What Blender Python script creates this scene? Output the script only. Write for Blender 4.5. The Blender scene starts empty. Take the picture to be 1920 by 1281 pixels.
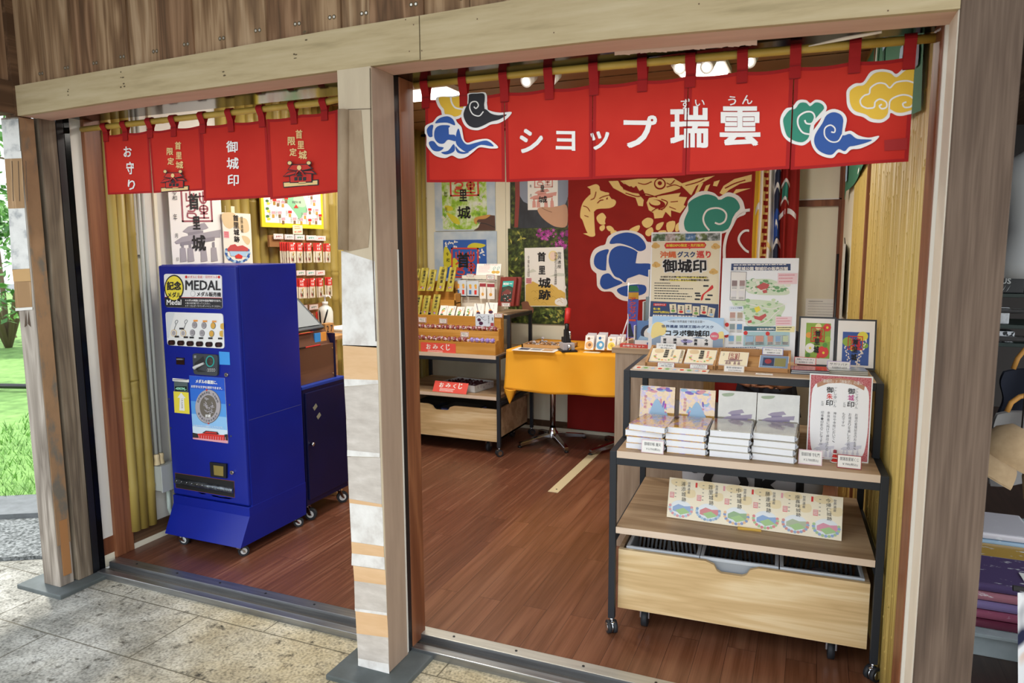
import bpy, bmesh, math, random
from mathutils import Vector, Matrix
from math import pi, sin, cos, radians
random.seed(7)
sc = bpy.context.scene
col = sc.collection
# ---------------------------------------------------------------- camera
CX, CY, CZ, FPX = 0.0, -2.1982, 1.6, 1344.193
PITCH, ROLL, YAW = -0.1285, 0.0057, 0.4003
_Rz = Matrix.Rotation(YAW, 3, 'Z'); _Rx = Matrix.Rotation(PITCH, 3, 'X'); _Ry = Matrix.Rotation(ROLL, 3, 'Y')
RC = _Rz @ _Rx @ _Ry
CAMV = Vector((CX, CY, CZ))
cd = bpy.data.cameras.new('camera'); cam = bpy.data.objects.new('camera', cd); col.objects.link(cam)
cd.sensor_width = 36; cd.sensor_fit = 'HORIZONTAL'; cd.lens = FPX * 36 / 1920; cd.clip_start = 0.05; cd.clip_end = 500
cd.dof.use_dof = True; cd.dof.focus_distance = 3.6; cd.dof.aperture_fstop = 5.0
m4 = Matrix.Identity(4)
for i in range(3):
    m4[i][0] = RC[i][0]; m4[i][1] = RC[i][2]; m4[i][2] = -RC[i][1]; m4[i][3] = CAMV[i]
cam.matrix_world = m4
sc.camera = cam
# ---------------------------------------------------------------- world, sun, exposure
sc.view_settings.view_transform = 'Standard'; sc.view_settings.look = 'None'
sc.view_settings.exposure = 0.9; sc.view_settings.gamma = 1; sc.view_settings.use_curve_mapping = False
w = bpy.data.worlds.new('World'); sc.world = w; w.use_nodes = True
wn = w.node_tree.nodes; wl = w.node_tree.links
bg = wn['Background']; bg.inputs[1].default_value = 1.25
_tc = wn.new('ShaderNodeTexCoord'); _sx = wn.new('ShaderNodeSeparateXYZ'); _cr = wn.new('ShaderNodeValToRGB')
wl.new(_tc.outputs['Generated'], _sx.inputs[0]); wl.new(_sx.outputs[2], _cr.inputs[0]); wl.new(_cr.outputs[0], bg.inputs[0])
_cr.color_ramp.elements[0].color = (0.9, 0.93, 0.95, 1); _cr.color_ramp.elements[1].color = (0.8, 0.9, 1.0, 1)
sd = bpy.data.lights.new('sun', 'SUN'); sd.energy = 2.3; sd.angle = radians(2.0); sd.color = (1, 0.96, 0.88)
sun = bpy.data.objects.new('sun', sd); col.objects.link(sun)
sun.rotation_euler = Vector((0.28, -0.16, -1.0)).to_track_quat('-Z', 'Y').to_euler()
def area_lamp(name, loc, rot, sx, sy, power, colr=(1, 0.95, 0.86)):
    d = bpy.data.lights.new(name, 'AREA'); d.shape = 'RECTANGLE'; d.size = sx; d.size_y = sy; d.energy = power; d.color = colr
    o = bpy.data.objects.new(name, d); col.objects.link(o); o.location = loc; o.rotation_euler = rot
    return o
INTERIOR = [((-2.45, 1.25, 2.60), 8, 0.55), ((-0.95, 1.3, 2.60), 4, 0.55), ((-2.47, 2.12, 2.60), 12, 0.5), ((-0.66, 2.2, 2.60), 7, 0.26)]  # first two are added fill panels, unseen; rear two are visible fixtures
for k, (p, e, wl) in enumerate(INTERIOR):
    area_lamp('ceiling_light_glow', p, (0, 0, 0), wl, 0.24, e)
# ---------------------------------------------------------------- measuring helper: pixel of the photograph -> point on a plane of the room
def ray(u, v):
    return RC @ Vector(((u - 960) / FPX, 1, -(v - 640.5) / FPX))
def at(u, v, **k):
    d = ray(u, v); (a, val), = k.items(); i = 'xyz'.index(a)
    return CAMV + d * ((val - CAMV[i]) / d[i])
def atp(u, v, p0, n):
    d = ray(u, v); return CAMV + d * ((p0 - CAMV).dot(n) / d.dot(n))
def zm(x0, y0, s):
    return lambda pts: [(x0 + a / s, y0 + b / s) for a, b in pts]
# ---------------------------------------------------------------- materials
def lin(h):
    h = h.lstrip('#'); r = []
    for i in (0, 2, 4):
        c = int(h[i:i + 2], 16) / 255
        r.append(c / 12.92 if c <= 0.04045 else ((c + 0.055) / 1.055) ** 2.4)
    return (*r, 1)
MATS = {}
def mat(name, c, rough=0.6, metal=0.0, spec=0.5, emit=0.0, alpha=1.0, coat=0.0):
    if name in MATS: return MATS[name]
    m = bpy.data.materials.new(name); m.use_nodes = True; b = m.node_tree.nodes['Principled BSDF']
    b.inputs['Base Color'].default_value = lin(c); b.inputs['Roughness'].default_value = rough
    b.inputs['Metallic'].default_value = metal; b.inputs['Specular IOR Level'].default_value = spec
    b.inputs['Alpha'].default_value = alpha; b.inputs['Coat Weight'].default_value = coat
    if emit: b.inputs['Emission Color'].default_value = lin(c); b.inputs['Emission Strength'].default_value = emit
    MATS[name] = m; return m
def nodes_of(m):
    nt = m.node_tree; return nt.nodes, nt.links, nt.nodes['Principled BSDF']
def ramp(N, stops):
    r = N.new('ShaderNodeValToRGB'); e = r.color_ramp.elements
    while len(e) < len(stops): e.new(0.5)
    for el, (p, c) in zip(e, stops): el.position = p; el.color = lin(c)
    return r
def coords(N, L, scale=(1, 1, 1), rot=(0, 0, 0), kind='Object'):
    t = N.new('ShaderNodeTexCoord'); mp = N.new('ShaderNodeMapping'); mp.inputs['Scale'].default_value = scale
    mp.inputs['Rotation'].default_value = rot; L.new(t.outputs[kind], mp.inputs[0]); return mp.outputs[0]
def noisy(name, stops, scale=(5, 5, 5), detail=4, rough=0.7, bump=0.0, dist=0.0, metal=0.0, spec=0.4, nrough=0.6):
    """noise through a colour ramp: grain, weathering, speckle"""
    if name in MATS: return MATS[name]
    m = mat(name, stops[0][1], rough, metal, spec); N, L, b = nodes_of(m)
    c = coords(N, L, scale); n = N.new('ShaderNodeTexNoise'); n.inputs['Scale'].default_value = 1; n.inputs['Detail'].default_value = detail
    n.inputs['Distortion'].default_value = dist; n.inputs['Roughness'].default_value = nrough
    L.new(c, n.inputs['Vector']); r = ramp(N, stops); L.new(n.outputs['Fac'], r.inputs[0]); L.new(r.outputs[0], b.inputs['Base Color'])
    if bump:
        bp = N.new('ShaderNodeBump'); bp.inputs['Strength'].default_value = bump; bp.inputs['Distance'].default_value = 0.01
        L.new(n.outputs['Fac'], bp.inputs['Height']); L.new(bp.outputs[0], b.inputs['Normal'])
    return m
def wood(name, c1, c2, axis='x', s=1.0, rough=0.5, ring=2.2, bump=0.05, dark=None, spec=0.4, fine=0.5):
    """long grain along one axis: warped rings plus fine streaks"""
    if name in MATS: return MATS[name]
    m = mat(name, c1, rough, 0, spec); N, L, b = nodes_of(m)
    i = 'xyz'.index(axis)
    sc1 = [7 * s] * 3; sc1[i] = 0.7 * s
    sc2 = [90 * s] * 3; sc2[i] = 2.5 * s
    c = coords(N, L, sc1); n = N.new('ShaderNodeTexNoise'); n.inputs['Scale'].default_value = 1; n.inputs['Detail'].default_value = 3; n.inputs['Distortion'].default_value = 0.4
    L.new(c, n.inputs['Vector'])
    mu = N.new('ShaderNodeMath'); mu.operation = 'MULTIPLY'; mu.inputs[1].default_value = ring * 6
    L.new(n.outputs['Fac'], mu.inputs[0])
    fr = N.new('ShaderNodeMath'); fr.operation = 'PINGPONG'; fr.inputs[1].default_value = 1.0; L.new(mu.outputs[0], fr.inputs[0])
    c2_ = coords(N, L, sc2); n2 = N.new('ShaderNodeTexNoise'); n2.inputs['Scale'].default_value = 1; n2.inputs['Detail'].default_value = 3
    L.new(c2_, n2.inputs['Vector'])
    mx = N.new('ShaderNodeMix'); mx.inputs['Factor'].default_value = fine
    L.new(fr.outputs[0], mx.inputs['A']); L.new(n2.outputs['Fac'], mx.inputs['B'])
    r = ramp(N, [(0.2, dark or c2), (0.5, c2), (0.75, c1)]); L.new(mx.outputs['Result'], r.inputs[0]); L.new(r.outputs[0], b.inputs['Base Color'])
    if bump:
        bp = N.new('ShaderNodeBump'); bp.inputs['Strength'].default_value = bump; bp.inputs['Distance'].default_value = 0.005
        L.new(mx.outputs['Result'], bp.inputs['Height']); L.new(bp.outputs[0], b.inputs['Normal'])
    return m
# ---------------------------------------------------------------- mesh builder
class MB:
    def __init__(s): s.bm = bmesh.new(); s.mats = []
    def mi(s, m):
        if m not in s.mats: s.mats.append(m)
        return s.mats.index(m)
    def face(s, pts, m, smooth=False):
        vs = [s.bm.verts.new(p) for p in pts]
        try: f = s.bm.faces.new(vs)
        except ValueError: return
        f.material_index = s.mi(m); f.smooth = smooth; return f
    def box(s, a, b, m, bev=0.0, M=None, seg=2):
        x0, x1 = sorted((a[0], b[0])); y0, y1 = sorted((a[1], b[1])); z0, z1 = sorted((a[2], b[2]))
        t = bmesh.new(); vs = [t.verts.new((x, y, z)) for x in (x0, x1) for y in (y0, y1) for z in (z0, z1)]
        for q in ((0, 1, 3, 2), (4, 6, 7, 5), (0, 4, 5, 1), (2, 3, 7, 6), (0, 2, 6, 4), (1, 5, 7, 3)): t.faces.new([vs[i] for i in q])
        if bev: bmesh.ops.bevel(t, geom=t.edges[:], offset=min(bev, 0.45 * min(x1 - x0, y1 - y0, z1 - z0)), segments=seg, profile=0.6, affect='EDGES')
        s.add(t, m, M); return s
    def add(s, t, m, M=None, smooth=False):
        bmesh.ops.recalc_face_normals(t, faces=t.faces[:])
        k = s.mi(m); mp = {}
        for v in t.verts: mp[v] = s.bm.verts.new(M @ v.co if M else v.co)
        for f in t.faces:
            nf = s.bm.faces.new([mp[v] for v in f.verts]); nf.material_index = k; nf.smooth = smooth or f.smooth
        t.free()
    def hexa(s, bot, top, m, bev=0.0):
        """any eight-cornered block: four bottom points and the four above them"""
        t = bmesh.new(); b = [t.verts.new(p) for p in bot]; u = [t.verts.new(p) for p in top]
        t.faces.new(b[::-1]); t.faces.new(u)
        for i in range(4): t.faces.new([b[i], b[(i + 1) % 4], u[(i + 1) % 4], u[i]])
        if bev: bmesh.ops.bevel(t, geom=t.edges[:], offset=bev, segments=2, profile=0.6, affect='EDGES')
        s.add(t, m); return s
    def cyl(s, p0, p1, r, m, n=20, r1=None, caps=True):
        p0, p1 = Vector(p0), Vector(p1); d = p1 - p0; r1 = r if r1 is None else r1
        q = d.to_track_quat('Z', 'Y').to_matrix(); t = bmesh.new()
        a = [t.verts.new(p0 + q @ Vector((r * cos(2 * pi * i / n), r * sin(2 * pi * i / n), 0))) for i in range(n)]
        b = [t.verts.new(p1 + q @ Vector((r1 * cos(2 * pi * i / n), r1 * sin(2 * pi * i / n), 0))) for i in range(n)]
        for i in range(n):
            f = t.faces.new([a[i], a[(i + 1) % n], b[(i + 1) % n], b[i]]); f.smooth = True
        if caps: t.faces.new(a[::-1]); t.faces.new(b)
        s.add(t, m); return s
    def tube(s, path, r, m, n=10, caps=True):
        P = [Vector(p) for p in path]; R = r if isinstance(r, (list, tuple)) else [r] * len(P); t = bmesh.new(); rings = []
        up = Vector((0.13, 0.29, 0.95))
        for i, p in enumerate(P):
            d = (P[min(i + 1, len(P) - 1)] - P[max(i - 1, 0)]).normalized()
            u = up - d * up.dot(d)
            if u.length < 1e-3: u = Vector((1, 0, 0)) - d * d.x
            u.normalize(); v = d.cross(u); up = u
            rings.append([t.verts.new(p + (u * cos(2 * pi * k / n) + v * sin(2 * pi * k / n)) * R[i]) for k in range(n)])
        for a, b in zip(rings, rings[1:]):
            for k in range(n):
                f = t.faces.new([a[k], a[(k + 1) % n], b[(k + 1) % n], b[k]]); f.smooth = True
        if caps: t.faces.new(rings[0][::-1]); t.faces.new(rings[-1])
        s.add(t, m); return s
    def lathe(s, prof, m, n=24, c=(0, 0, 0), M=None):
        t = bmesh.new(); rings = []
        for r, z in prof:
            rings.append([t.verts.new((c[0] + r * cos(2 * pi * k / n), c[1] + r * sin(2 * pi * k / n), c[2] + z)) for k in range(n)] if r > 1e-6 else [t.verts.new((c[0], c[1], c[2] + z))])
        for a, b in zip(rings, rings[1:]):
            for k in range(n):
                q = [a[k % len(a)], a[(k + 1) % len(a)], b[(k + 1) % len(b)], b[k % len(b)]]
                q = [v for i, v in enumerate(q) if v not in q[:i]]
                if len(q) > 2:
                    f = t.faces.new(q); f.smooth = True
        s.add(t, m, M); return s
    def prism(s, poly, y0, y1, m, M=None):
        """outline in x,z pushed through y"""
        t = bmesh.new(); a = [t.verts.new((x, y0, z)) for x, z in poly]; b = [t.verts.new((x, y1, z)) for x, z in poly]; n = len(poly)
        t.faces.new(a); t.faces.new(b[::-1])
        for i in range(n): t.faces.new([a[i], b[i], b[(i + 1) % n], a[(i + 1) % n]])
        s.add(t, m, M); return s
    def grid(s, fn, nu, nv, m, closed_u=False, smooth=True):
        vs = [[s.bm.verts.new(fn(i / nu, j / nv)) for j in range(nv + 1)] for i in range(nu + (0 if closed_u else 1))]
        k = s.mi(m); n = len(vs)
        for i in range(nu):
            for j in range(nv):
                f = s.bm.faces.new([vs[i][j], vs[(i + 1) % n][j], vs[(i + 1) % n][j + 1], vs[i][j + 1]]); f.material_index = k; f.smooth = smooth
        return s
    def build(s, name, parent=None, loc=None, rot=None):
        me = bpy.data.meshes.new(name); s.bm.to_mesh(me); s.bm.free()
        for m in s.mats: me.materials.append(m)
        o = bpy.data.objects.new(name, me); col.objects.link(o)
        if parent: o.parent = parent
        if loc is not None: o.location = loc
        if rot is not None: o.rotation_euler = rot
        return o
def rel(mb, parent):
    """parts measured in the room: bring them into their thing's own frame"""
    M = Matrix.Translation(parent.location) @ Matrix.Rotation(parent.rotation_euler.z, 4, 'Z')
    mb.bm.transform(M.inverted()); return mb
def tag(o, label=None, cat=None, group=None, kind=None):
    for k, v in (('label', label), ('category', cat), ('group', group), ('kind', kind)):
        if v: o[k] = v
    return o
def thing(name, label, cat, loc=(0, 0, 0), rz=0.0, group=None):
    o = bpy.data.objects.new(name, None); col.objects.link(o); o.empty_display_size = 0.05
    o.location = loc; o.rotation_euler = (0, 0, rz); return tag(o, label, cat, group)
def copy_tree(o, parent=None):
    c = o.copy(); col.objects.link(c); c.parent = parent
    for ch in list(o.children): copy_tree(ch, c)
    return c
def struct(mb, name, **k):
    return tag(mb.build(name, **k), kind='structure')
# ---------------------------------------------------------------- flat printed work: a sheet with lettering and shapes laid on it
_TXT = {}
def text_mesh(s, off=0.0):
    key = (s, off)
    if key in _TXT: return _TXT[key]
    cu = bpy.data.curves.new('t', 'FONT'); cu.body = s; cu.resolution_u = 2; cu.offset = off; cu.fill_mode = 'FRONT'
    ob = bpy.data.objects.new('t', cu); col.objects.link(ob)
    dg = bpy.context.evaluated_depsgraph_get(); dg.update()
    me = bpy.data.meshes.new_from_object(ob.evaluated_get(dg))
    vs = [(v.co.x, v.co.y) for v in me.vertices]; fs = [list(p.vertices) for p in me.polygons]
    bpy.data.objects.remove(ob); bpy.data.curves.remove(cu); bpy.data.meshes.remove(me)
    if vs:
        x0 = min(v[0] for v in vs); x1 = max(v[0] for v in vs); y0 = min(v[1] for v in vs); y1 = max(v[1] for v in vs)
        vs = [((x - x0) / max(x1 - x0, 1e-6), (y - y0) / max(y1 - y0, 1e-6)) for x, y in vs]
        asp = (x1 - x0) / max(y1 - y0, 1e-6)
    else: asp = 1
    _TXT[key] = (vs, fs, asp); return _TXT[key]
def spline(pts, closed=True, n=4):
    P = [Vector((p[0], p[1])) for p in pts]; N = len(P); out = []
    for i in range(N if closed else N - 1):
        p1, p2 = P[i], P[(i + 1) % N]
        p0 = P[i - 1] if (closed or i > 0) else p1 - (p2 - p1)
        p3 = P[(i + 2) % N] if (closed or i + 2 < N) else p2 + (p2 - p1)
        for k in range(n):
            t = k / n
            out.append(0.5 * ((2 * p1) + (p2 - p0) * t + (2 * p0 - 5 * p1 + 4 * p2 - p3) * t * t + (3 * p1 - p0 - 3 * p2 + p3) * t ** 3))
    if not closed: out.append(P[-1])
    return [(p.x, p.y) for p in out]
def homography(src, dst):
    """3x3 that takes four points to four points"""
    A = []
    for (x, y), (u, v) in zip(src, dst):
        A.append([x, y, 1, 0, 0, 0, -u * x, -u * y, u]); A.append([0, 0, 0, x, y, 1, -v * x, -v * y, v])
    n = 8
    for i in range(n):
        p = max(range(i, n), key=lambda r: abs(A[r][i])); A[i], A[p] = A[p], A[i]
        for r in range(n):
            if r != i:
                k = A[r][i] / A[i][i]
                for c in range(i, n + 1): A[r][c] -= k * A[i][c]
    h = [A[i][n] / A[i][i] for i in range(n)] + [1]
    def f(p):
        x, y = p; d = h[6] * x + h[7] * y + h[8]
        return ((h[0] * x + h[1] * y + h[2]) / d, (h[3] * x + h[4] * y + h[5]) / d)
    return f
class Art:
    """prints on the front (-y) of a sheet; local x right, z up. f turns the coordinates the shapes are given in into local x,z"""
    def __init__(s, f=None, eps=0.0006, y0=0.0, mb=None, warp=None, step=None):
        s.mb = mb or MB(); s.f = f or (lambda p: p); s.eps = eps; s.y0 = y0; s.layer = 0; s.warp = warp; s.step = step
    def y(s, L): return s.y0 - s.eps * (L if L is not None else s.layer)
    def _put(s, loops, m, L):
        y = s.y(L); k = s.mb.mi(m); t = bmesh.new()
        for lp in loops:
            vs = [t.verts.new((p[0], 0, p[1])) for p in lp]
            try: t.faces.new(vs)
            except ValueError: pass
        s._flush(t, k, y)
    def _flush(s, t, k, y):
        if s.warp and s.step:
            xs = [v.co.x for v in t.verts]; zs = [v.co.z for v in t.verts]
            if xs:
                bmesh.ops.triangulate(t, faces=t.faces[:])
                a = math.ceil(min(xs) / s.step) * s.step
                while a < max(xs):
                    bmesh.ops.bisect_plane(t, geom=t.verts[:] + t.edges[:] + t.faces[:], plane_co=(a, 0, 0), plane_no=(1, 0, 0)); a += s.step
                a = math.ceil(min(zs) / (4 * s.step)) * 4 * s.step
                while a < max(zs):
                    bmesh.ops.bisect_plane(t, geom=t.verts[:] + t.edges[:] + t.faces[:], plane_co=(0, 0, a), plane_no=(0, 0, 1)); a += 4 * s.step
        mp = {}
        for v in t.verts:
            yy = y + (s.warp(v.co.x, v.co.z) if s.warp else 0)
            mp[v] = s.mb.bm.verts.new((v.co.x, yy, v.co.z))
        for f in t.faces:
            vs = [mp[v] for v in f.verts]
            if f.normal.y > 0 or (f.normal.length == 0): vs = vs[::-1]
            try: nf = s.mb.bm.faces.new(vs); nf.material_index = k
            except ValueError: pass
        t.free()
    def poly(s, pts, m, L=None, smooth=False, n=4):
        p = [s.f(q) for q in (spline(pts, True, n) if smooth else pts)]
        s._put([p], m, L); return s
    def rect(s, x0, y0, x1, y1, m, L=None): return s.poly([(x0, y0), (x1, y0), (x1, y1), (x0, y1)], m, L)
    def rrect(s, x0, y0, x1, y1, r, m, L=None):
        pts = []
        for cx, cy, a in ((x1 - r, y0 + r, -pi / 2), (x1 - r, y1 - r, 0), (x0 + r, y1 - r, pi / 2), (x0 + r, y0 + r, pi)):
            pts += [(cx + r * cos(a + k * pi / 8), cy + r * sin(a + k * pi / 8)) for k in range(5)]
        return s.poly(pts, m, L)
    def ell(s, cx, cy, rx, ry, m, L=None, n=20, rot=0.0):
        return s.poly([(cx + rx * cos(2 * pi * k / n) * cos(rot) - ry * sin(2 * pi * k / n) * sin(rot), cy + rx * cos(2 * pi * k / n) * sin(rot) + ry * sin(2 * pi * k / n) * cos(rot)) for k in range(n)], m, L)
    def stroke(s, pts, wd, m, L=None, smooth=True, closed=False, n=4):
        """a band along a path; wd in the same units as the points"""
        P = spline(pts, closed, n) if smooth else list(pts)
        if closed: P = P + [P[0]]
        P = [Vector(p) for p in P]; W = wd if isinstance(wd, (list, tuple)) else None; l = []; r = []
        for i, p in enumerate(P):
            d = P[min(i + 1, len(P) - 1)] - P[max(i - 1, 0)]
            if d.length < 1e-9: d = Vector((1, 0))
            d.normalize(); nn = Vector((-d.y, d.x))
            ww = (W[0] + (W[1] - W[0]) * i / (len(P) - 1)) / 2 if W else wd / 2
            l.append(s.f(tuple(p + nn * ww))); r.append(s.f(tuple(p - nn * ww)))
        s._put([[l[i], l[i + 1], r[i + 1], r[i]] for i in range(len(P) - 1)], m, L); return s
    def text(s, st, x0, y0, x1, y1, m, L=None, off=0.0, skew=0.0):
        """a line of writing stretched into the box x0..x1, y0 (top) .. y1 (bottom); skew moves the right end; off thickens the strokes"""
        vs, fs, _ = text_mesh(st); h = y1 - y0; o = off * h * 1.1; sx = 1 if x1 > x0 else -1; LL = s.layer if L is None else L
        for i, (dx, dy) in enumerate(((-1, -1), (1, 1), (1, -1), (-1, 1)) if off else ((0, 0),)):
            t = bmesh.new(); V = []; ax0, ax1, ay0, ay1 = x0 + abs(o) * sx, x1 - abs(o) * sx, y0 + o, y1 - o
            for a, b in vs:
                q = s.f((ax0 + a * (ax1 - ax0) + dx * o, ay1 + b * (ay0 - ay1) + dy * o + skew * a)); V.append(t.verts.new((q[0], 0, q[1])))
            for f in fs:
                try: t.faces.new([V[i_] for i_ in f])
                except ValueError: pass
            for f in t.faces: f.normal_update()
            s._flush(t, s.mb.mi(m), s.y(LL + 0.04 * i))
        return s
    def vtext(s, st, x0, y0, x1, y1, m, L=None, off=0.0, gap=0.12, lean=0.0):
        """writing that runs down the page"""
        n = len(st); h = (y1 - y0) / n
        for i, c in enumerate(st):
            if c in ' 　': continue
            a = 0.5 * gap * h; dx = lean * (i / max(n - 1, 1))
            k0, k1 = (0.0, 1.0)
            if c in '、。ー一': k0, k1 = (0.35, 0.65)
            s.text(c, x0 + dx, y0 + i * h + a + k0 * 0.5 * h, x1 + dx, y0 + (i + 1) * h - a - (1 - k1) * 0.5 * h, m, L, off)
        return s
    def lines(s, x0, y0, x1, y1, n, m, L=None, fill=0.35, rag=0.25):
        """lines of writing too small to read"""
        h = (y1 - y0) / n
        for i in range(n):
            e = x1 - (x1 - x0) * rag * random.random(); x = x0
            while x < e:
                b = x + (x1 - x0) * random.uniform(0.03, 0.09); s.rect(x, y0 + i * h, min(b, e), y0 + i * h + h * fill, m, L); x = b + (x1 - x0) * 0.015
        return s
def sheet(name, label, cat, quad, y=None, x=None, z=None, lean=0.0, rz=0.0, t=0.002, m=None, art=None, group=None, parent=None, eps=0.0005, back=None, kind=None, r=0):
    """a flat board, card or sheet: quad = its four corners (tl,tr,br,bl) as measured in the photograph, its foot on y=, x= or resting at height z="""
    bx = ((quad[2][0] + quad[3][0]) / 2, (quad[2][1] + quad[3][1]) / 2)
    pb = at(*bx, z=z) if z is not None else (at(*bx, y=y) if y is not None else at(*bx, x=x))
    if x is not None and z is None: rz = rz + pi / 2
    Rz = Matrix.Rotation(rz, 3, 'Z'); U = Rz @ Vector((1, 0, 0)); V = Rz @ Vector((0, sin(lean), cos(lean))); n = U.cross(V)
    P = [atp(*q, pb, n) for q in quad]
    w = ((P[1] - P[0]).dot(U) + (P[2] - P[3]).dot(U)) / 2; h = ((P[0] - P[3]).dot(V) + (P[1] - P[2]).dot(V)) / 2
    hm = homography(quad, [(-w / 2, h), (w / 2, h), (w / 2, 0), (-w / 2, 0)])
    mb = MB(); mb.box((-w / 2, 0, 0), (w / 2, t, h), m)
    A = Art(f=hm, eps=eps, y0=0, mb=mb, ); A.w, A.h = w, h
    A.U = Art(f=lambda p: ((p[0] - 0.5) * w, (1 - p[1]) * h), eps=eps, y0=0, mb=mb)     # unit coordinates, 0,0 top left
    if art: art(A)
    o = mb.build(name, parent)
    o.rotation_euler = (-lean, 0, rz); o.location = pb
    if parent is not None:
        Mi = (Matrix.Translation(parent.location) @ Matrix.Rotation(parent.rotation_euler.z, 4, 'Z')).inverted()
        o.location = Mi @ pb; o.rotation_euler = (-lean, 0, rz - parent.rotation_euler.z)
    else: tag(o, label, cat, group, kind)
    if parent is not None and label: o['label'] = label
    o['wh'] = (w, h)
    del o['wh']
    return o
# ================================================================ SETTING
XL, XR0, XR1, YF, YB, ZC = -3.35, 0.305, 0.165, 0.305, 3.67, 2.65      # shop: left wall, right wall (skewed), floor edge, back wall, ceiling
def xr(y): return 0.3173 - 0.041 * y
M_post = noisy('painted post board', [(0.3, '#b9a88f'), (0.6, '#c6b69b'), (0.8, '#a8967c')], (14, 14, 2.5), 5, 0.8, 0.1)
M_beam = noisy('ochre painted beam', [(0.25, '#9a8a66'), (0.45, '#b5a27d'), (0.7, '#c2b18e')], (2.5, 20, 26), 5, 0.75, 0.06)
M_soffit = noisy('pinkish painted soffit', [(0.3, '#c8a591'), (0.7, '#d6b6a2')], (2, 14, 14), 4, 0.8)
M_cedar = []
for k, (a, b, d) in enumerate((('#a88a69', '#87694b', '#664b33'), ('#b09474', '#927455', '#6e543c'), ('#9a785a', '#7b5b40', '#5a412c'))):
    M_cedar.append(wood('weathered cedar board %d' % k, a, b, 'z', 1.2, 0.8, 1.6, 0.1, d))
M_jamb = wood('reddish brown timber', '#8f5b3c', '#7a492f', 'z', 1.0, 0.45, 1.0, 0.02, '#6b3e27')
M_dkwood = wood('dark brown timber', '#6e5138', '#503722', 'y', 1, 0.75, 1.2, 0.05)
M_postR = wood('weathered dark post timber', '#6f5d4f', '#5b4a3e', 'z', 1.4, 0.85, 0.9, 0.08, '#45372d', fine=0.65)
M_cream = noisy('cream wall board', [(0.3, '#e6dfc6'), (0.7, '#efe9d3')], (3, 3, 1), 3, 0.7)
M_white = noisy('white painted board', [(0.3, '#d9d6cd'), (0.7, '#e6e3da')], (8, 8, 2), 3, 0.75)
M_trimw = noisy('pale pink trim paint', [(0.3, '#d8cbb9'), (0.7, '#e3d7c6')], (9, 9, 3), 3, 0.7)
M_black = mat('black painted metal', '#15161a', 0.4, 0.0, 0.5)
M_blackgloss = mat('black glossy plate', '#0b0b0d', 0.12, 0.0, 0.12)
M_alu = noisy('worn aluminium', [(0.3, '#8d8f92'), (0.7, '#aeb0b2')], (3, 60, 60), 3, 0.32, metal=0.9)
M_aluL = noisy('pale aluminium strip', [(0.3, '#b9b7ae'), (0.7, '#cfcdc4')], (3, 60, 60), 3, 0.4, metal=0.6)
M_slate = noisy('dark slate plinth', [(0.3, '#4c5250'), (0.7, '#63696a')], (6, 6, 6), 5, 0.6, 0.1)
M_ceil = wood('brown ceiling board', '#9a6f46', '#8a6039', 'x', 1, 0.5, 0.8, 0.0)
M_bamboo = None
def bamboo_mat(name, c1, c2):
    if name in MATS: return MATS[name]
    m = mat(name, c1, 0.45, 0, 0.5); N, L, b = nodes_of(m)
    c = coords(N, L, (9, 9, 0.7)); n = N.new('ShaderNodeTexNoise'); n.inputs['Scale'].default_value = 1; n.inputs['Detail'].default_value = 2
    L.new(c, n.inputs['Vector']); r = ramp(N, [(0.35, c2), (0.65, c1)]); L.new(n.outputs['Fac'], r.inputs[0]); L.new(r.outputs[0], b.inputs['Base Color'])
    return m
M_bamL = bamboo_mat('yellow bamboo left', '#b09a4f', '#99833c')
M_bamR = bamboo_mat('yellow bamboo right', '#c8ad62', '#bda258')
M_bamRod = bamboo_mat('yellow bamboo rod', '#d0ac4e', '#c09b40')

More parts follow.
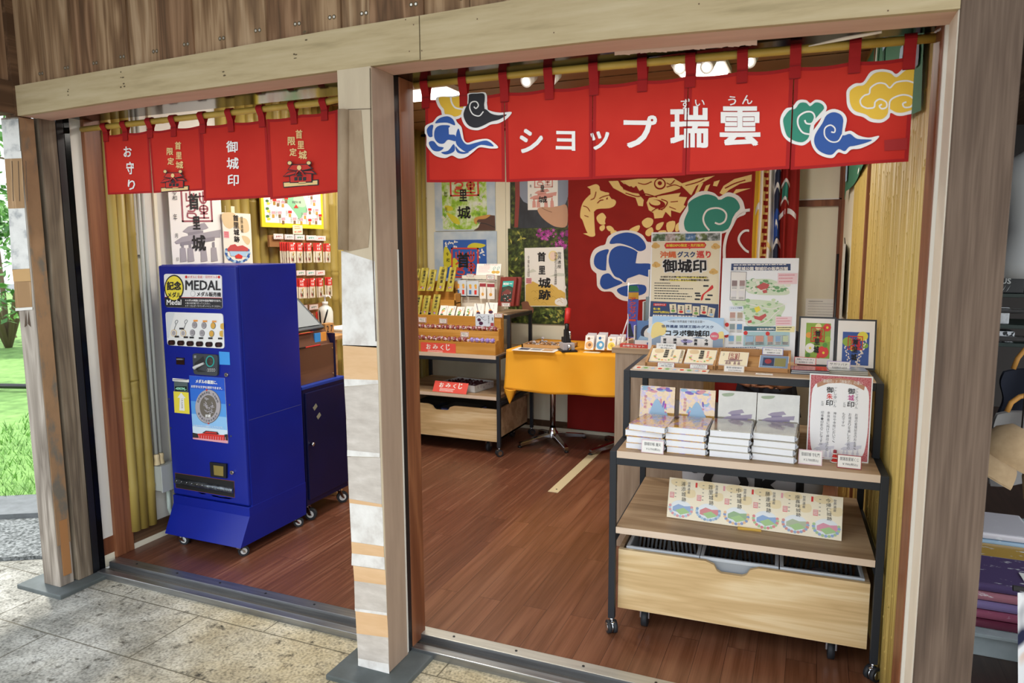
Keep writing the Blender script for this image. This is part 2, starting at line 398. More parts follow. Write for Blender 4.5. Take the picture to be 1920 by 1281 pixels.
# --- floor: vinyl planks that run into the shop, two batches of them
def plank_floor(name, cols, pw, pl, grain, off):
    if name in MATS: return MATS[name]
    m = mat(name, cols[1], 0.33, 0, 0.45); N, L, b = nodes_of(m)
    t = N.new('ShaderNodeTexCoord'); mp = N.new('ShaderNodeMapping'); mp.inputs['Rotation'].default_value = (0, 0, pi / 2); mp.inputs['Location'].default_value = (0.3, off, 0)
    L.new(t.outputs['Object'], mp.inputs[0])
    br = N.new('ShaderNodeTexBrick'); br.offset = 0.37; br.inputs['Scale'].default_value = 1; br.inputs['Brick Width'].default_value = pl; br.inputs['Row Height'].default_value = pw
    br.inputs['Mortar Size'].default_value = 0.0009; br.inputs['Mortar Smooth'].default_value = 0.3; br.inputs['Color1'].default_value = (0, 0, 0, 1); br.inputs['Color2'].default_value = (1, 1, 1, 1); br.inputs['Mortar'].default_value = (0.5, 0.5, 0.5, 1)
    L.new(mp.outputs[0], br.inputs['Vector'])
    # each plank shifts its own grain
    ad = N.new('ShaderNodeVectorMath'); ad.operation = 'MULTIPLY_ADD'; ad.inputs[1].default_value = (3.1, 7.7, 0); L.new(br.outputs['Color'], ad.inputs[0])
    L.new(t.outputs['Object'], ad.inputs[2])
    sm = N.new('ShaderNodeMapping'); sm.inputs['Scale'].default_value = (grain[0], grain[1], 1); L.new(ad.outputs[0], sm.inputs[0])
    n = N.new('ShaderNodeTexNoise'); n.inputs['Scale'].default_value = 1; n.inputs['Detail'].default_value = 2.5; n.inputs['Distortion'].default_value = 0.5; L.new(sm.outputs[0], n.inputs['Vector'])
    mu = N.new('ShaderNodeMath'); mu.operation = 'MULTIPLY'; mu.inputs[1].default_value = grain[2]; L.new(n.outputs['Fac'], mu.inputs[0])
    pp = N.new('ShaderNodeMath'); pp.operation = 'PINGPONG'; pp.inputs[1].default_value = 1; L.new(mu.outputs[0], pp.inputs[0])
    s2 = N.new('ShaderNodeMapping'); s2.inputs['Scale'].default_value = (170, 3, 1); L.new(ad.outputs[0], s2.inputs[0])
    n2 = N.new('ShaderNodeTexNoise'); n2.inputs['Scale'].default_value = 1; n2.inputs['Detail'].default_value = 2; L.new(s2.outputs[0], n2.inputs['Vector'])
    mx = N.new('ShaderNodeMix'); mx.inputs['Factor'].default_value = grain[3]; L.new(pp.outputs[0], mx.inputs['A']); L.new(n2.outputs['Fac'], mx.inputs['B'])
    r = ramp(N, [(0.15, cols[0]), (0.5, cols[1]), (0.85, cols[2])]); L.new(mx.outputs['Result'], r.inputs[0])
    hs = N.new('ShaderNodeMix'); hs.data_type = 'RGBA'; hs.blend_type = 'MULTIPLY'; hs.inputs['Factor'].default_value = 1
    tone = ramp(N, [(0, '#e2e2e2'), (1, '#ffffff')]); L.new(br.outputs['Color'], tone.inputs[0])
    L.new(r.outputs[0], hs.inputs['A']); L.new(tone.outputs[0], hs.inputs['B'])
    m2 = N.new('ShaderNodeMix'); m2.data_type = 'RGBA'; L.new(br.outputs['Fac'], m2.inputs['Factor']); L.new(hs.outputs['Result'], m2.inputs['A']); m2.inputs['B'].default_value = lin('#2c1710')
    L.new(m2.outputs['Result'], b.inputs['Base Color'])
    return m
M_floorL = plank_floor('striped vinyl plank', ('#5a3324', '#7b4c38', '#a1755d'), 0.18, 0.92, (30, 0.8, 4, 0.62), 0.02)
M_floorR = plank_floor('brown vinyl plank', ('#6a4029', '#875840', '#96684b'), 0.111, 0.92, (13, 0.75, 4, 0.5), 0.041)
mb = MB(); XM = -1.58
mb.box((XL - 0.1, YF, -0.05), (XM, YB, 0), M_floorL); mb.box((XM, YF, -0.05), (xr(0.3) + 0.1, YB, 0), M_floorR)
struct(mb, 'floor')
# the strip where a plank is missing: pale underlay
mb = MB(); mb.box((-1.575, 2.12, 0.0005), (-1.505, 3.35, 0.003), mat('pale underlay', '#cfc09a', 0.7)); mb.cyl((-1.535, 2.18, 0.003), (-1.535, 2.18, 0.0045), 0.006, M_black, 8)
struct(mb, 'trim_1')
# --- stone paving outside
m = mat('limestone paving', '#c7b795', 0.85, 0, 0.3); N, L, b = nodes_of(m)
c = coords(N, L)
n1 = N.new('ShaderNodeTexNoise'); n1.inputs['Scale'].default_value = 3; n1.inputs['Detail'].default_value = 9; n1.inputs['Roughness'].default_value = 0.7; L.new(c, n1.inputs['Vector'])
r1 = ramp(N, [(0.3, '#b0a080'), (0.42, '#c4b491'), (0.55, '#d6c8a8'), (0.7, '#e2d7bf')]); L.new(n1.outputs['Fac'], r1.inputs[0])
# grey weathered stone towards the open end of the porch
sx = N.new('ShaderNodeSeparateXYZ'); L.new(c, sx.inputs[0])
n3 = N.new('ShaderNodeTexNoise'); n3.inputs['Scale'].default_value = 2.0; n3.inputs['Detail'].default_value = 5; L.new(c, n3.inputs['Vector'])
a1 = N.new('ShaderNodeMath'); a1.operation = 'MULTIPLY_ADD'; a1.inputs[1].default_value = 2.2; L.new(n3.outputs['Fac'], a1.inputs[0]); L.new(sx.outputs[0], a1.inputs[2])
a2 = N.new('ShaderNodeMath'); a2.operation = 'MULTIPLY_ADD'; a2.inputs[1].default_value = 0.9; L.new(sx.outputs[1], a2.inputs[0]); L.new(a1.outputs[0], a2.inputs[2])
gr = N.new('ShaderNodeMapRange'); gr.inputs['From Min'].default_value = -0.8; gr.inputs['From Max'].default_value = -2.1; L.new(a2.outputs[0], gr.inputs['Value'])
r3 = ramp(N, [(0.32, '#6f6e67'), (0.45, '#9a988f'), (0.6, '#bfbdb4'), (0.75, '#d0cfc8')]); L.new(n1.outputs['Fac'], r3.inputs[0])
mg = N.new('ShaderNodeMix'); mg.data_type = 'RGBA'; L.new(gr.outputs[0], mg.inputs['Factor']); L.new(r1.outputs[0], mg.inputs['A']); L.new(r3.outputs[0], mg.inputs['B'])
n2 = N.new('ShaderNodeTexNoise'); n2.inputs['Scale'].default_value = 17; n2.inputs['Detail'].default_value = 6; n2.inputs['Roughness'].default_value = 0.65; L.new(c, n2.inputs['Vector'])
r2 = ramp(N, [(0.55, '#000000'), (0.60, '#606060'), (0.70, '#ffffff')]); L.new(n2.outputs['Fac'], r2.inputs[0])
mp_ = N.new('ShaderNodeMix'); mp_.data_type = 'RGBA'; L.new(r2.outputs[0], mp_.inputs['Factor']); L.new(mg.outputs['Result'], mp_.inputs['A']); mp_.inputs['B'].default_value = lin('#4a4438')
br = N.new('ShaderNodeTexBrick'); br.offset = 0.43; br.inputs['Scale'].default_value = 1; br.inputs['Brick Width'].default_value = 0.86; br.inputs['Row Height'].default_value = 0.365; br.inputs['Mortar Size'].default_value = 0.004; br.inputs['Mortar Smooth'].default_value = 0.4
n5 = N.new('ShaderNodeTexNoise'); n5.inputs['Scale'].default_value = 95; n5.inputs['Detail'].default_value = 3; L.new(c, n5.inputs['Vector'])
r5 = ramp(N, [(0.3, '#8a8a8a'), (0.5, '#dedede'), (0.7, '#ffffff')]); L.new(n5.outputs['Fac'], r5.inputs[0])
mm = N.new('ShaderNodeMix'); mm.data_type = 'RGBA'; mm.blend_type = 'MULTIPLY'; mm.inputs['Factor'].default_value = 0.8; L.new(mp_.outputs['Result'], mm.inputs['A']); L.new(r5.outputs[0], mm.inputs['B']); mp_ = mm
cm = coords(N, L); cm.node.inputs['Location'].default_value = (0.43, 0.285, 0); L.new(cm, br.inputs['Vector'])
mj = N.new('ShaderNodeMix'); mj.data_type = 'RGBA'; fm = N.new('ShaderNodeMath'); fm.operation = 'MULTIPLY'; fm.inputs[1].default_value = 0.75; L.new(br.outputs['Fac'], fm.inputs[0])
L.new(fm.outputs[0], mj.inputs['Factor']); L.new(mp_.outputs['Result'], mj.inputs['A']); mj.inputs['B'].default_value = lin('#4d4636')
L.new(mj.outputs['Result'], b.inputs['Base Color'])
bp = N.new('ShaderNodeBump'); bp.inputs['Strength'].default_value = 0.5; bp.inputs['Distance'].default_value = 0.01; bp.invert = True
s_ = N.new('ShaderNodeMath'); s_.operation = 'ADD'; L.new(r2.outputs[0], s_.inputs[0]); L.new(br.outputs['Fac'], s_.inputs[1]); L.new(s_.outputs[0], bp.inputs['Height']); L.new(bp.outputs[0], b.inputs['Normal'])
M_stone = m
def ground_poly(name, pts, z0, z1, m):
    mb = MB(); mb.hexa([(x, y, z0) for x, y in pts], [(x, y, z1) for x, y in pts], m); return struct(mb, name)
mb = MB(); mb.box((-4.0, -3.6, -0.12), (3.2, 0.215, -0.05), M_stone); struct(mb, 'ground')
M_conc = noisy('grey concrete slab', [(0.3, '#5f6263'), (0.7, '#787b7e')], (9, 9, 9), 6, 0.85, 0.15)
M_rough = noisy('rough grey concrete', [(0.35, '#3a3d3c'), (0.5, '#6b6e6e'), (0.65, '#8e9191')], (55, 55, 55), 3, 0.9, 0.5)
d = Vector((0.86, 0.5, 0)); nrm = Vector((-0.5, 0.86, 0))
def strip(p, a0, a1, w):
    p = Vector((p[0], p[1], 0)); q = [p + d * a0, p + d * a1, p + d * a1 + nrm * w, p + d * a0 + nrm * w]; return [(v.x, v.y) for v in q]
ground_poly('path', strip((-3.9, 0.15), -4, 0.42, 0.62), -0.12, -0.03, M_rough)
ground_poly('kerb', strip((-4.47, 0.515), -4, 0.95, 0.37), -0.12, 0.0, M_conc)
M_grassb = noisy('grass soil', [(0.3, '#5f8240'), (0.7, '#82a95c')], (6, 6, 6), 5, 0.9)
ground_poly('lawn', [(-30, -13.9), (-4.82, 0.74), (-3.9, 1.27), (-3.9, 26), (-30, 26)], -0.12, -0.02, M_grassb)
ground_poly('terrain', [(-40, -40), (40, -40), (40, 40), (-40, 40)], -0.3, -0.13, M_conc)
# grass blades
M_blade = [mat('grass blade %d' % k, c, 0.6) for k, c in enumerate(('#7fae58', '#9cc678', '#688f48'))]
mb = MB(); ms = [mb.mi(x) for x in M_blade]
for _ in range(15000):
    a = random.uniform(-1.2, 3.2); r = 7.0 * random.random() ** 1.5
    p = Vector((-4.82, 0.74, -0.02)) + d * a + nrm * r
    if p.x > -4.0: continue
    h = random.uniform(0.03, 0.085); w_ = 0.0035 * (1 + 0.5 * r); t = random.uniform(0, 2 * pi); lx, ly = 0.6 * h * cos(t * 3), 0.6 * h * sin(t * 3)
    vs = [mb.bm.verts.new(q) for q in ((p.x - w_ * cos(t), p.y - w_ * sin(t), p.z), (p.x + w_ * cos(t), p.y + w_ * sin(t), p.z), (p.x + lx, p.y + ly, p.z + h))]
    f = mb.bm.faces.new(vs); f.material_index = random.choice(ms)
tag(mb.build('grass'), 'bright green grass growing beyond the grey kerb', 'grass', kind='stuff')
# --- porch posts and beam
def slab(mb, x0, x1, y0, y1, zs, m):
    """board along x whose bottom and top follow (x, zbottom, ztop)"""
    for (xa, ba, ta), (xb, bb, tb) in zip(zs, zs[1:]):
        mb.hexa([(xa, y0, ba), (xb, y0, bb), (xb, y1, bb), (xa, y1, ba)], [(xa, y0, ta), (xb, y0, tb), (xb, y1, tb), (xa, y1, ta)], m)
BZ = [(-3.337, 2.205, 2.335), (-2.6, 2.222, 2.35), (-1.6, 2.232, 2.372), (-1.262, 2.234, 2.375)]
BZ2 = [(-1.258, 2.232, 2.375), (-0.6, 2.226, 2.385), (0.306, 2.197, 2.39)]
mb = MB(); slab(mb, 0, 0, 0.0, 0.022, BZ, M_beam); slab(mb, 0, 0, 0.0, 0.022, BZ2, M_beam)
SOF = [(x, a + 0.001, b - 0.005) for x, a, b in BZ + BZ2]
slab(mb, 0, 0, 0.022, 0.15, SOF, M_soffit)
struct(mb, 'beam')
mb = MB()   # nail heads and old stains on the beam face
A = Art(eps=0.0004, y0=-0.0003, mb=mb); stain = mat('dark stain', '#5d4f38', 0.9); nailm = mat('rusty nail head', '#5a3a26', 0.7)
for px, py in ((128, 172), (228, 143), (230, 158), (418, 140), (553, 110), (570, 68), (820, 15), (895, 40), (1035, 68), (1310, 15), (1660, 12), (762, 45), (772, 102), (780, 45), (787, 100)):
    p = at(px, py, y=0)
    if 2.21 < p.z < 2.37:
        for k in range(3 if px < 700 else 1): A.ell(p.x + random.uniform(-.012, .012), p.z + random.uniform(-.018, .018), random.uniform(.003, .008) if px < 700 else .0022, random.uniform(.0015, .0035) if px < 700 else .0022, stain if px < 700 else nailm, 1 + k * 0.2, 9)
A.rect(-1.2608, 2.236, -1.2592, 2.372, stain, 1)
struct(mb, 'beam_marks')
# torn paper along the soffit's inner edge and a long splinter
mb = MB()
for k in range(26):
    x0 = -0.63 + 0.012 * k * 1.4; x1 = x0 + 0.0168; h0 = 0.010 + 0.006 * random.random(); z = 2.228 - 0.031 * (x0 + 0.6) / 0.9
    mb.face([(x0, 0.151, z), (x1, 0.151, z), (x1, 0.153, z - h0), (x0, 0.153, z - 0.012)], M_soffit)
mb.tube([(0.14, 0.155, 2.2), (0.05, 0.165, 2.196), (-0.05, 0.185, 2.19)], [0.004, 0.006, 0.002], M_trimw, 6)
struct(mb, 'trim_2')
# boards above the beam
mb = MB(); gx = [-3.34, -3.161, -2.982, -2.818, -2.644, -2.469, -2.291, -2.117, -1.932, -1.757, -1.596, -1.468, -1.263, -1.08, -0.9, -0.72, -0.54, -0.36, -0.18, 0.0, 0.18, 0.36, 0.54]
screw = mat('screw head', '#c9c5bb', 0.35, 0.8)
for k, (a, b_) in enumerate(zip(gx, gx[1:])):
    y0 = 0.012 if k % 2 else 0.022
    mb.box((a + 0.003, y0, 2.3), (b_ - 0.003 + (0.014 if k % 2 else 0), y0 + 0.02, 3.2), M_cedar[k % 3 if k != 10 else 1], 0.003)
    for s_ in (0.016, 0.034):
        zt = 2.345 + 0.045 * min(1, (k + 1) / 9) + 0.028
        mb.cyl((b_ - s_, y0 - 0.001, zt), (b_ - s_, y0 + 0.004, zt), 0.0042, screw, 8)
        mb.cyl((b_ - s_, y0 - 0.0005, zt), (b_ - s_, y0 + 0.003, zt), 0.0085, stain, 8)
mb.box((-3.34, 0.045, 2.3), (0.6, 0.06, 3.2), M_dkwood)
struct(mb, 'wall_front')
# side of the porch at the far left: beam, boards; roof above
mb = MB(); mb.box((-3.47, -2.6, 2.212), (-3.338, 0.0, 2.355), M_dkwood, 0.004); mb.box((-3.4, -0.01, 2.2), (-3.334, 0.06, 3.2), M_dkwood)
for k in range(14):
    mb.box((-3.39 - (0.01 if k % 2 else 0), -2.5 + 0.18 * k, 2.35), (-3.352 - (0.008 if k % 2 else 0), -2.5 + 0.18 * k + 0.177, 3.2), M_cedar[2 if k % 2 else 0], 0.003)
struct(mb, 'wall_porch')
mb = MB(); mb.box((-4.1, -1.4, 3.18), (2.4, 4.0, 3.26), M_dkwood); struct(mb, 'roof')  # unseen eave, its reach set for the light on the front
# left corner post: two timbers with pieces patched on
mb = MB()
mb.box((-3.453, 0.0, -0.03), (-3.336, 0.072, 2.205), wood('grey weathered timber', '#aea397', '#93887c', 'z', 1.6, 0.85, 1.2, 0.08, '#766b60'), 0.003)
mb.box((-3.41, 0.086, -0.03), (-3.322, 0.166, 2.21), wood('brown weathered timber', '#8f8270', '#786a58', 'z', 1.6, 0.85, 1.2, 0.1, '#5d5144'), 0.004)
M_oldpaint = noisy('flaking brown paint', [(0.35, '#716a5e'), (0.48, '#937455'), (0.7, '#a07f5e')], (12, 12, 6), 6, 0.8, 0.1)
mb.box((-3.337, 0.004, 0.18), (-3.332, 0.07, 2.2), M_oldpaint)
mb.box((-3.336, 0.02, 0.02), (-3.331, 0.06, 0.3), mat('new light plank', '#a87647', 0.7))
M_whitewash = noisy('whitewashed patch', [(0.35, '#a4a5a5'), (0.5, '#d4d2cd'), (0.7, '#e0ded9')], (9, 9, 14), 5, 0.85)
A = Art(f=lambda q: (lambda p: (p.x, p.z))(at(q[0], q[1], y=0)), eps=0.0008, y0=0, mb=mb)
lz = zm(0, 220, 3.05)
def band(A, zf, q, m, L=1): A.poly(zf(q), m, L)
tan = wood('bare tan plank', '#b08e68', '#97754f', 'z', 2, 0.8, 1.2, 0.05)
band(A, lz, [(8, 15), (105, 8), (118, 190), (22, 205)], M_whitewash)
band(A, lz, [(22, 200), (122, 192), (126, 234), (27, 238)], M_whitewash, 2)
band(A, lz, [(27, 238), (126, 232), (142, 520), (48, 523)], tan)
band(A, lz, [(48, 523), (142, 520), (170, 865), (70, 872)], M_whitewash)
band(A, lz, [(70, 870), (170, 865), (178, 940), (78, 940)], mat('ochre plank', '#b8925f', 0.8), 1)
band(A, lz, [(80, 940), (178, 938), (186, 1085), (90, 1090)], tan, 1)
band(A, lz, [(90, 1092), (188, 1085), (189, 1100), (91, 1108)], mat('white batten', '#d8d4cc', 0.8), 3)
for xs in (70, 106, 150): A.stroke(lz([(xs, 250), (xs + 8, 480)]), 1.2, mat('crack', '#4d3b2b', 0.9), 2, False)
for q in ([(150, 1115), (142, 1200), (155, 1190)], [(165, 1105), (160, 1180), (178, 1200), (170, 1150)]): A.poly(lz(q), mat('crack', '#4d3b2b', 0.9), 2)
struct(mb, 'post_corner')
# middle post with its patched front
mb = MB(); PX0, PX1 = -1.599, -1.458
mb.box((PX0, 0.0, -0.03), (PX1, 0.146, 2.234), M_post, 0.002)
M_side = noisy('pinkish grey post side', [(0.3, '#a08a78'), (0.7, '#b39c88')], (20, 20, 2), 4, 0.8)
mb.box((PX1 - 0.001, 0.003, -0.028), (PX1 + 0.002, 0.144, 2.23), M_side)
mb.box((PX1 - 0.004, 0.138, -0.02), (PX1 + 0.0035, 0.147, 1.6), mat('white batten', '#d8d4cc', 0.8))
M_gp = noisy('grey weathered patch', [(0.3, '#b4aaa0'), (0.6, '#c9c0b6'), (0.75, '#d8d0c8')], (10, 10, 30), 6, 0.85)
M_wp = noisy('white flaked patch', [(0.34, '#c9c2bb'), (0.5, '#dcd8d2'), (0.7, '#e8e5e0')], (14, 14, 14), 6, 0.85)
M_op = noisy('orange bare wood patch', [(0.3, '#cfa679'), (0.7, '#dfba90')], (4, 4, 20), 4, 0.8)
A = Art(f=lambda q: (lambda p: (p.x, p.z))(at(q[0], q[1], y=0)), eps=0.0009, y0=0, mb=mb)
def pb(x0a, ya, x1a, yb_, x0b, yc, x1b, yd, m, L=1): A.poly([(x0a, ya), (x1a, yb_), (x1b, yd), (x0b, yc)], m, L)
z6 = zm(640, 600, 1.88); z5 = zm(640, 120, 2.56)
pb(*[640, 470], *[703, 490], *[642.5, 648], *[707, 652], M_wp)
def bd(q, m, L=1): A.poly(z6(q), m, L)
bd([(6, 88), (125, 92), (130, 212), (10, 208)], M_op); bd([(10, 208), (130, 212), (131, 225), (11, 235)], M_wp)
bd([(11, 236), (131, 226), (134, 358), (18, 350)], M_gp); bd([(18, 350), (134, 358), (137, 472), (22, 462)], M_gp, 2)
bd([(22, 458), (137, 470), (137, 484), (22, 480)], M_wp, 3); bd([(22, 482), (138, 486), (143, 650), (28, 632)], M_gp, 1)
bd([(28, 630), (144, 650), (144, 660), (29, 645)], M_op, 2); bd([(29, 645), (145, 660), (150, 798), (36, 782)], M_wp, 1)
bd([(36, 782), (150, 798), (152, 838), (38, 825)], M_op, 2); bd([(38, 822), (153, 836), (155, 880), (37, 864)], M_wp, 3)
bd([(42, 866), (155, 882), (158, 935), (46, 920)], M_op, 1); bd([(46, 920), (158, 935), (161, 1032), (48, 1018)], M_gp, 1)
bd([(48, 1016), (161, 1032), (162, 1042), (49, 1026)], M_wp, 2); bd([(50, 1026), (162, 1042), (166, 1120), (54, 1105)], M_op, 1)
bd([(54, 1105), (166, 1120), (168, 1212), (60, 1192)], M_gp, 1); bd([(60, 1192), (168, 1212), (170, 1248), (60, 1222)], M_wp, 2)
A.stroke([(695, 128), (700, 480), (706, 640)], 1.6, mat('crack', '#4d3b2b', 0.9), 4, False)
A.stroke([(634, 206), (697, 204)], 1.0, mat('crack', '#4d3b2b', 0.9), 2, False)
M_peel = noisy('brown peeling veneer', [(0.3, '#8a745b'), (0.7, '#ab957a')], (12, 12, 5), 5, 0.8, 0.1)
A.poly(z5([(34, 222), (96, 222), (112, 450), (140, 760), (130, 880), (32, 900)]), M_peel, 2)
mb.tube([(-1.573, -0.004, 2.094), (-1.585, -0.004, 1.85), (-1.595, -0.003, 1.6)], 0.021, M_peel, 12)
struct(mb, 'post_center')
# right post
mb = MB(); mb.box((0.307, 0.0, -0.05), (0.447, 0.146, 2.6), M_postR, 0.004)
mb.box((0.3035, 0.01, -0.03), (0.308, 0.147, 2.2), M_trimw)
mb.box((0.295, 0.147, -0.03), (0.36, 0.165, 2.2), mat('thin white edge', '#ddd8cf', 0.7)); struct(mb, 'post_right')
# plinths
M_sl2 = M_slate
for nm, (x0, x1, y0, y1) in (('plinth_center', (-1.68, -1.36, -0.1, 0.215)), ('plinth_corner', (-3.57, -3.25, -0.06, 0.24)), ('plinth_right', (0.23, 0.53, -0.09, 0.22))):
    mb = MB(); mb.box((x0, y0, -0.06), (x1, y1, -0.03), M_sl2, 0.006); struct(mb, nm)
# door track, in two lengths
for k, (x0, x1, m1) in enumerate(((-3.31, PX1 - 0.02, M_alu), (PX1 - 0.02, 0.33, M_aluL))):
    mb = MB(); mb.box((x0, 0.176, -0.055), (x1, 0.215, -0.018), M_alu, 0.003); mb.box((x0, 0.215, -0.055), (x1, 0.25, -0.03), mat('track channel metal', '#6d655c', 0.5, 0.5))  # sunk channel between the rails in a darker brown grey metal
    mb.box((x0, 0.247, -0.055), (x1, 0.252, 0.003), M_alu); mb.box((x0, 0.25, -0.05), (x1, YF + 0.004, 0.004), m1, 0.002)
    n_ = int((x1 - x0) / 0.28)
    for i in range(n_): mb.cyl((x0 + 0.16 + 0.28 * i, 0.28, 0.003), (x0 + 0.16 + 0.28 * i, 0.28, 0.006), 0.0055, M_black, 8)
    struct(mb, 'threshold_%d' % (k + 1))
# dark plate under the shutter box, brown jambs
mb = MB(); mb.box((-3.34, 0.15, 2.236), (PX0 + 0.005, 0.36, 2.26), M_blackgloss); mb.box((PX1 - 0.005, 0.15, 2.236), (0.33, 0.36, 2.26), M_blackgloss); mb.box((-3.4, 0.15, 2.26), (0.4, 0.36, 2.75), M_ceil)
struct(mb, 'lintel')
def jamb(nm, pieces):
    mb = MB()
    for a, b_, m, bev in pieces: mb.box(a, b_, m, bev)
    struct(mb, nm)
jamb('trim_3', [((-3.42, 0.17, -0.04), (-3.325, 0.205, 2.236), M_black, 0.002), ((-3.42, 0.21, -0.04), (-3.33, 0.24, 2.236), M_blackgloss, 0.002),
                ((-3.42, 0.245, -0.03), (-3.342, 0.305, 2.236), M_white, 0), ((-3.42, 0.245, -0.035), (-3.341, 0.31, 0.03), M_cream, 0), ((-3.42, 0.245, 0.03), (-3.3405, 0.305, 0.12), M_jamb, 0),
                ((-3.42, 0.305, 0.0), (-3.322, 0.365, 2.4), M_jamb, 0.004), ((-3.40, 0.36, 0.0), (-3.328, 0.415, 2.4), M_jamb, 0.003)])
jamb('trim_4', [((PX1 - 0.09, 0.148, -0.03), (PX1 - 0.002, 0.185, 2.236), M_black, 0.002), ((PX1 - 0.09, 0.185, -0.02), (PX1 + 0.002, 0.285, 2.236), M_jamb, 0.004),
                ((PX0 - 0.001, 0.15, -0.03), (PX1 - 0.09, 0.2, 2.236), M_black, 0)])
jamb('trim_5', [((0.29, 0.165, -0.03), (0.36, 0.335, 2.236), M_jamb, 0.004), ((0.3, 0.165, 2.0), (0.4, 0.36, 2.6), M_jamb, 0)])
# --- shop walls
mb = MB()
mb.box((-3.45, 0.41, 0), (XL, YB, ZC + 0.1), M_white)
mb.box((-3.40, 0.41, 0.03), (XL + 0.014, YB, 0.10), M_dkwood); mb.box((-3.40, 0.4, 0), (XL + 0.018, YB, 0.03), M_cream)
struct(mb, 'wall_left')
mb = MB()          # split bamboo sheet behind the map and the racks
R_ = random.Random(3)
y = 1.18
while y < YB - 0.02:
    r = R_.uniform(0.036, 0.045); zz = 0.11
    path = []; rad = []
    nodes = sorted(R_.uniform(0.2, 2.6) for _ in range(7))
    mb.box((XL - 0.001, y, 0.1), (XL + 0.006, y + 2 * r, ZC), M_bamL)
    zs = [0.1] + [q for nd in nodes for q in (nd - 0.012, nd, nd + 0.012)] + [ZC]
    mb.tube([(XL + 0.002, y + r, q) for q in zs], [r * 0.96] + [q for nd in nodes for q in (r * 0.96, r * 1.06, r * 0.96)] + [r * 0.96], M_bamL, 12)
    y += 2 * r * 0.98
struct(mb, 'bamboo_wall_left')
mb = MB()          # three thick culms beside the jamb
for (ya, r) in ((0.43, 0.026), (0.477, 0.029), (0.53, 0.03)):
    nd = sorted(R_.uniform(0.15, 2.3) for _ in range(6)); zs = [0.1] + [q for n_ in nd for q in (n_ - 0.014, n_, n_ + 0.014)] + [2.6]
    mb.tube([(XL + 0.02, ya + 0.004 * sin(3 * q), q) for q in zs], [r] + [q for n_ in nd for q in (r, r * 1.08, r)] + [r], M_bamL, 14)
struct(mb, 'trim_6')
mb = MB(); zt = ZC + 0.1
mb.box((-3.45, YB, 0), (0.4, YB + 0.08, zt), M_cream)
for x in (-2.535, -1.7, -0.9): mb.box((x - 0.001, YB - 0.002, 0.05), (x + 0.001, YB + 0.01, 2.62), mat('board seam', '#9c9580', 0.9))
mb.box((-3.415, YB - 0.018, 0.05), (-3.372, YB + 0.01, ZC), M_jamb)
mb.box((-3.35, YB - 0.016, 0.03), (0.2, YB + 0.01, 0.085), M_dkwood); mb.box((-3.35, YB - 0.02, 0), (0.2, YB + 0.01, 0.03), M_cream)
mb.box((-0.15, YB - 0.02, 1.9), (0.165, YB + 0.01, 1.947), M_jamb); mb.box((-0.15, YB - 0.03, 1.947), (0.15, YB, 1.955), mat('white strip', '#e2e2e0', 0.6))
mb.box((0.13, YB - 0.03, 0.03), (0.165, YB, 2.6), M_jamb); struct(mb, 'wall_back')
mb = MB()          # right wall: ribbed bamboo-look panels over board, slightly out of square
def wr(y0, y1, t0, t1, m, z0=0.0, z1=2.75):
    mb.hexa([(xr(y0) - t0, y0, z0), (xr(y0) - t1, y0, z0), (xr(y1) - t1, y1, z0), (xr(y1) - t0, y1, z0)][::1], [(xr(y0) - t0, y0, z1), (xr(y0) - t1, y0, z1), (xr(y1) - t1, y1, z1), (xr(y1) - t0, y1, z1)], m)
wr(0.33, YB + 0.05, -0.06, 0.0, M_cream)
wr(1.90, 1.95, 0, 0.02, M_jamb); wr(3.6, YB, 0, 0.02, M_jamb)
struct(mb, 'wall_right')
mb = MB(); y = 0.335
while y < 2.78:
    if not (1.88 < y < 1.955):
        r = 0.0068; nd = sorted(R_.uniform(0.1, 2.6) for _ in range(3)); zs = [0.0] + [q for n_ in nd for q in (n_ - 0.01, n_, n_ + 0.006, n_ + 0.012)] + [ZC]
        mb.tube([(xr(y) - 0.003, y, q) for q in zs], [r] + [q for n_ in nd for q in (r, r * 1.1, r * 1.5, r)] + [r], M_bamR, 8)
    y += 0.0135
struct(mb, 'bamboo_wall_right')
mb = MB(); mb.box((-3.45, 0.2, ZC), (0.42, YB + 0.1, ZC + 0.06), M_ceil)
for k in range(8): mb.box((-3.45, 0.45 + 0.45 * k, ZC - 0.004), (0.4, 0.458 + 0.45 * k, ZC + 0.01), M_dkwood)
struct(mb, 'ceiling')
mb = MB(); mb.tube([(-3.34, YB - 0.07, 2.615), (-0.2, YB - 0.07, 2.615)], 0.012, M_black, 10)
for x in (-3.25, -2.2, -1.2, -0.3): mb.box((x - 0.01, YB - 0.075, 2.605), (x + 0.01, YB, 2.64), M_black)
tag(mb.build('hanging_rail'), 'black metal hanging rail high along the back wall', 'rail')
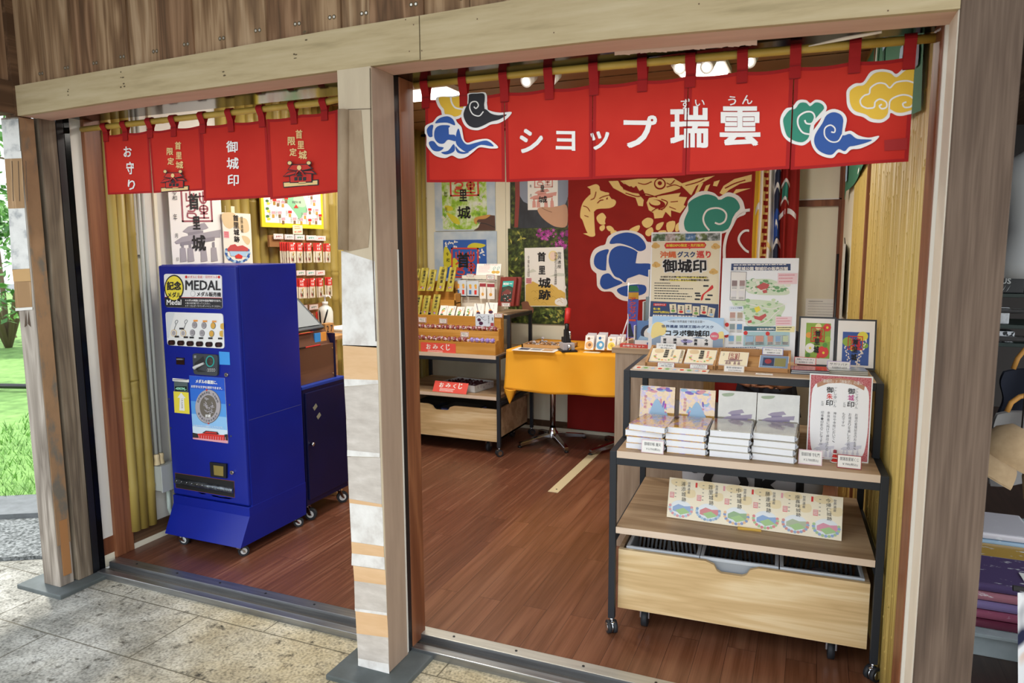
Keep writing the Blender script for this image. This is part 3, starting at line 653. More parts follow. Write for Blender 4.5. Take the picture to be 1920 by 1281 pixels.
# ================================================================ NOREN CURTAINS
M_red = noisy('red noren cotton', [(0.3, '#c3291f'), (0.7, '#cd3325')], (4, 4, 4), 3, 0.75, spec=0.25)
M_redd = mat('dark red hem', '#a81f20', 0.75, 0, 0.25)
M_paper = mat('white print', '#f2efec', 0.7); M_ink = mat('black ink', '#1b1a1c', 0.7)
M_gold = mat('pale gold print', '#eccb8b', 0.7); M_yel = mat('yellow print', '#efc23c', 0.7); M_blue = mat('blue print', '#2b56a2', 0.7)
M_green = mat('green print', '#2f8a72', 0.7); M_navy = mat('navy print', '#1f2f5a', 0.7); M_blk = mat('black print', '#26252b', 0.7)
NY = 0.30
def noren(name, label, xs, z0s, z1s, tabs, group, art):
    """one cloth: panels sewn together along the top third, tabs round the rod"""
    t = thing(name, label, 'shop curtain', (0, NY, 0), 0, group)
    n = len(xs) - 1
    def warp(x, z):
        # soft folds that grow towards the hem
        k = 0
        while k < n - 1 and x > xs[k + 1]: k += 1
        u = (x - xs[k]) / (xs[k + 1] - xs[k]); zt = z1s[k] + (z1s[k + 1] - z1s[k]) * u
        dn = max(0, (zt - z) / 0.3)
        return 0.006 * sin(2 * pi * u + 1.7 * k) * dn + 0.004 * sin(x * 23 + 1) * dn + 0.004 * sin(5 * x)
    for k in range(n):
        xa, xb = xs[k], xs[k + 1]
        (za, zb), (ta, tb) = z0s[k], (z1s[k], z1s[k + 1])
        mb = MB(); gap = 0.0015
        def P(u, v, dy=0):
            x = xa + gap + (xb - xa - 2 * gap) * u; zt = ta + (tb - ta) * u - 0.006 * sin(pi * ((u * 2) % 1)); zb_ = za + (zb - za) * u; z = zb_ + (zt - zb_) * v
            return (x, warp(x, z) + dy, z)
        mb.grid(lambda u, v: P(u, v), 28, 16, M_red)
        mb.grid(lambda u, v: P(1 - u, v, 0.0018), 28, 16, M_red)
        mb.grid(lambda u, v: P(u, v * 0.03, -0.0008), 28, 1, M_redd); mb.grid(lambda u, v: P(u, 0.965 + v * 0.035, -0.0008), 28, 1, M_redd)
        for e in (0.0, 0.965):
            mb.grid(lambda u, v: P(e + u * 0.035, v, -0.0007), 1, 16, M_redd)
        A = Art(f=lambda q: (lambda p: (p.x, p.z))(at(q[0], q[1], y=NY)), eps=0.0011, y0=-0.0012, mb=mb, warp=warp, step=0.03)
        # one map for all artwork, cut to this panel
        art(A, k, xa, xb)
        mb.build('curtain_panel', t)
    for x, zt in tabs:
        mb = MB(); r = 0.019; hw = 0.0165; zr = ROD(x)
        pts = [(-0.004 + warp(x, zt - 0.03), zt - 0.035), (-0.004, zt + 0.012)] + [(-r * cos(a), zr + r * sin(a)) for a in [pi * i / 8 for i in range(9)]] + [(0.006, zt + 0.012), (0.006 + warp(x, zt - 0.03), zt - 0.035)]
        for (ya, zaa), (yb, zbb) in zip(pts, pts[1:]):
            for s_ in (0, 0.0012):
                mb.face([(x - hw, ya - s_, zaa), (x + hw, ya - s_, zaa), (x + hw, yb - s_, zbb), (x - hw, yb - s_, zbb)], M_redd)
        for dz in (0.004, -0.034): mb.box((x - hw, -0.0062 + warp(x, zt), zt + dz - 0.0008), (x + hw, -0.005 + warp(x, zt), zt + dz + 0.0008), mat('thread', '#7d1416', 0.8))
        mb.build('hanging_loop', t)
    return t
def rod(nm, label, x0, x1):
    mb = MB(); zs = []; path = []; rad = []
    nds = [x0 + (x1 - x0) * f for f in (0.13, 0.31, 0.47, 0.66, 0.84)]
    xs_ = [x0] + [q for nd in nds for q in (nd - 0.006, nd, nd + 0.006)] + [x1]
    mb.tube([(x, NY, ROD(x)) for x in xs_], [0.0135] + [q for nd in nds for q in (0.0135, 0.0148, 0.0135)] + [0.0135], M_bamRod, 14)
    tag(mb.build(nm), label, 'rod')
# clip helper: artwork is drawn whole and cut at the panel's sides
class Clip:
    def __init__(s, A, xa, xb): s.A, s.xa, s.xb = A, xa, xb
    def __getattr__(s, k): return getattr(s.A, k)
def clipped(A, xa, xb):
    base = A._flush
    def fl(t, k, y):
        for co, no in ((xa + 0.002, (-1, 0, 0)), (xb - 0.002, (1, 0, 0))):
            bmesh.ops.triangulate(t, faces=t.faces[:])
            bmesh.ops.bisect_plane(t, geom=t.verts[:] + t.edges[:] + t.faces[:], plane_co=(co, 0, 0), plane_no=no, clear_outer=True)
        base(t, k, y)
    A._flush = fl
def ROD(x): return 2.205 + 0.010 * (1 - ((x + 1.3) / 1.6) ** 2) if x < -1.7 else 2.232 - 0.013 * max(0, (x + 0.9)) - 0.002
def ROD(x):
    return 2.190 + (x + 3.2) * 0.0075 if x < -1.6 else 2.228 - 0.018 * max(0.0, x + 1.0) ** 1.2
a2 = zm(640, 0, 2.98); a3 = zm(1280, 0, 2.98); a1 = zm(0, 0, 2.98)
def art_main(A, k, xa, xb):
    clipped(A, xa, xb)
    W, Yl, Bk, Bl, Gr = M_paper, M_yel, M_blk, M_blue, M_green
    if k <= 1:
        A.poly(a2([(535, 545), (540, 590), (560, 620), (570, 648), (640, 668), (690, 640), (712, 600), (705, 530), (620, 538)]), W, 1, True)
        A.poly(a2([(552, 545), (556, 585), (576, 612), (584, 640), (640, 652), (680, 632), (695, 595), (690, 538), (625, 545)]), Yl, 2, True)
        A.stroke(a2([(615, 545), (620, 575), (640, 603), (680, 612)]), 3.0, W, 3)
        A.poly(a2([(708, 525), (760, 519), (808, 520), (816, 570), (808, 602), (840, 622), (890, 630), (951, 626), (925, 662), (880, 690), (838, 697), (805, 716), (762, 730), (715, 720), (685, 690), (672, 640), (690, 590), (712, 560)]), W, 3, True)
        A.poly(a2([(716, 530), (760, 524), (800, 526), (803, 570), (796, 604), (815, 615), (840, 636), (880, 645), (925, 640), (885, 668), (838, 682), (800, 702), (760, 716), (722, 707), (698, 680), (686, 640), (702, 595), (722, 565)]), Bk, 4, True)
        A.stroke(a2([(798, 625), (775, 650), (740, 640), (722, 605), (730, 575), (757, 570), (770, 590), (757, 608), (745, 598)]), 2.2, W, 5)
        A.poly(a2([(520, 682), (545, 652), (590, 640), (632, 652), (652, 685), (678, 715), (686, 770), (710, 800), (760, 785), (820, 778), (852, 795), (880, 826), (840, 832), (780, 826), (745, 852), (705, 880), (660, 887), (620, 870), (580, 884), (530, 872), (500, 842), (482, 812), (490, 772), (472, 742), (478, 706), (505, 690)]), W, 6, True)
        for q in ([(530, 690), (555, 662), (600, 652), (630, 670), (640, 702), (600, 688), (560, 688)], [(485, 730), (500, 705), (520, 702), (514, 740), (515, 765), (495, 765)],
                  [(530, 722), (560, 702), (612, 705), (590, 732), (605, 752), (640, 757), (642, 790), (600, 782), (575, 803), (545, 800), (525, 770)], [(495, 800), (520, 790), (545, 818), (575, 826), (550, 846), (515, 840)],
                  [(560, 852), (600, 842), (632, 806), (636, 845), (590, 864)], [(648, 745), (662, 722), (680, 780), (710, 810), (760, 800), (820, 788), (856, 820), (790, 812), (750, 832), (712, 852), (672, 832), (645, 800)], [(642, 818), (672, 848), (722, 852), (690, 862), (652, 852)]):
            A.poly(a2(q), Bl, 7, True)
    for s_, x0, y0, x1, y1, kk in (('シ', 973.9, 241.6, 1019, 287, 1), ('ョ', 1042.7, 245.6, 1078, 282.5, 1), ('ッ', 1106.4, 246.6, 1143.4, 281.2, 12), ('プ', 1170, 216.4, 1232, 277.8, 2), ('瑞', 1257, 200, 1330, 278, 23), ('雲', 1349.8, 200, 1426, 274, 3),
                                   ('ず', 1277, 186, 1294, 205, 23), ('い', 1304, 188, 1322, 200, 3), ('う', 1365.6, 181, 1380.7, 198, 3), ('ん', 1391.7, 179, 1411, 196, 3)):
        if str(k) in str(kk): A.text(s_, x0, y0, x1, y1, W, 2, 0.022 if y1 - y0 > 25 else 0.012)
    if k >= 3:
        A.poly(a3([(545, 680), (555, 640), (580, 608), (612, 600), (645, 562), (690, 560), (712, 577), (742, 558), (782, 565), (806, 600), (785, 645), (735, 700), (722, 770), (680, 810), (640, 810), (598, 796), (568, 770), (552, 735)]), W, 1, True)
        A.poly(a3([(562, 680), (576, 645), (600, 618), (630, 608), (655, 577), (690, 576), (712, 594), (742, 573), (775, 580), (790, 605), (762, 640), (715, 700), (705, 765), (675, 793), (640, 793), (605, 778), (580, 755)]), Gr, 2, True)
        A.stroke(a3([(722, 752), (672, 742), (645, 700), (648, 655), (685, 628), (722, 628), (738, 655), (722, 690), (692, 690), (682, 672)]), 3.2, W, 3)
        A.poly(a3([(765, 680), (790, 632), (840, 610), (890, 625), (916, 662), (910, 712), (902, 738), (940, 733), (985, 760), (1040, 772), (1097, 762), (1062, 800), (992, 832), (942, 837), (910, 862), (870, 852), (840, 882), (790, 876), (745, 850), (718, 800), (722, 745)]), W, 4, True)
        A.poly(a3([(780, 690), (802, 647), (840, 628), (880, 640), (897, 670), (890, 715), (872, 745), (900, 758), (935, 750), (975, 778), (1055, 784), (1020, 802), (960, 817), (930, 822), (905, 846), (870, 834), (835, 864), (795, 860), (755, 836), (735, 795), (742, 750)]), Bl, 5, True)
        A.stroke(a3([(892, 752), (868, 790), (828, 792), (795, 762), (795, 718), (825, 700), (850, 717), (848, 740), (830, 738)]), 2.6, W, 6)
        A.poly(a3([(915, 545), (920, 500), (960, 468), (1008, 460), (1050, 402), (1110, 387), (1165, 395), (1195, 413), (1240, 377), (1310, 350), (1320, 480), (1310, 610), (1250, 642), (1200, 647), (1162, 632), (1152, 660), (1110, 687), (1050, 682), (1008, 656), (958, 640), (923, 600)]), W, 1, True)
        A.poly(a3([(932, 545), (938, 506), (975, 482), (1015, 474), (1062, 417), (1110, 402), (1160, 410), (1195, 432), (1245, 394), (1310, 370), (1316, 480), (1302, 592), (1250, 624), (1200, 630), (1165, 615), (1150, 605), (1143, 640), (1110, 668), (1055, 663), (1020, 640), (965, 622), (940, 590)]), Yl, 2, True)
        A.stroke(a3([(1030, 608), (1000, 592), (992, 562), (1015, 535), (1042, 525), (1050, 492), (1090, 467), (1130, 470), (1157, 492), (1190, 462), (1250, 452), (1292, 462)]), 3.0, W, 3)
        A.stroke(a3([(1030, 608), (1068, 602), (1075, 572), (1102, 556), (1136, 572), (1138, 600), (1112, 610), (1098, 595), (1112, 585)]), 3.0, W, 3)
        A.stroke(a3([(1152, 612), (1162, 560), (1220, 532), (1270, 537), (1292, 562), (1276, 595), (1240, 600), (1230, 580), (1250, 570)]), 3.0, W, 3)
        A.poly(a3([(1125, 785), (1255, 770), (1255, 835), (1127, 845)]), mat('sewn red patch', '#a5201f', 0.75), 1)
def castle(A, x0, y0, x1, y1):
    """little hall with a curved gable on a stone terrace"""
    g = lambda pts: [(x0 + a * (x1 - x0) / 100, y0 + b * (y1 - y0) / 100) for a, b in pts]
    O, R, G, K = M_blk, mat('red roof print', '#c52a20', 0.7), M_gold, M_blk
    A.poly(g([(0, 78), (100, 68), (100, 90), (60, 93), (2, 100)]), O, 1); A.poly(g([(3, 81), (97, 72), (97, 87), (60, 90), (4, 96)]), G, 2)
    A.poly(g([(18, 42), (84, 36), (84, 80), (20, 82)]), O, 3); A.poly(g([(21, 46), (81, 40), (81, 76), (23, 79)]), R, 4)
    for a in (34, 46, 58): A.poly(g([(a, 60), (a + 9, 59), (a + 9, 72), (a, 73)]), K, 5)
    A.poly(g([(2, 58), (16, 40), (86, 34), (98, 50), (80, 48), (50, 44), (22, 56)]), O, 6); A.poly(g([(6, 55), (18, 43), (50, 38), (84, 37), (92, 46), (78, 44), (50, 41), (22, 52)]), R, 7)
    A.poly(g([(16, 32), (28, 12), (74, 10), (88, 28), (70, 34), (50, 40), (34, 36)]), O, 8); A.poly(g([(20, 30), (30, 15), (72, 13), (83, 26), (68, 31), (50, 36), (34, 33)]), R, 9)
    A.poly(g([(34, 58), (42, 36), (50, 26), (60, 36), (70, 54), (60, 46), (50, 38), (44, 46)]), O, 10); A.poly(g([(38, 54), (44, 38), (50, 30), (58, 38), (65, 50), (58, 44), (50, 35), (45, 44)]), R, 11)
    A.poly(g([(42, 58), (50, 42), (60, 56)]), K, 10); A.ell(*g([(51, 25)])[0], 0.06 * (x1 - x0), 0.09 * (y1 - y0), G, 12)
    for s_ in (25, 78): A.ell(*g([(s_, 7)])[0], 0.075 * (x1 - x0), 0.085 * (y1 - y0), O, 12); A.ell(*g([(s_, 7)])[0], 0.055 * (x1 - x0), 0.065 * (y1 - y0), G, 13)
    A.poly(g([(46, 78), (64, 77), (70, 90), (40, 92)]), G, 3); A.stroke(g([(45, 84), (66, 82)]), 0.01 * (x1 - x0), K, 5, False)
def art_side(A, k, xa, xb):
    W, G = M_paper, M_gold
    def T(c, x0, y0, x1, y1, m): A.text(c, x0 / 2.98, y0 / 2.98, x1 / 2.98, y1 / 2.98, m, 2, 0.018)
    if k == 0:
        T('お', 695, 820, 742, 878, W); T('守', 710, 905, 755, 975, W); T('り', 718, 1005, 762, 1062, W)
    if k == 1:
        for c, b in zip('首里城限定', ((985, 793, 1018, 837), (990, 850, 1022, 890), (990, 902, 1030, 943), (940, 828, 975, 868), (945, 882, 980, 922))): T(c, *b, G)
        castle(A, 905 / 2.98, 952 / 2.98, 1060 / 2.98, 1077 / 2.98)
    if k == 2:
        for c, b in zip('御城印', ((1265, 788, 1328, 852), (1268, 880, 1333, 945), (1272, 975, 1333, 1038))): T(c, *b, W)
    if k == 3:
        for c, b in zip('首里城限定', ((1652, 725, 1690, 775), (1662, 788, 1700, 832), (1668, 842, 1715, 890), (1607, 765, 1650, 812), (1617, 828, 1657, 872))): T(c, *b, G)
        castle(A, 1577 / 2.98, 902 / 2.98, 1780 / 2.98, 1050 / 2.98)
def PX(x, y): p = at(x, y, y=NY); return p
mx = [PX(797, 185).x, PX(945, 180).x, PX(1111, 165).x, PX(1291, 150).x, PX(1489, 135).x, PX(1716.5, 120).x]
mt = [PX(797, 187).z, PX(945, 173).z, PX(1113, 158).z, PX(1294, 143).z, PX(1490, 126).z, PX(1716, 104).z]
mbm = [(PX(799, 342).z, PX(944, 341).z), (PX(948, 341).z, PX(1108, 336).z), (PX(1112, 336).z, PX(1290, 329).z), (PX(1293, 328).z, PX(1487, 317).z), (PX(1496, 318).z, PX(1716, 302).z)]
def tb(pts): return [(PX(x, y).x, PX(x, y).z) for x, y in pts]
noren('shop_curtain', 'wide red five panel curtain with cloud patterns and white shop name over entrance', mx, mbm, mt,
      tb([(799, 186), (870, 182), (946, 173), (1030, 168), (1114, 160), (1205, 153), (1295, 145), (1392, 136), (1491, 127), (1602, 116), (1705, 108)]), None, art_main)
sx_ = [PX(202, 365).x, PX(288, 362).x, PX(383.5, 362).x, PX(506, 372).x, PX(640, 358).x]
st_ = [PX(201, 252).z, PX(283, 245).z, PX(381, 235).z, PX(491, 224).z, PX(640, 205).z]
sb_ = [(PX(203, 365).z, PX(288, 362).z), (PX(290, 362).z, PX(382, 357).z), (PX(385, 377).z, PX(504, 370).z), (PX(508, 374).z, PX(637, 360).z)]
noren('shop_curtain', 'short red curtain with four panels of vertical writing left of middle post', sx_, sb_, st_,
      tb([(199, 252), (236, 250), (283, 245), (327, 242), (381, 236), (433, 232), (491, 223), (551, 217), (609, 210)]), None, art_side)
rod('curtain_rod', 'yellow bamboo rod carrying the wide red curtain', -1.458, 0.291)
rod('curtain_rod', 'yellow bamboo rod carrying the short red curtain', -3.325, -1.6)
# ================================================================ LEFT BAY: MEDAL MACHINE AND WHAT IS AROUND IT
M_blu = noisy('blue machine paint', [(0.3, '#0e2089'), (0.7, '#122595')], (3, 3, 3), 2, 0.3, spec=0.35)
M_nvy = noisy('dark blue cabinet paint', [(0.3, '#0d1138'), (0.7, '#101544')], (3, 3, 3), 2, 0.35)
M_chrome = mat('chrome', '#c9ccd0', 0.14, 1.0); M_rubber = mat('dark rubber', '#22252a', 0.6); M_grey = mat('grey plastic', '#6d7176', 0.5)
M_dgrey = mat('dark grey plastic', '#3f4449', 0.45); M_lgrey = mat('light grey plastic', '#cfd1cf', 0.5); M_wht = mat('white gloss board', '#f4f4f2', 0.3)
M_redp = mat('red print', '#d8332c', 0.6); M_rust = mat('rust', '#7a4426', 0.9); M_silver = mat('silver print', '#b3adb0', 0.5); M_goldp = mat('gold print', '#d9b04e', 0.5)
M_ylw = mat('bright yellow print', '#f2e04a', 0.6); M_skyb = mat('light blue print', '#3f9be8', 0.6); M_dk = mat('dark print', '#2a2a2e', 0.6); M_orng = mat('orange print', '#f0a24a', 0.6)
M_card = mat('white card', '#f1efe9', 0.65); M_creamc = mat('cream card', '#efe4c4', 0.65); M_gtext = mat('grey text', '#6a6a70', 0.7); M_pink = mat('pink print', '#e7a5ae', 0.7); M_purp = mat('purple print', '#8b78c9', 0.7)
M_lblue = mat('pale blue print', '#a9cbe6', 0.7); M_lgreen = mat('leaf green print', '#7fae5a', 0.7); M_crim = mat('crimson seal', '#a03a44', 0.7); M_teal = mat('teal print', '#2aa198', 0.6)
def caster(t, x, y, r=0.034, top=0.085, yaw=0.6, mw=None):
    """swivel caster: plate, fork, wheel with pale hub"""
    mb = MB(); c, s_ = cos(yaw), sin(yaw); wx, wy = x + 0.022 * c, y + 0.022 * s_; ax = Vector((-s_, c, 0))
    mb.box((x - 0.026, y - 0.026, top - 0.006), (x + 0.026, y + 0.026, top), M_chrome); mb.cyl((x, y, top - 0.022), (x, y, top - 0.004), 0.016, M_chrome, 14)
    for q in (-1, 1):
        o = ax * (0.016 * q); mb.hexa([(wx + o.x - .012, wy + o.y - .003, r - 0.004), (wx + o.x + .012, wy + o.y - .003, r - 0.004), (wx + o.x + .012, wy + o.y + .003, r - 0.004), (wx + o.x - .012, wy + o.y + .003, r - 0.004)],
                                       [(x + o.x - .016, y + o.y - .003, top - 0.018), (x + o.x + .016, y + o.y - .003, top - 0.018), (x + o.x + .016, y + o.y + .003, top - 0.018), (x + o.x - .016, y + o.y + .003, top - 0.018)], M_chrome)
    br = rel(mb, t).build('caster', t)
    mb = MB(); w0 = Vector((wx, wy, r)); mb.cyl(w0 - ax * 0.012, w0 + ax * 0.012, r, mw or M_rubber, 22); mb.cyl(w0 - ax * 0.0135, w0 + ax * 0.0135, r * 0.6, M_lgrey, 16); mb.cyl(w0 - ax * 0.02, w0 + ax * 0.02, 0.006, M_chrome, 10)
    rel(mb, t).build('wheel', br)
MX0, MX1, MY0, MY1, MZ = -3.232, -2.69, 0.604, 1.056, 1.527
tm = thing('medal_vending_machine', 'tall blue souvenir medal vending machine on casters', 'vending machine', (-2.96, 0.83, 0))
mb = MB(); mb.box((MX0, MY0 + 0.02, 0.2), (MX1, MY1, MZ), M_blu, 0.006)
mb.box((MX1 - 0.002, MY0 + 0.03, 0.72), (MX1 + 0.0006, MY1 - 0.01, 0.7215), mat('scratched blue', '#5a5f8a', 0.5)); rel(mb, tm).build('body', tm)
mb = MB(); mb.box((MX0, MY0, 0.262), (MX1 - 0.004, MY0 + 0.03, MZ - 0.004), M_blu, 0.012, seg=4)
for q in ((115, 1145), (600, 1192)):
    p = at(290 + q[0] / 4.269, 480 + q[1] / 4.269, y=MY0); mb.cyl((p.x, MY0 - 0.002, p.z), (p.x, MY0 + 0.01, p.z), 0.005, M_dgrey, 8)
for q in ((510, 420), (108, 365)):
    p = at(290 + q[0] / 3.558, 700 + q[1] / 3.558, y=MY0); mb.cyl((p.x, MY0 - 0.002, p.z), (p.x, MY0 + 0.01, p.z), 0.005, M_dgrey, 8)
fM = lambda q: (lambda p: (p.x, p.z))(at(q[0], q[1], y=MY0))
A = Art(f=fM, eps=0.0006, y0=MY0, mb=mb); b4 = zm(290, 480, 4.269); b5 = zm(290, 700, 3.558)
A.poly(b5([(285, 793), (330, 800), (345, 806), (320, 808), (300, 800)]), M_rust); A.poly(b5([(375, 812), (400, 815), (440, 826), (480, 828), (525, 836), (500, 840), (450, 834), (420, 828), (390, 822)]), M_rust); A.poly(b5([(335, 690), (350, 692), (345, 696)]), M_rust)
door = rel(mb, tm).build('door', tm)
mb = MB()      # flared plinth
mb.hexa([(MX0 - 0.0, 0.53, 0.06), (MX1 - 0.005, 0.53, 0.06), (MX1 - 0.005, MY1, 0.06), (MX0, MY1, 0.06)], [(MX0, MY0 - 0.004, 0.21), (MX1 + 0.001, MY0 - 0.004, 0.21), (MX1 + 0.001, MY1, 0.21), (MX0, MY1, 0.21)], M_blu, 0.002)
mb.box((MX0, MY0 - 0.003, 0.208), (MX1 + 0.001, MY1, 0.258), M_blu, 0.002)
rel(mb, tm).build('base', tm)
for x, y, a in ((-3.15, 0.565, 0.2), (-2.735, 0.56, 0.9), (-2.735, 1.0, 0.6), (-3.18, 1.0, 0.5)): caster(tm, x, y, top=0.064, r=0.028, yaw=a)
def onface(name, parent, fn, t=0.004, eps=0.0006):
    mb = MB(); A = Art(f=fM, eps=eps, y0=MY0 - t, mb=mb); fn(A, mb); return rel(mb, tm).build(name, parent)
def plate(mb, A, pts, m, t=0.004, r=None):
    """raised plate from a pixel outline"""
    P = [fM(q) for q in pts]; mb.prism(P[::-1], MY0 - t, MY0 + 0.001, m)
def rquad(q, r):
    """corner-rounded four-sided outline"""
    out = []
    for i in range(4):
        p = Vector(q[i]); a = Vector(q[i - 1]); b = Vector(q[(i + 1) % 4]); da = (a - p).normalized() * r; db = (b - p).normalized() * r
        for k in range(5):
            t = k / 4; out.append(tuple((p + da) * (1 - t) ** 2 + p * 2 * t * (1 - t) + (p + db) * t * t))
    return out
def header(A, mb):
    plate(mb, A, b4(rquad([(78, 143), (540, 152), (546, 424), (90, 410)], 22)), M_wht)
    A.poly(b4([(85, 328), (544, 336), (546, 402)] + rquad([(84, 328), (544, 336), (546, 423), (90, 409)], 20)[10:20][::1] + [(87, 390)]), M_dk, 1)
    A.stroke(b4([(86, 329), (544, 336)]), 0.9, M_redp, 2, False)
    A.ell(*b4([(162, 257)])[0], 78 / 4.269, 106 / 4.269, M_dk, 2, 32); A.ell(*b4([(162, 257)])[0], 69 / 4.269, 96 / 4.269, M_ylw, 3, 32)
    def T(s_, x0, y0, x1, y1, m, o=0.0, L=5, sk=0): A.text(s_, 290 + x0 / 4.269, 480 + y0 / 4.269, 290 + x1 / 4.269, 480 + y1 / 4.269, m, L, o, sk / 4.269)
    T('記念', 105, 203, 220, 274, M_dk, 0.03); T('メダル', 112, 288, 218, 332, M_dk, 0.02, sk=2); T('Medal', 105, 349, 223, 392, M_wht, 0.02, 6)
    for q in ((259, 168), (521, 169)): A.ell(*b4([q])[0], 2.2, 2.7, M_redp, 3, 14)
    T('メダルに名前・日付が入る', 272, 157, 510, 179, M_redp); T('MEDAL', 253, 194, 536, 272, M_dk, 0.02, sk=3); T('メダル販売機', 346, 286, 538, 323, M_dk, 0.015, sk=4)
    A.ell(*b4([(313, 302)])[0], 4.8, 5.8, M_lgrey, 3, 18); A.ell(*b4([(313, 302)])[0], 3.6, 4.6, M_wht, 4, 18)
    T('＊メダルの両面に日付や名前が刻印できます。', 253, 346, 540, 364, M_wht, 0.02, sk=4); T('＊横の刻印機で打ってください。', 253, 369, 455, 386, M_wht, 0, sk=3); T('＊キーホルダーやペンダントにしてください。', 253, 391, 540, 407, M_wht, 0, sk=4)
onface('header_sign', door, header)
def disp(A, mb):
    plate(mb, A, b4(rquad([(90, 448), (550, 461), (562, 742), (106, 714)], 24)), M_wht)
    A.poly(b4([(95, 452), (165, 455), (135, 560), (120, 660), (103, 650)]), mat('pale grey print', '#dfe3e6', 0.6), 1)
    for k, (x, y) in enumerate(((325, 553), (400, 556), (474, 558), (308, 615), (385, 618), (462, 622))):
        m = M_silver if k % 3 < 2 else M_goldp; A.ell(*b4([(x, y)])[0], 21 / 4.269, 27 / 4.269, M_gtext, 2); A.ell(*b4([(x - 1, y)])[0], 18 / 4.269, 24 / 4.269, m, 3)
        for j in (-9, 0, 8): A.stroke(b4([(x - 10, y + j), (x - 2, y + j - 4), (x + 10, y + j + 1)]), 0.7, M_gtext if k % 3 < 2 else M_orng, 4)
    for x, y in ((545, 563), (538, 622)):
        A.poly(b4([(x - 14, y), (x - 10, y - 20), (x + 6, y - 26), (x + 14, y - 26), (x + 15, y + 26), (x + 4, y + 26), (x - 10, y + 18)]), M_goldp, 3)
    for x, y, tx, ty in ((160, 617, 184, 512), (235, 618, 260, 510)):
        A.ell(*b4([(x, y)])[0], 24 / 4.269, 28 / 4.269, M_goldp, 2); A.ell(*b4([(x, y)])[0], 20 / 4.269, 24 / 4.269, M_wht, 3); A.ell(*b4([(x, y)])[0], 15 / 4.269, 19 / 4.269, M_silver, 4)
        A.stroke(b4([(x + 4, y - 28), (x + 10, y - 50), ((x + tx) / 2 + 4, (y + ty) / 2 - 10), (tx - 8, ty + 40)]), 0.9, M_gtext, 3); A.stroke(b4([(tx - 8, ty + 38), (tx - 14, ty + 15), (tx, ty), (tx + 8, ty + 12), (tx - 6, ty + 36)]), 0.8, M_gtext, 3)
    for x, y in ((185, 645), (257, 650), (304, 652), (378, 657), (454, 658), (532, 660), (222, 581)): A.rect(*b4([(x - 17, y - 7)])[0], *b4([(x + 17, y + 7)])[0], M_dk, 5)
    for x, y in ((335, 518), (410, 522), (484, 524)): A.rect(*b4([(x - 17, y - 7)])[0], *b4([(x + 17, y + 7)])[0], M_orng, 5)
dp = onface('display_window', door, disp)
for x, y in ((143, 693), (217, 696), (292, 700), (367, 703), (443, 707), (520, 710)):
    def btn(A, mb, x=x, y=y):
        pts = [(x + (14 if c > 0 else -14) + 13 * c, y + 20 * s_) for c, s_ in ((cos(2 * pi * k / 20 + 0.01), sin(2 * pi * k / 20 + 0.01)) for k in range(20))]
        P = [fM(q) for q in b4(pts)]; mb.prism(P[::-1], MY0 - 0.009, MY0 - 0.004, mat('dark button', '#26151a', 0.25))
        A.ell(*b4([(x + 2, y)])[0], 3.0, 2.6, mat('button centre', '#3a1c22', 0.3), 9)
    onface('button', dp, btn)
def coin(A, mb):
    plate(mb, A, b4(rquad([(316, 778), (518, 790), (516, 960), (326, 944)], 22)), M_dgrey, 0.012)
    A.y0 = MY0 - 0.012
    A.poly(b4([(335, 855), (405, 800), (418, 850), (360, 905), (432, 925), (360, 928), (335, 890)]), mat('coin slot recess', '#23262a', 0.5), 1)
    A.ell(*b4([(458, 841)])[0], 35 / 4.269, 46 / 4.269, M_teal, 1, 24); A.ell(*b4([(458, 841)])[0], 26 / 4.269, 36 / 4.269, M_dk, 2, 24); A.ell(*b4([(460, 843)])[0], 21 / 4.269, 30 / 4.269, M_chrome, 3, 24); A.stroke(b4([(440, 838), (480, 845)]), 0.9, M_dk, 4, False)
    for k in range(4):
        A.ell(*b4([(443 + 16 * k, 911)])[0], 1.9, 2.9, M_wht, 2, 14); A.ell(*b4([(443 + 16 * k, 911)])[0], 1.5, 2.4, M_dgrey, 3, 14)
    A.lines(*b4([(330, 796)])[0], *b4([(352, 818)])[0], 3, M_wht, 2)
cn = onface('coin_mechanism', door, coin)
def lever(A, mb):
    a, b_ = fM(b4([(412, 856)])[0]), fM(b4([(345, 893)])[0]); mb.tube([(a[0], MY0 - 0.016, a[1]), (b_[0] + .012, MY0 - 0.022, b_[1] + .008), (b_[0], MY0 - 0.026, b_[1])], [0.006, 0.0085, 0.010], M_lgrey, 10)
onface('return_lever', cn, lever)
def simple(q, m, t=0.002, extra=None):
    def fn(A, mb):
        plate(mb, A, q, m, t); A.y0 = MY0 - t
        if extra: extra(A)
    return fn
onface('blue_sticker', door, simple(b4([(517, 765), (600, 770), (605, 873), (521, 869)]), M_skyb))
onface('coin_counter', door, simple(b4([(175, 812), (240, 816), (241, 871), (176, 868)]), mat('dark red window', '#241013', 0.2), 0.003, lambda A: (A.rect(*b4([(178, 818)])[0], *b4([(238, 834)])[0], M_dk, 1), A.lines(*b4([(180, 822)])[0], *b4([(236, 834)])[0], 2, M_lgrey, 2))))
onface('label_strip', door, simple(b4([(145, 978), (275, 990), (275, 1012), (146, 1001)]), M_card, 0.002, lambda A: A.lines(*b4([(152, 988)])[0], *b4([(268, 1006)])[0], 1, M_gtext, 1)))
onface('readout', door, simple(b4([(162, 1003), (268, 1012), (270, 1087), (164, 1078)]), mat('grey green window', '#5b6a6c', 0.3), 0.006, lambda A: (A.rect(*b4([(170, 1042)])[0], *b4([(266, 1080)])[0], mat('dark green window', '#1d3230', 0.2), 1), A.text('-40907ML-', *b4([(174, 1048)])[0], *b4([(262, 1070)])[0], mat('pale green digits', '#a9efd2', 0.5), 2, 0.02, 1.2))))
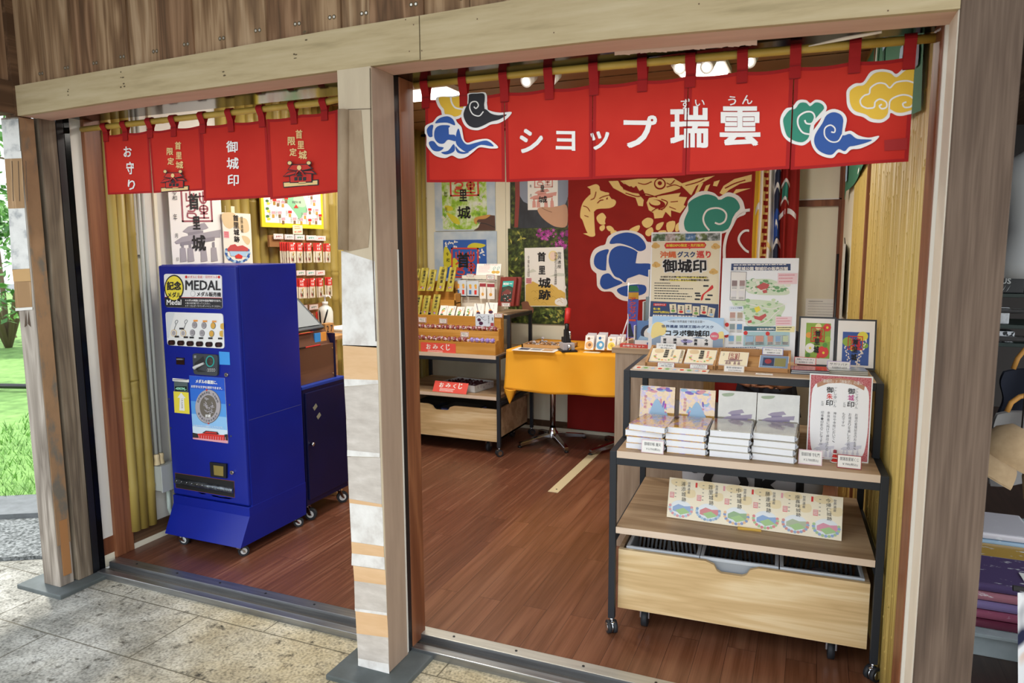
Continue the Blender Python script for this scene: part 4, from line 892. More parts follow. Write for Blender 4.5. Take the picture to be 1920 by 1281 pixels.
def arrow(A):
    A.poly(b4([(214, 1094), (252, 1140), (236, 1138), (243, 1240), (200, 1236), (203, 1135), (185, 1134)]), M_wht, 1); A.vtext('ここに文字', *b4([(217, 1140)])[0], *b4([(229, 1222)])[0], M_dk, 2)
onface('arrow_sticker', door, simple(b4([(152, 1083), (272, 1093), (281, 1266), (161, 1254)]), M_ylw, 0.0015, arrow))
def adp(A):
    def grad(): pass
    g = lambda pts: b5(pts)
    cols = ['#1f56c9', '#2f72d8', '#58a0e8', '#92c6f2', '#d5e9f6']
    for k in range(5):
        y0, y1 = k / 5, (k + 1) / 5; L_ = lambda v: (232 + 28 * v, 15 + 423 * v); R_2 = lambda v: (467 + 25 * v, 32 + 435 * v)
        A.poly(g([L_(y0), R_2(y0), R_2(y1), L_(y1)]), mat('poster sky %d' % k, cols[k], 0.5), 1)
    def T(s_, x0, y0, x1, y1, m, o=0.0, sk=0, L=8): A.text(s_, 290 + x0 / 3.558, 700 + y0 / 3.558, 290 + x1 / 3.558, 700 + y1 / 3.558, m, L, o, sk / 3.558)
    T('メダルの裏面に、', 280, 38, 424, 64, M_wht, 0.03, 10); T('お好きな文字を刻印できます。', 250, 76, 456, 94, M_wht, 0.02, 15); T('年月日日付は自動的に入力されます。', 266, 340, 464, 358, M_wht, 0.0, 14)
    c = g([(360, 222)])[0]; A.ell(*c, 86 / 3.558, 114 / 3.558, M_gtext, 2, 36, 0.05); A.ell(c[0] - 0.5, c[1] - 0.5, 83 / 3.558, 111 / 3.558, M_silver, 3, 36, 0.05); A.ell(*c, 55 / 3.558, 77 / 3.558, mat('dark medal field', '#6e675c', 0.6), 4, 30, 0.05)
    rr = random.Random(5)
    for k in range(26):
        a = rr.uniform(0, 6.28); r = rr.uniform(0, 0.85); x, y = c[0] + 12 * r * cos(a), c[1] - 2 + 17 * r * sin(a)
        A.stroke([(x, y), (x + rr.uniform(-4, 4), y + rr.uniform(-3, 3)), (x + rr.uniform(-6, 6), y + rr.uniform(-3, 5))], 1.3, M_silver, 5 + 0.1 * k)
    for i, ch in enumerate('OKINAWA TARO'):
        a = radians(-158 + 136 * i / 11); px, py = c[0] + 19.5 * cos(a), c[1] + 26.5 * sin(a)
        if ch != ' ': A.text(ch, px - 1.6, py - 2.2, px + 1.6, py + 2.2, M_gtext, 6, 0.03)
    for i, ch in enumerate('10·CD·010K'):
        a = radians(150 - 120 * i / 9); px, py = c[0] + 19.5 * cos(a), c[1] + 26.5 * sin(a); A.text(ch, px - 1.4, py - 2.0, px + 1.4, py + 2.0, M_gtext, 6, 0.02)
    T('那覇', 344, 274, 380, 294, M_wht, 0.02)
    A.ell(*g([(352, 110)])[0], 1.6, 1.8, M_redp, 6, 10); A.poly(g([(358, 338), (364, 326), (371, 338)]), M_redp, 6)
    A.poly(g([(258, 405), (330, 400), (345, 384), (420, 392), (425, 410), (492, 412), (492, 450), (262, 432)]), M_redp, 3); A.poly(g([(258, 428), (492, 452), (492, 467), (260, 438)]), M_pink, 4)
    A.poly(g([(320, 398), (345, 382), (422, 390), (435, 408)]), M_dk, 4); A.poly(g([(335, 396), (350, 387), (416, 394), (420, 401)]), M_redp, 5)
    for x in range(300, 480, 16): A.stroke(g([(x, 412 + (x - 300) * 0.08), (x, 436 + (x - 300) * 0.08)]), 0.9, M_pink, 5, False)
    A.poly(g([(256, 395), (290, 402), (298, 430), (258, 428)]), M_dk, 4); A.poly(g([(470, 408), (490, 405), (492, 448), (468, 440)]), M_dk, 4)
onface('poster', door, simple(b5([(232, 15), (467, 32), (492, 467), (260, 438)]), M_wht, 0.002, adp))
def lock(x, y, z4):
    def fn(A, mb):
        p = fM(z4([(x, y)])[0]); mb.cyl((p[0], MY0 - 0.012, p[1]), (p[0], MY0 + 0.005, p[1]), 0.0105, M_chrome, 18); mb.cyl((p[0], MY0 - 0.0135, p[1]), (p[0], MY0 - 0.01, p[1]), 0.005, M_dgrey, 12)
    onface('lock', door, fn)
lock(583, 950, b4); lock(523, 660, b5)
def prize(A, mb):
    plate(mb, A, b5([(378, 590), (487, 603), (487, 698), (384, 685)]), M_black, 0.012); A.y0 = MY0 - 0.012
    A.poly(b5([(404, 610), (470, 618), (470, 683), (408, 675)]), mat('brassy window', '#a89653', 0.35, 0.5), 1)
onface('refund_window', door, prize)
def tray(A, mb):
    A.y0 = MY0; A.poly(b5([(135, 663), (532, 720), (535, 831), (141, 764)]), M_rust, 1); A.poly(b5([(137, 666), (530, 723), (533, 828), (143, 762)]), mat('tray recess', '#121214', 0.6), 2)
    a0, a1 = fM(b5([(146, 716)])[0]), fM(b5([(272, 738)])[0]); b1 = fM(b5([(529, 783)])[0]); m = noisy('embossed steel', [(0.35, '#4d5258'), (0.65, '#7b8187')], (40, 40, 40), 2, 0.3, 0.2, metal=0.8)
    t = bmesh.new()
    mb.tube([(a0[0], MY0 - 0.0, a0[1]), (b1[0], MY0 - 0.0, b1[1])], 0.0165, m, 16)
    for k in range(11):
        f = 0.03 + k / 11; x = a0[0] + (b1[0] - a0[0]) * f; z = a0[1] + (b1[1] - a0[1]) * f
        mb.tube([(x - 0.004, MY0 - 0.0165, z - 0.004), (x + 0.008, MY0 - 0.0155, z + 0.008)], 0.0015, M_chrome, 6)
onface('delivery_tray', door, tray)
# --- cabinet beside it
CXR = -2.69
tcab = thing('cabinet', 'low dark blue steel cabinet on casters behind the medal machine', 'cabinet', (-2.98, 1.28, 0))
mb = MB(); mb.box((-3.27, 1.075, 0.1), (CXR - 0.012, 1.48, 0.80), M_nvy, 0.004); mb.box((-3.27, 1.07, 0.797), (CXR - 0.008, 1.485, 0.815), mat('blue cabinet top', '#1c3fa0', 0.35), 0.003); rel(mb, tcab).build('body', tcab)
mb = MB(); mb.box((CXR - 0.012, 1.09, 0.135), (CXR, 1.468, 0.775), M_nvy, 0.003); A = Art(f=lambda p: p, mb=MB())
for (y, z) in ((1.17, 0.68), (1.20, 0.62)): mb.box((CXR - 0.002, y - 0.018, z - 0.012), (CXR + 0.001, y + 0.018, z + 0.012), mat('old tape', '#8d8a76', 0.8), 0, Matrix.Translation((CXR, y, z)) @ Matrix.Rotation(0.6, 4, 'X') @ Matrix.Translation((-CXR, -y, -z)))
dr = rel(mb, tcab).build('door', tcab)
mb = MB(); mb.lathe([(0, 0), (0.008, 0), (0.008, 0.012), (0.012, 0.018), (0.012, 0.024), (0, 0.026)], M_chrome, 14, M=Matrix.Translation((CXR, 1.115, 0.47)) @ Matrix.Rotation(pi / 2, 4, 'Y')); rel(mb, tcab).build('knob', dr)
for x, y, a in ((-2.74, 1.43, 0.8), (-2.74, 1.12, 0.3), (-3.22, 1.43, 0.2), (-3.22, 1.12, 0.7)): caster(tcab, x, y, r=0.036, top=0.102, yaw=a)
tk = thing('engraving_kiosk', 'brown boxed engraving terminal with tilted screen standing on blue cabinet', 'engraving machine', (-2.9, 1.26, 0.815))
M_brk = wood('brown laminate', '#7a5540', '#6a4836', 'y', 1.2, 0.45, 0.8, 0)
mb = MB(); mb.box((-3.05, 1.095, 0.815), (-2.735, 1.425, 1.03), M_brk, 0.002); mb.box((-3.05, 1.425, 0.815), (-2.728, 1.437, 1.09), M_nvy, 0.002)
mb.hexa([(-3.05, 1.095, 1.03), (-2.76, 1.095, 1.03), (-2.76, 1.425, 1.03), (-3.05, 1.425, 1.03)], [(-3.05, 1.095, 1.11), (-2.79, 1.095, 1.11), (-2.79, 1.425, 1.11), (-3.05, 1.425, 1.11)], M_brk)
for z in (0.84, 1.0): mb.cyl((-2.736, 1.413, z), (-2.733, 1.413, z), 0.004, M_chrome, 8)
mb.box((-2.745, 1.11, 1.031), (-2.733, 1.3, 1.036), M_redp); mb.box((-2.742, 1.11, 1.031), (-2.732, 1.16, 1.038), M_black)
A = Art(f=lambda p: p, eps=0.0006, y0=0, mb=MB())
rel(mb, tk).build('body', tk); A.mb.bm.free()
for nm, m, y0, y1 in (('blue_sticker', M_skyb, 1.29, 1.345), ('orange_sticker', M_orng, 1.345, 1.40)):
    mb = MB(); mb.box((-2.775, y0, 1.043), (-2.766, y1, 1.1), m); rel(mb, tk).build(nm, tk)
mb = MB(); mb.hexa([(-2.79, 1.1, 1.112), (-2.77, 1.1, 1.13), (-2.77, 1.39, 1.13), (-2.79, 1.39, 1.112)], [(-3.0, 1.1, 1.30), (-2.98, 1.1, 1.318), (-2.98, 1.39, 1.318), (-3.0, 1.39, 1.30)], M_dgrey, 0.003)
scr = rel(mb, tk).build('screen_housing', tk)
mb = MB(); n_ = Vector((0.68, 0, 0.73)); a = Vector((-2.785, 0, 1.146)) + n_ * 0.003; b_ = Vector((-2.965, 0, 1.305)) + n_ * 0.003
mb.face([(a.x, 1.13, a.z), (a.x, 1.365, a.z), (b_.x, 1.365, b_.z), (b_.x, 1.13, b_.z)], mat('grey screen', '#9aa0a3', 0.2)); rel(mb, scr.parent).build('screen', scr)
mb = MB(); mb.box((-2.80, 1.12, 1.111), (-2.765, 1.28, 1.114), M_redp); mb.box((-2.79, 1.17, 1.1135), (-2.772, 1.26, 1.115), mat('yellow label', '#ead27a', 0.6)); rel(mb, tk).build('instruction_sticker', tk)
# --- date block, pens, pump bottle, wooden stand behind
M_lw = wood('light pine', '#d3a873', '#c09058', 'x', 1.5, 0.6, 0.8, 0.02)
td = thing('date_block', 'small wooden calendar block reading 2 7 behind the engraving terminal', 'date block', (-2.94, 1.47, 1.0))
mb = MB(); mb.box((-0.02, -0.045, 0), (0.02, 0.045, 0.075), M_lw, 0.002)
A = Art(f=lambda p: p, eps=0.0008, y0=-0.0); A.text('2', -0.032, 0.062, -0.008, 0.02, M_dk, 1, 0.02); A.text('7', 0.008, 0.062, 0.032, 0.02, M_dk, 1, 0.02); A.text('MON', 0.005, 0.016, 0.033, 0.009, M_dk, 1)
A.mb.bm.transform(Matrix.Translation((0.02, 0, 0)) @ Matrix.Rotation(pi / 2, 4, 'Z'))
mb.build('body', td); A.mb.build('digits', td); td.location = (-2.88, 1.50, 1.07)
tt = thing('work_table', 'light wooden stand with papers behind the engraving terminal', 'table', (-3.05, 1.78, 0))
mb = MB(); mb.box((-3.29, 1.52, 1.03), (-2.80, 2.1, 1.055), M_lw, 0.002); rel(mb, tt).build('table_top', tt)
for x in (-3.25, -2.86):
    for y in (1.56, 2.04):
        mb = MB(); mb.box((x - 0.03, y - 0.03, 0), (x + 0.03, y + 0.03, 1.03), M_lw, 0.002); rel(mb, tt).build('leg', tt)
mb = MB(); mb.box((-3.27, 1.53, 0.9), (-2.82, 1.55, 1.03), M_lw); rel(mb, tt).build('apron', tt)
td.location = (-2.90, 1.585, 1.055)
mb = MB()
for k in range(5): mb.box((-3.05 + 0.004 * k, 1.68 + 0.003 * (k % 3), 1.0555 + 0.005 * k), (-2.83 + 0.004 * k, 1.95, 1.0595 + 0.005 * k), M_card if k % 2 == 0 else M_creamc)
tag(mb.build('paper_stack'), 'small pile of white papers on the wooden stand', 'paper')
tp = thing('pump_bottle', 'translucent white pump bottle standing on the wooden stand', 'bottle', (-3.12, 1.86, 1.0555))
mb = MB(); mb.lathe([(0, 0), (0.048, 0), (0.052, 0.006), (0.052, 0.12), (0.04, 0.15), (0.018, 0.165), (0.018, 0.175), (0, 0.175)], mat('milky plastic', '#dcdcd4', 0.35), 22); mb.build('bottle_body', tp)
mb = MB(); mb.cyl((0, 0, 0.17), (0, 0, 0.19), 0.02, M_wht, 16); mb.cyl((0, 0, 0.19), (0, 0, 0.225), 0.006, M_wht, 10); mb.box((-0.014, -0.014, 0.222), (0.02, 0.014, 0.236), M_wht, 0.004); mb.tube([(0.01, 0, 0.23), (0.04, 0, 0.228), (0.05, 0, 0.215)], 0.005, M_wht, 8); mb.build('pump', tp)
for k, (x, y, lx, nm) in enumerate(((-2.99, 1.64, 0.03, 'nearer to pump bottle'), (-2.97, 1.615, -0.004, 'beside the date block'))):
    mb = MB(); mb.tube([(0, 0, 0), (lx * 0.9, lx, 0.13), (lx * 1.05, lx * 1.2, 0.155)], [0.005, 0.006, 0.004], M_black, 8)
    mb.cyl((0, 0, 0), (0, 0, 0.025), 0.014, M_black, 12); tag(mb.build('pen', None, (x, y, 1.0555)), 'black upright desk pen ' + nm, 'pen', 'desk pens')
# --- conduits and junction box on the wall
tj = thing('junction_box', 'grey electrical junction box with conduits on the left wall', 'junction box', (XL, 0.61, 0.28))
mb = MB(); M_cond = mat('grey white conduit', '#bfc3bd', 0.5)
mb.box((XL, 0.556, 0.285), (XL + 0.075, 0.672, 0.425), mat('pale grey box', '#b4b9b4', 0.45), 0.004); mb.box((XL + 0.07, 0.552, 0.28), (XL + 0.08, 0.676, 0.43), mat('pale grey box', '#b4b9b4', 0.45), 0.003); rel(mb, tj).build('box', tj)
for y in (0.578, 0.605):
    mb = MB(); mb.cyl((XL + 0.02, y, 0.49), (XL + 0.02, y, 2.62), 0.0105, M_cond, 12); rel(mb, tj).build('conduit', tj)
    mb = MB(); mb.lathe([(0.012, 0.06), (0.017, 0.05), (0.014, 0.03), (0.019, 0.0)], mat('cream connector', '#d9c59a', 0.6), 12, (XL + 0.022, y, 0.428)); rel(mb, tj).build('connector', tj)
mb = MB(); mb.tube([(XL + 0.03, 0.63, 0.285), (XL + 0.03, 0.63, 0.16), (XL + 0.04, 0.65, 0.09), (XL + 0.06, 0.70, 0.04), (XL + 0.07, 0.78, 0.03)], 0.012, mat('pale green conduit', '#b9c6bd', 0.5), 12); rel(mb, tj).build('lower_pipe', tj); tj.location.x += .019
mb = MB(); mb.box((XL, 0.70, 0.1), (XL + 0.012, 0.72, 2.6), M_cream); mb.box((XL, 0.565, 1.575), (XL + 0.012, 0.615, 1.58), M_grey); struct(mb, 'trim_7')
# --- sheets on the left wall
b6 = zm(320, 350, 4.003)
def seal(A, x0, y0, x1, y1, m, L=1, bg=None):
    """square red seal with rounded old-style strokes"""
    W, H = x1 - x0, y1 - y0; t = 0.055 * W
    if bg: A.rect(x0, y0, x1, y1, bg, L)
    for q in ((x0, y0, x1, y0 + t), (x0, y1 - t, x1, y1), (x0, y0, x0 + t, y1), (x1 - t, y0, x1, y1)): A.rect(*q, m, L + 1)
    g = lambda a, b: (x0 + a * W, y0 + b * H)
    A.stroke([g(.62, .14), g(.62, .36), g(.72, .46), g(.82, .36), g(.82, .14)], t, m, L + 1); A.stroke([g(.60, .25), g(.84, .25)], t * .8, m, L + 1, False); A.stroke([g(.72, .1), g(.72, .44)], t * .8, m, L + 1, False)
    c = g(.72, .62); 
    A.stroke([(c[0] + .13 * W * cos(k * pi / 8), c[1] + .1 * H * sin(k * pi / 8)) for k in range(16)], t * .9, m, L + 1, True, True); A.stroke([g(.72, .5), g(.72, .9)], t * .9, m, L + 1, False); A.stroke([g(.59, .62), g(.85, .62)], t * .8, m, L + 1, False); A.stroke([g(.56, .88), g(.88, .88)], t * .9, m, L + 1, False); A.stroke([g(.6, .76), g(.84, .76)], t * .8, m, L + 1, False)
    A.stroke([g(.18, .15), g(.18, .38), g(.42, .38), g(.42, .15)], t, m, L + 1, False); A.stroke([g(.3, .1), g(.3, .46)], t * .9, m, L + 1, False)
    A.stroke([g(.16, .56), g(.3, .5), g(.44, .56), g(.4, .68), g(.2, .68)], t, m, L + 1); A.stroke([g(.2, .72), g(.2, .86), g(.44, .88), g(.44, .76), g(.22, .74)], t * .9, m, L + 1)
def gate(A, x0, y0, x1, y1, m, L=1, m2=None):
    """two-roofed castle gate on four pillars"""
    g = lambda pts: [(x0 + a * (x1 - x0), y0 + b * (y1 - y0)) for a, b in pts]
    A.poly(g([(.18, .22), (.3, .1), (.66, 0), (.74, .14), (.56, .2), (.3, .27)]), m, L); A.poly(g([(.3, .25), (.62, .2), (.62, .3), (.3, .34)]), m2 or m, L + .3)
    A.poly(g([(0, .48), (.16, .36), (.9, .2), (1, .18), (.98, .38), (.7, .4), (.3, .48), (.04, .54)]), m, L + .5); A.poly(g([(.12, .5), (.86, .36), (.86, .46), (.12, .58)]), m2 or m, L + .6)
    for a in (.14, .3, .58, .8):
        A.poly(g([(a, .5), (a + .05, .49), (a + .05, .66), (a, .66)]), m2 or m, L + .7); A.poly(g([(a - .03, .64), (a + .08, .64), (a + .1, .98), (a - .04, 1.0)]), m, L + .8)
def big_goshuin(A):
    seal(A, *b6([(125, 20)])[0], *b6([(355, 275)])[0], mat('dull red seal', '#a05660', 0.7))
    gate(A, *b6([(62, 280)])[0], *b6([(408, 570)])[0], mat('grey line drawing', '#a5a0a6', 0.8), 4, mat('grey wash', '#8f8a91', 0.8))
    for c, (x0, y0, x1, y1) in zip('首里城', ((180, 62, 258, 182), (202, 232, 256, 330), (186, 372, 290, 490))): A.text(c, *b6([(x0, y0)])[0], *b6([(x1, y1)])[0], M_ink, 8, 0.02)
    for c, (x0, y0, x1, y1) in zip('令和年月日', ((62, 42, 95, 75), (62, 78, 95, 112), (62, 212, 88, 262), (66, 358, 86, 392), (68, 536, 84, 560))): A.text(c, *b6([(x0, y0)])[0], *b6([(x1, y1)])[0], M_ink, 8)
sheet('poster', 'large white seal certificate poster with grey castle gate above medal machine', 'poster', [(328, 285), (425.5, 299), (425.5, 560), (332, 566)], x=XL + 0.035, t=0.004, m=M_card, art=big_goshuin)
def wreath(A, cx, cy, rx, ry, n=14, L=3, cols=None):
    rr = random.Random(int(cx * 10)); cols = cols or (M_blue, M_lblue, M_redp, M_orng)
    for k in range(n):
        a = radians(20 + 320 * k / (n - 1) - 90 + 180) ; a = pi * (-0.1 + 1.2 * k / (n - 1)); A.ell(cx + rx * cos(a), cy + ry * sin(a), rx * 0.16 * rr.uniform(.7, 1.2), ry * 0.14 * rr.uniform(.7, 1.2), cols[k % len(cols)], L + 0.05 * k, 9, rr.uniform(0, 3))
def small_goshuin(A):
    for q in ([(424, 215), (500, 200), (540, 230), (600, 240), (615, 320), (570, 340), (520, 300), (470, 320), (430, 290)], [(560, 365), (600, 370), (620, 400), (600, 430), (570, 400)]): A.poly(b6(q), mat('sandy wash', '#dcc398', 0.7), 1, True)
    A.vtext('首里城跡', *b6([(500, 212)])[0], *b6([(540, 418)])[0], M_ink, 4, 0.02); A.vtext('世界遺産', *b6([(553, 220)])[0], *b6([(572, 342)])[0], M_ink, 4)
    A.rect(*b6([(428, 340)])[0], *b6([(465, 388)])[0], M_pink, 2); A.lines(*b6([(432, 345)])[0], *b6([(462, 386)])[0], 4, M_redp, 3, 0.4, 0)
    c = b6([(520, 490)])[0]; wreath(A, c[0], c[1] + 1, 21, 17, 18, 3, (M_blue, M_lblue, mat('slate blue print', '#4f79a8', 0.7))); A.poly(b6([(445, 470), (470, 440), (505, 430), (520, 445), (560, 435), (600, 455), (600, 475), (450, 485)]), mat('roof red print', '#c2494a', 0.7), 5); A.poly(b6([(460, 485), (590, 480), (585, 520), (470, 520)]), M_lblue, 4); A.poly(b6([(500, 515), (527, 500), (555, 515), (550, 535), (505, 535)]), M_redp, 6)
sheet('poster', 'narrow cream certificate poster of castle ruins right of big white poster', 'poster', [(425.8, 401), (477.5, 399.5), (478.5, 560), (426, 566)], x=XL + 0.05, t=0.004, m=mat('ivory card', '#efe9db', 0.6), art=small_goshuin)
sheet('notice', 'blank cream paper behind the narrow cream poster', 'notice', [(424.8, 386), (443.8, 387.5), (443.8, 440), (425, 440)], x=XL + 0.03, t=0.001, m=M_creamc)
def mapart(A):
    A.poly(b6([(712, -15), (1148, 10), (1140, 292), (730, 268)]), M_card, 1)
    A.poly(b6([(860, 90), (960, 20), (1010, 90), (1030, 190), (990, 220), (975, 265), (945, 210), (900, 150)]), mat('map green', '#8ec99a', 0.7), 2, True); A.poly(b6([(930, 90), (1000, 70), (1020, 150), (960, 150)]), mat('map pale green', '#b9dcb4', 0.7), 3, True)
    A.poly(b6([(928, 165), (948, 138), (965, 165)]), M_redp, 5); A.text('首里城公園', *b6([(920, 112)])[0], *b6([(985, 130)])[0], M_gtext, 5)
    for k, (x, y) in enumerate(((780, 100), (805, 110), (840, 115), (865, 85), (770, 190), (815, 190), (888, 185), (920, 235), (1000, 200), (1040, 165), (1078, 100), (1085, 240), (1035, 245), (838, 235), (970, 240), (1120, 210), (1095, 170), (1060, 50), (800, 40))):
        A.rect(*b6([(x, y)])[0], *b6([(x + 26, y + 18)])[0], M_redp if k % 3 == 0 else M_pink, 4); A.rect(*b6([(x + 3, y + 22)])[0], *b6([(x + 20, y + 46)])[0], (mat('amber print', '#c79a44', 0.7), mat('brown print', '#8a6a44', 0.7))[k % 2], 4); A.lines(*b6([(x - 18, y)])[0], *b6([(x - 3, y + 40)])[0], 5, M_gtext, 4)
    for k in range(9):
        c = b6([(735 + 8 * (k % 3), 100 + 18 * k)])[0]; A.ell(c[0], c[1], 3, 2.5, (M_wht, mat('leaf', '#4f7a3c', 0.7), M_ylw)[k % 3], 3 + .1 * k, 8)
sheet('map_board', 'yellow framed illustrated map board on the bamboo wall', 'map', [(494.5, 334), (611.5, 341), (608.8, 431), (496.6, 424.5)], x=XL + 0.09, t=0.012, m=mat('yellow board', '#f0d62e', 0.5), art=mapart)
sheet('price_card', 'cream price card hanging below the yellow map board', 'price card', b6([(920, 285), (993, 294), (992, 360), (919, 354)]), x=XL + 0.105, t=0.002, m=M_creamc, art=lambda A: (A.lines(*b6([(932, 296)])[0], *b6([(982, 325)])[0], 2, M_orng, 1), A.text('¥1,000', *b6([(930, 332)])[0], *b6([(984, 348)])[0], M_redp, 1, 0.02)))
# --- charm racks: three wooden strips with hanging packets
XP = XL + 0.10
def rack(lbl, quad):
    o = sheet('charm_rack', lbl, 'rack', b6(quad), x=XP - 0.012, t=0.016, m=wood('rack timber', '#b07f50', '#9a6c40', 'x', 2, 0.6, 0.8, 0.02)); return o
rack('upper wooden hanging strip for red charm packets below the map board', [(752, 350), (1158, 384), (1160, 440), (755, 465)])
rack('middle wooden hanging strip for red charm packets', [(930, 640), (1158, 628), (1160, 690), (930, 700)])
rack('lowest wooden hanging strip for red charm packets above the date block', [(930, 888), (1166, 876), (1168, 972), (930, 980)])
LC = (M_crim, M_gtext, mat('green text', '#2f7d55', 0.7), M_teal, M_redp)
def tagcard(q, k, where):
    sheet('name_card', 'small white name card ' + where, 'name card', b6(q), x=XP + 0.002, t=0.0015, m=M_card, art=lambda A: (A.U.rrect(0.06, 0.1, 0.94, 0.9, 0.05, M_pink, 1), A.U.rect(0.1, 0.16, 0.9, 0.84, M_card, 2), A.U.text('お守り', 0.2, 0.3, 0.8, 0.72, LC[k % 5], 3, 0.02)))
ORD = ('first', 'second', 'third', 'fourth', 'fifth', 'sixth', 'seventh', 'eighth', 'ninth', 'tenth')
for k, x0 in enumerate((775, 857, 935, 1020, 1092)): tagcard([(x0, 353 + 4 * k), (x0 + 72, 356 + 4 * k), (x0 + 72, 395 + 3 * k), (x0, 393 + 3 * k)], k, '%s from left on the upper charm rack' % ORD[k])
for k, x0 in enumerate((947, 1021, 1093)): tagcard([(x0, 630), (x0 + 66, 628), (x0 + 66, 664), (x0, 668)], k + 2, '%s from left on the middle charm rack' % ORD[k])
for k, x0 in enumerate((962, 1042)): tagcard([(x0, 893 - 6 * k), (x0 + 66, 889 - 6 * k), (x0 + 66, 926 - 6 * k), (x0, 932 - 6 * k)], k, '%s from left on the lowest charm rack' % ORD[k])
M_bag = mat('clear bag over cream card', '#e8dcc6', 0.3)
def packet_proto():
    t = thing('charm_packet', 'proto', 'charm'); w, h = 0.058, 0.135
    mb = MB(); mb.box((-w / 2, 0, -h), (w / 2, 0.004, 0), M_bag, 0.001); mb.build('bag', t)
    mb = MB(); mb.box((-w / 2, -0.001, -h * 0.42), (w / 2, 0.0045, 0), M_redp, 0.0008)
    A = Art(f=lambda p: ((p[0] - .5) * w, -p[1] * h), eps=0.0005, y0=-0.001, mb=mb)
    A.text('大', .22, .07, .47, .2, M_wht, 1, .03); A.text('木', .53, .07, .78, .2, M_wht, 1, .03); A.text('首', .25, .24, .45, .36, M_wht, 1, .03); A.text('里', .55, .24, .75, .36, M_wht, 1, .03); A.rect(.72, .02, .96, .09, M_wht, 2); mb.build('header_card', t)
    mb = MB(); A = Art(f=lambda p: ((p[0] - .5) * w, -p[1] * h), eps=0.0008, y0=0, mb=mb); rr = random.Random(1)
    for k in range(16): A.ell(.5 + rr.uniform(-.22, .22), .68 + rr.uniform(-.18, .18), .09, .05, (M_dk, M_goldp, mat('olive charm', '#6f6a3a', 0.6), M_crim, M_lgrey)[k % 5], 1 + .2 * k, 8, rr.uniform(0, 3))
    A.text('首里城', .3, .93, .7, .97, M_gtext, 1); mb.build('charm', t); return t
PK = packet_proto(); first = [True]
def put_packet(px, py, n, where):
    p = at(px, py, x=XP + 0.02)
    for k in range(n):
        o = PK if first[0] else copy_tree(PK); first[0] = False
        o.location = (XP + 0.024 + 0.009 * (n - 1 - k), p.y - 0.006 * (n - 1) + 0.011 * k * -1 + 0.006 * n, p.z + random.uniform(-.003, .003)); o.rotation_euler = (0, random.uniform(-.05, .05), pi / 2 + random.uniform(-.12, .12))
        o['label'] = 'red topped charm packet, %s on %s' % (('front one' if k == 0 else ORD[k] + ' from front') + ' in ' + where[0], where[1]); o['group'] = 'red topped charm packets'
for k, (x, y, n) in enumerate(((868, 418, 5), (952, 421, 2), (1021, 422, 2), (1092, 424, 2), (1164, 426, 2))): put_packet(*b6([(x, y)])[0], n, (ORD[k] + ' stack', 'upper rack'))
for k, (x, y, n) in enumerate(((966, 690, 2), (1040, 688, 3), (1108, 685, 2), (1176, 681, 2))): put_packet(*b6([(x, y)])[0], n, (ORD[k] + ' stack', 'middle rack'))
for k, (x, y, n) in enumerate(((958, 952, 1), (1030, 952, 2), (1108, 940, 2))): put_packet(*b6([(x, y)])[0], n, (ORD[k] + ' stack', 'lowest rack'))
# ================================================================ BACK OF THE SHOP
d4 = zm(780, 300, 4.27); d3 = zm(1020, 320, 3.918); b7 = zm(770, 480, 6.404); b8 = zm(770, 640, 5.822); c6 = zm(920, 580, 4.269); c1 = zm(1140, 420, 5.3375)
def Z(zf, x, y): return zf([(x, y)])[0]
M_leafdark = noisy('leaf photo', [(0.35, '#15180f'), (0.5, '#34401c'), (0.62, '#5f6a2c'), (0.75, '#8f8f4a')], (22, 22, 22), 5, 0.5)
M_skyph = noisy('pale sky photo', [(0.3, '#a9bfd6'), (0.7, '#dde5ea')], (4, 4, 4), 3, 0.5)
M_skin = mat('skin tone print', '#c99b7c', 0.6); M_skind = mat('shaded skin print', '#5d4138', 0.6); M_mag = [mat('magenta petal %d' % k, c, 0.6) for k, c in enumerate(('#b0379a', '#8e2a7d', '#cc5fb4'))]
M_garden = noisy('garden photo', [(0.3, '#4f8f3a'), (0.45, '#a6cf46'), (0.58, '#dfe9c8'), (0.72, '#e7f0f2')], (11, 11, 11), 4, 0.5)
def ptxt(A, zf, c, x0, y0, x1, y1, m=None, o=0.0, L=9): A.text(c, *Z(zf, x0, y0), *Z(zf, x1, y1), m or M_ink, L, o)
def post1(A):
    A.poly(d4([(214, 75), (574, 72), (570, 555), (215, 558)]), M_garden, 1)
    for k in range(26):
        x, y = random.choice(((530, 290), (250, 500), (310, 520), (500, 240), (520, 360))); x += random.uniform(-35, 35); y += random.uniform(-50, 40); c = Z(d4, x, y)
        for j in range(5): A.stroke([c, (c[0] + 3.2 * cos(j * 1.26 + k), c[1] + 3.2 * sin(j * 1.26 + k))], 0.9, M_card, 2 + .02 * k, False)
    for q in ([(250, 425), (300, 440), (340, 470), (355, 515), (300, 500)], [(235, 365), (290, 370), (300, 400), (250, 405)]): A.poly(d4(q), mat('lemon leaf', '#d8cf3a', 0.6), 3, True)
    seal(A, *Z(d4, 283, 60), *Z(d4, 515, 290), mat('red seal', '#d8483a', 0.6), 5)
    ptxt(A, d4, '里', 358, 235, 420, 330, None, .02); ptxt(A, d4, '城', 338, 370, 445, 470, None, .02); ptxt(A, d4, '年', 232, 248, 262, 298); ptxt(A, d4, '月', 232, 380, 254, 416)
    A.poly(d4([(470, 500), (490, 460), (560, 440), (632, 445), (632, 560), (465, 563), (500, 540), (520, 500)]), M_skind, 6, False); A.poly(d4([(468, 490), (480, 462), (540, 445), (600, 440), (560, 470), (500, 478), (488, 515)]), mat('lit finger', '#cf9a52', 0.6), 7, True)
    A.stroke(d4([(500, 505), (560, 510), (632, 540)]), 1.2, M_dk, 8)
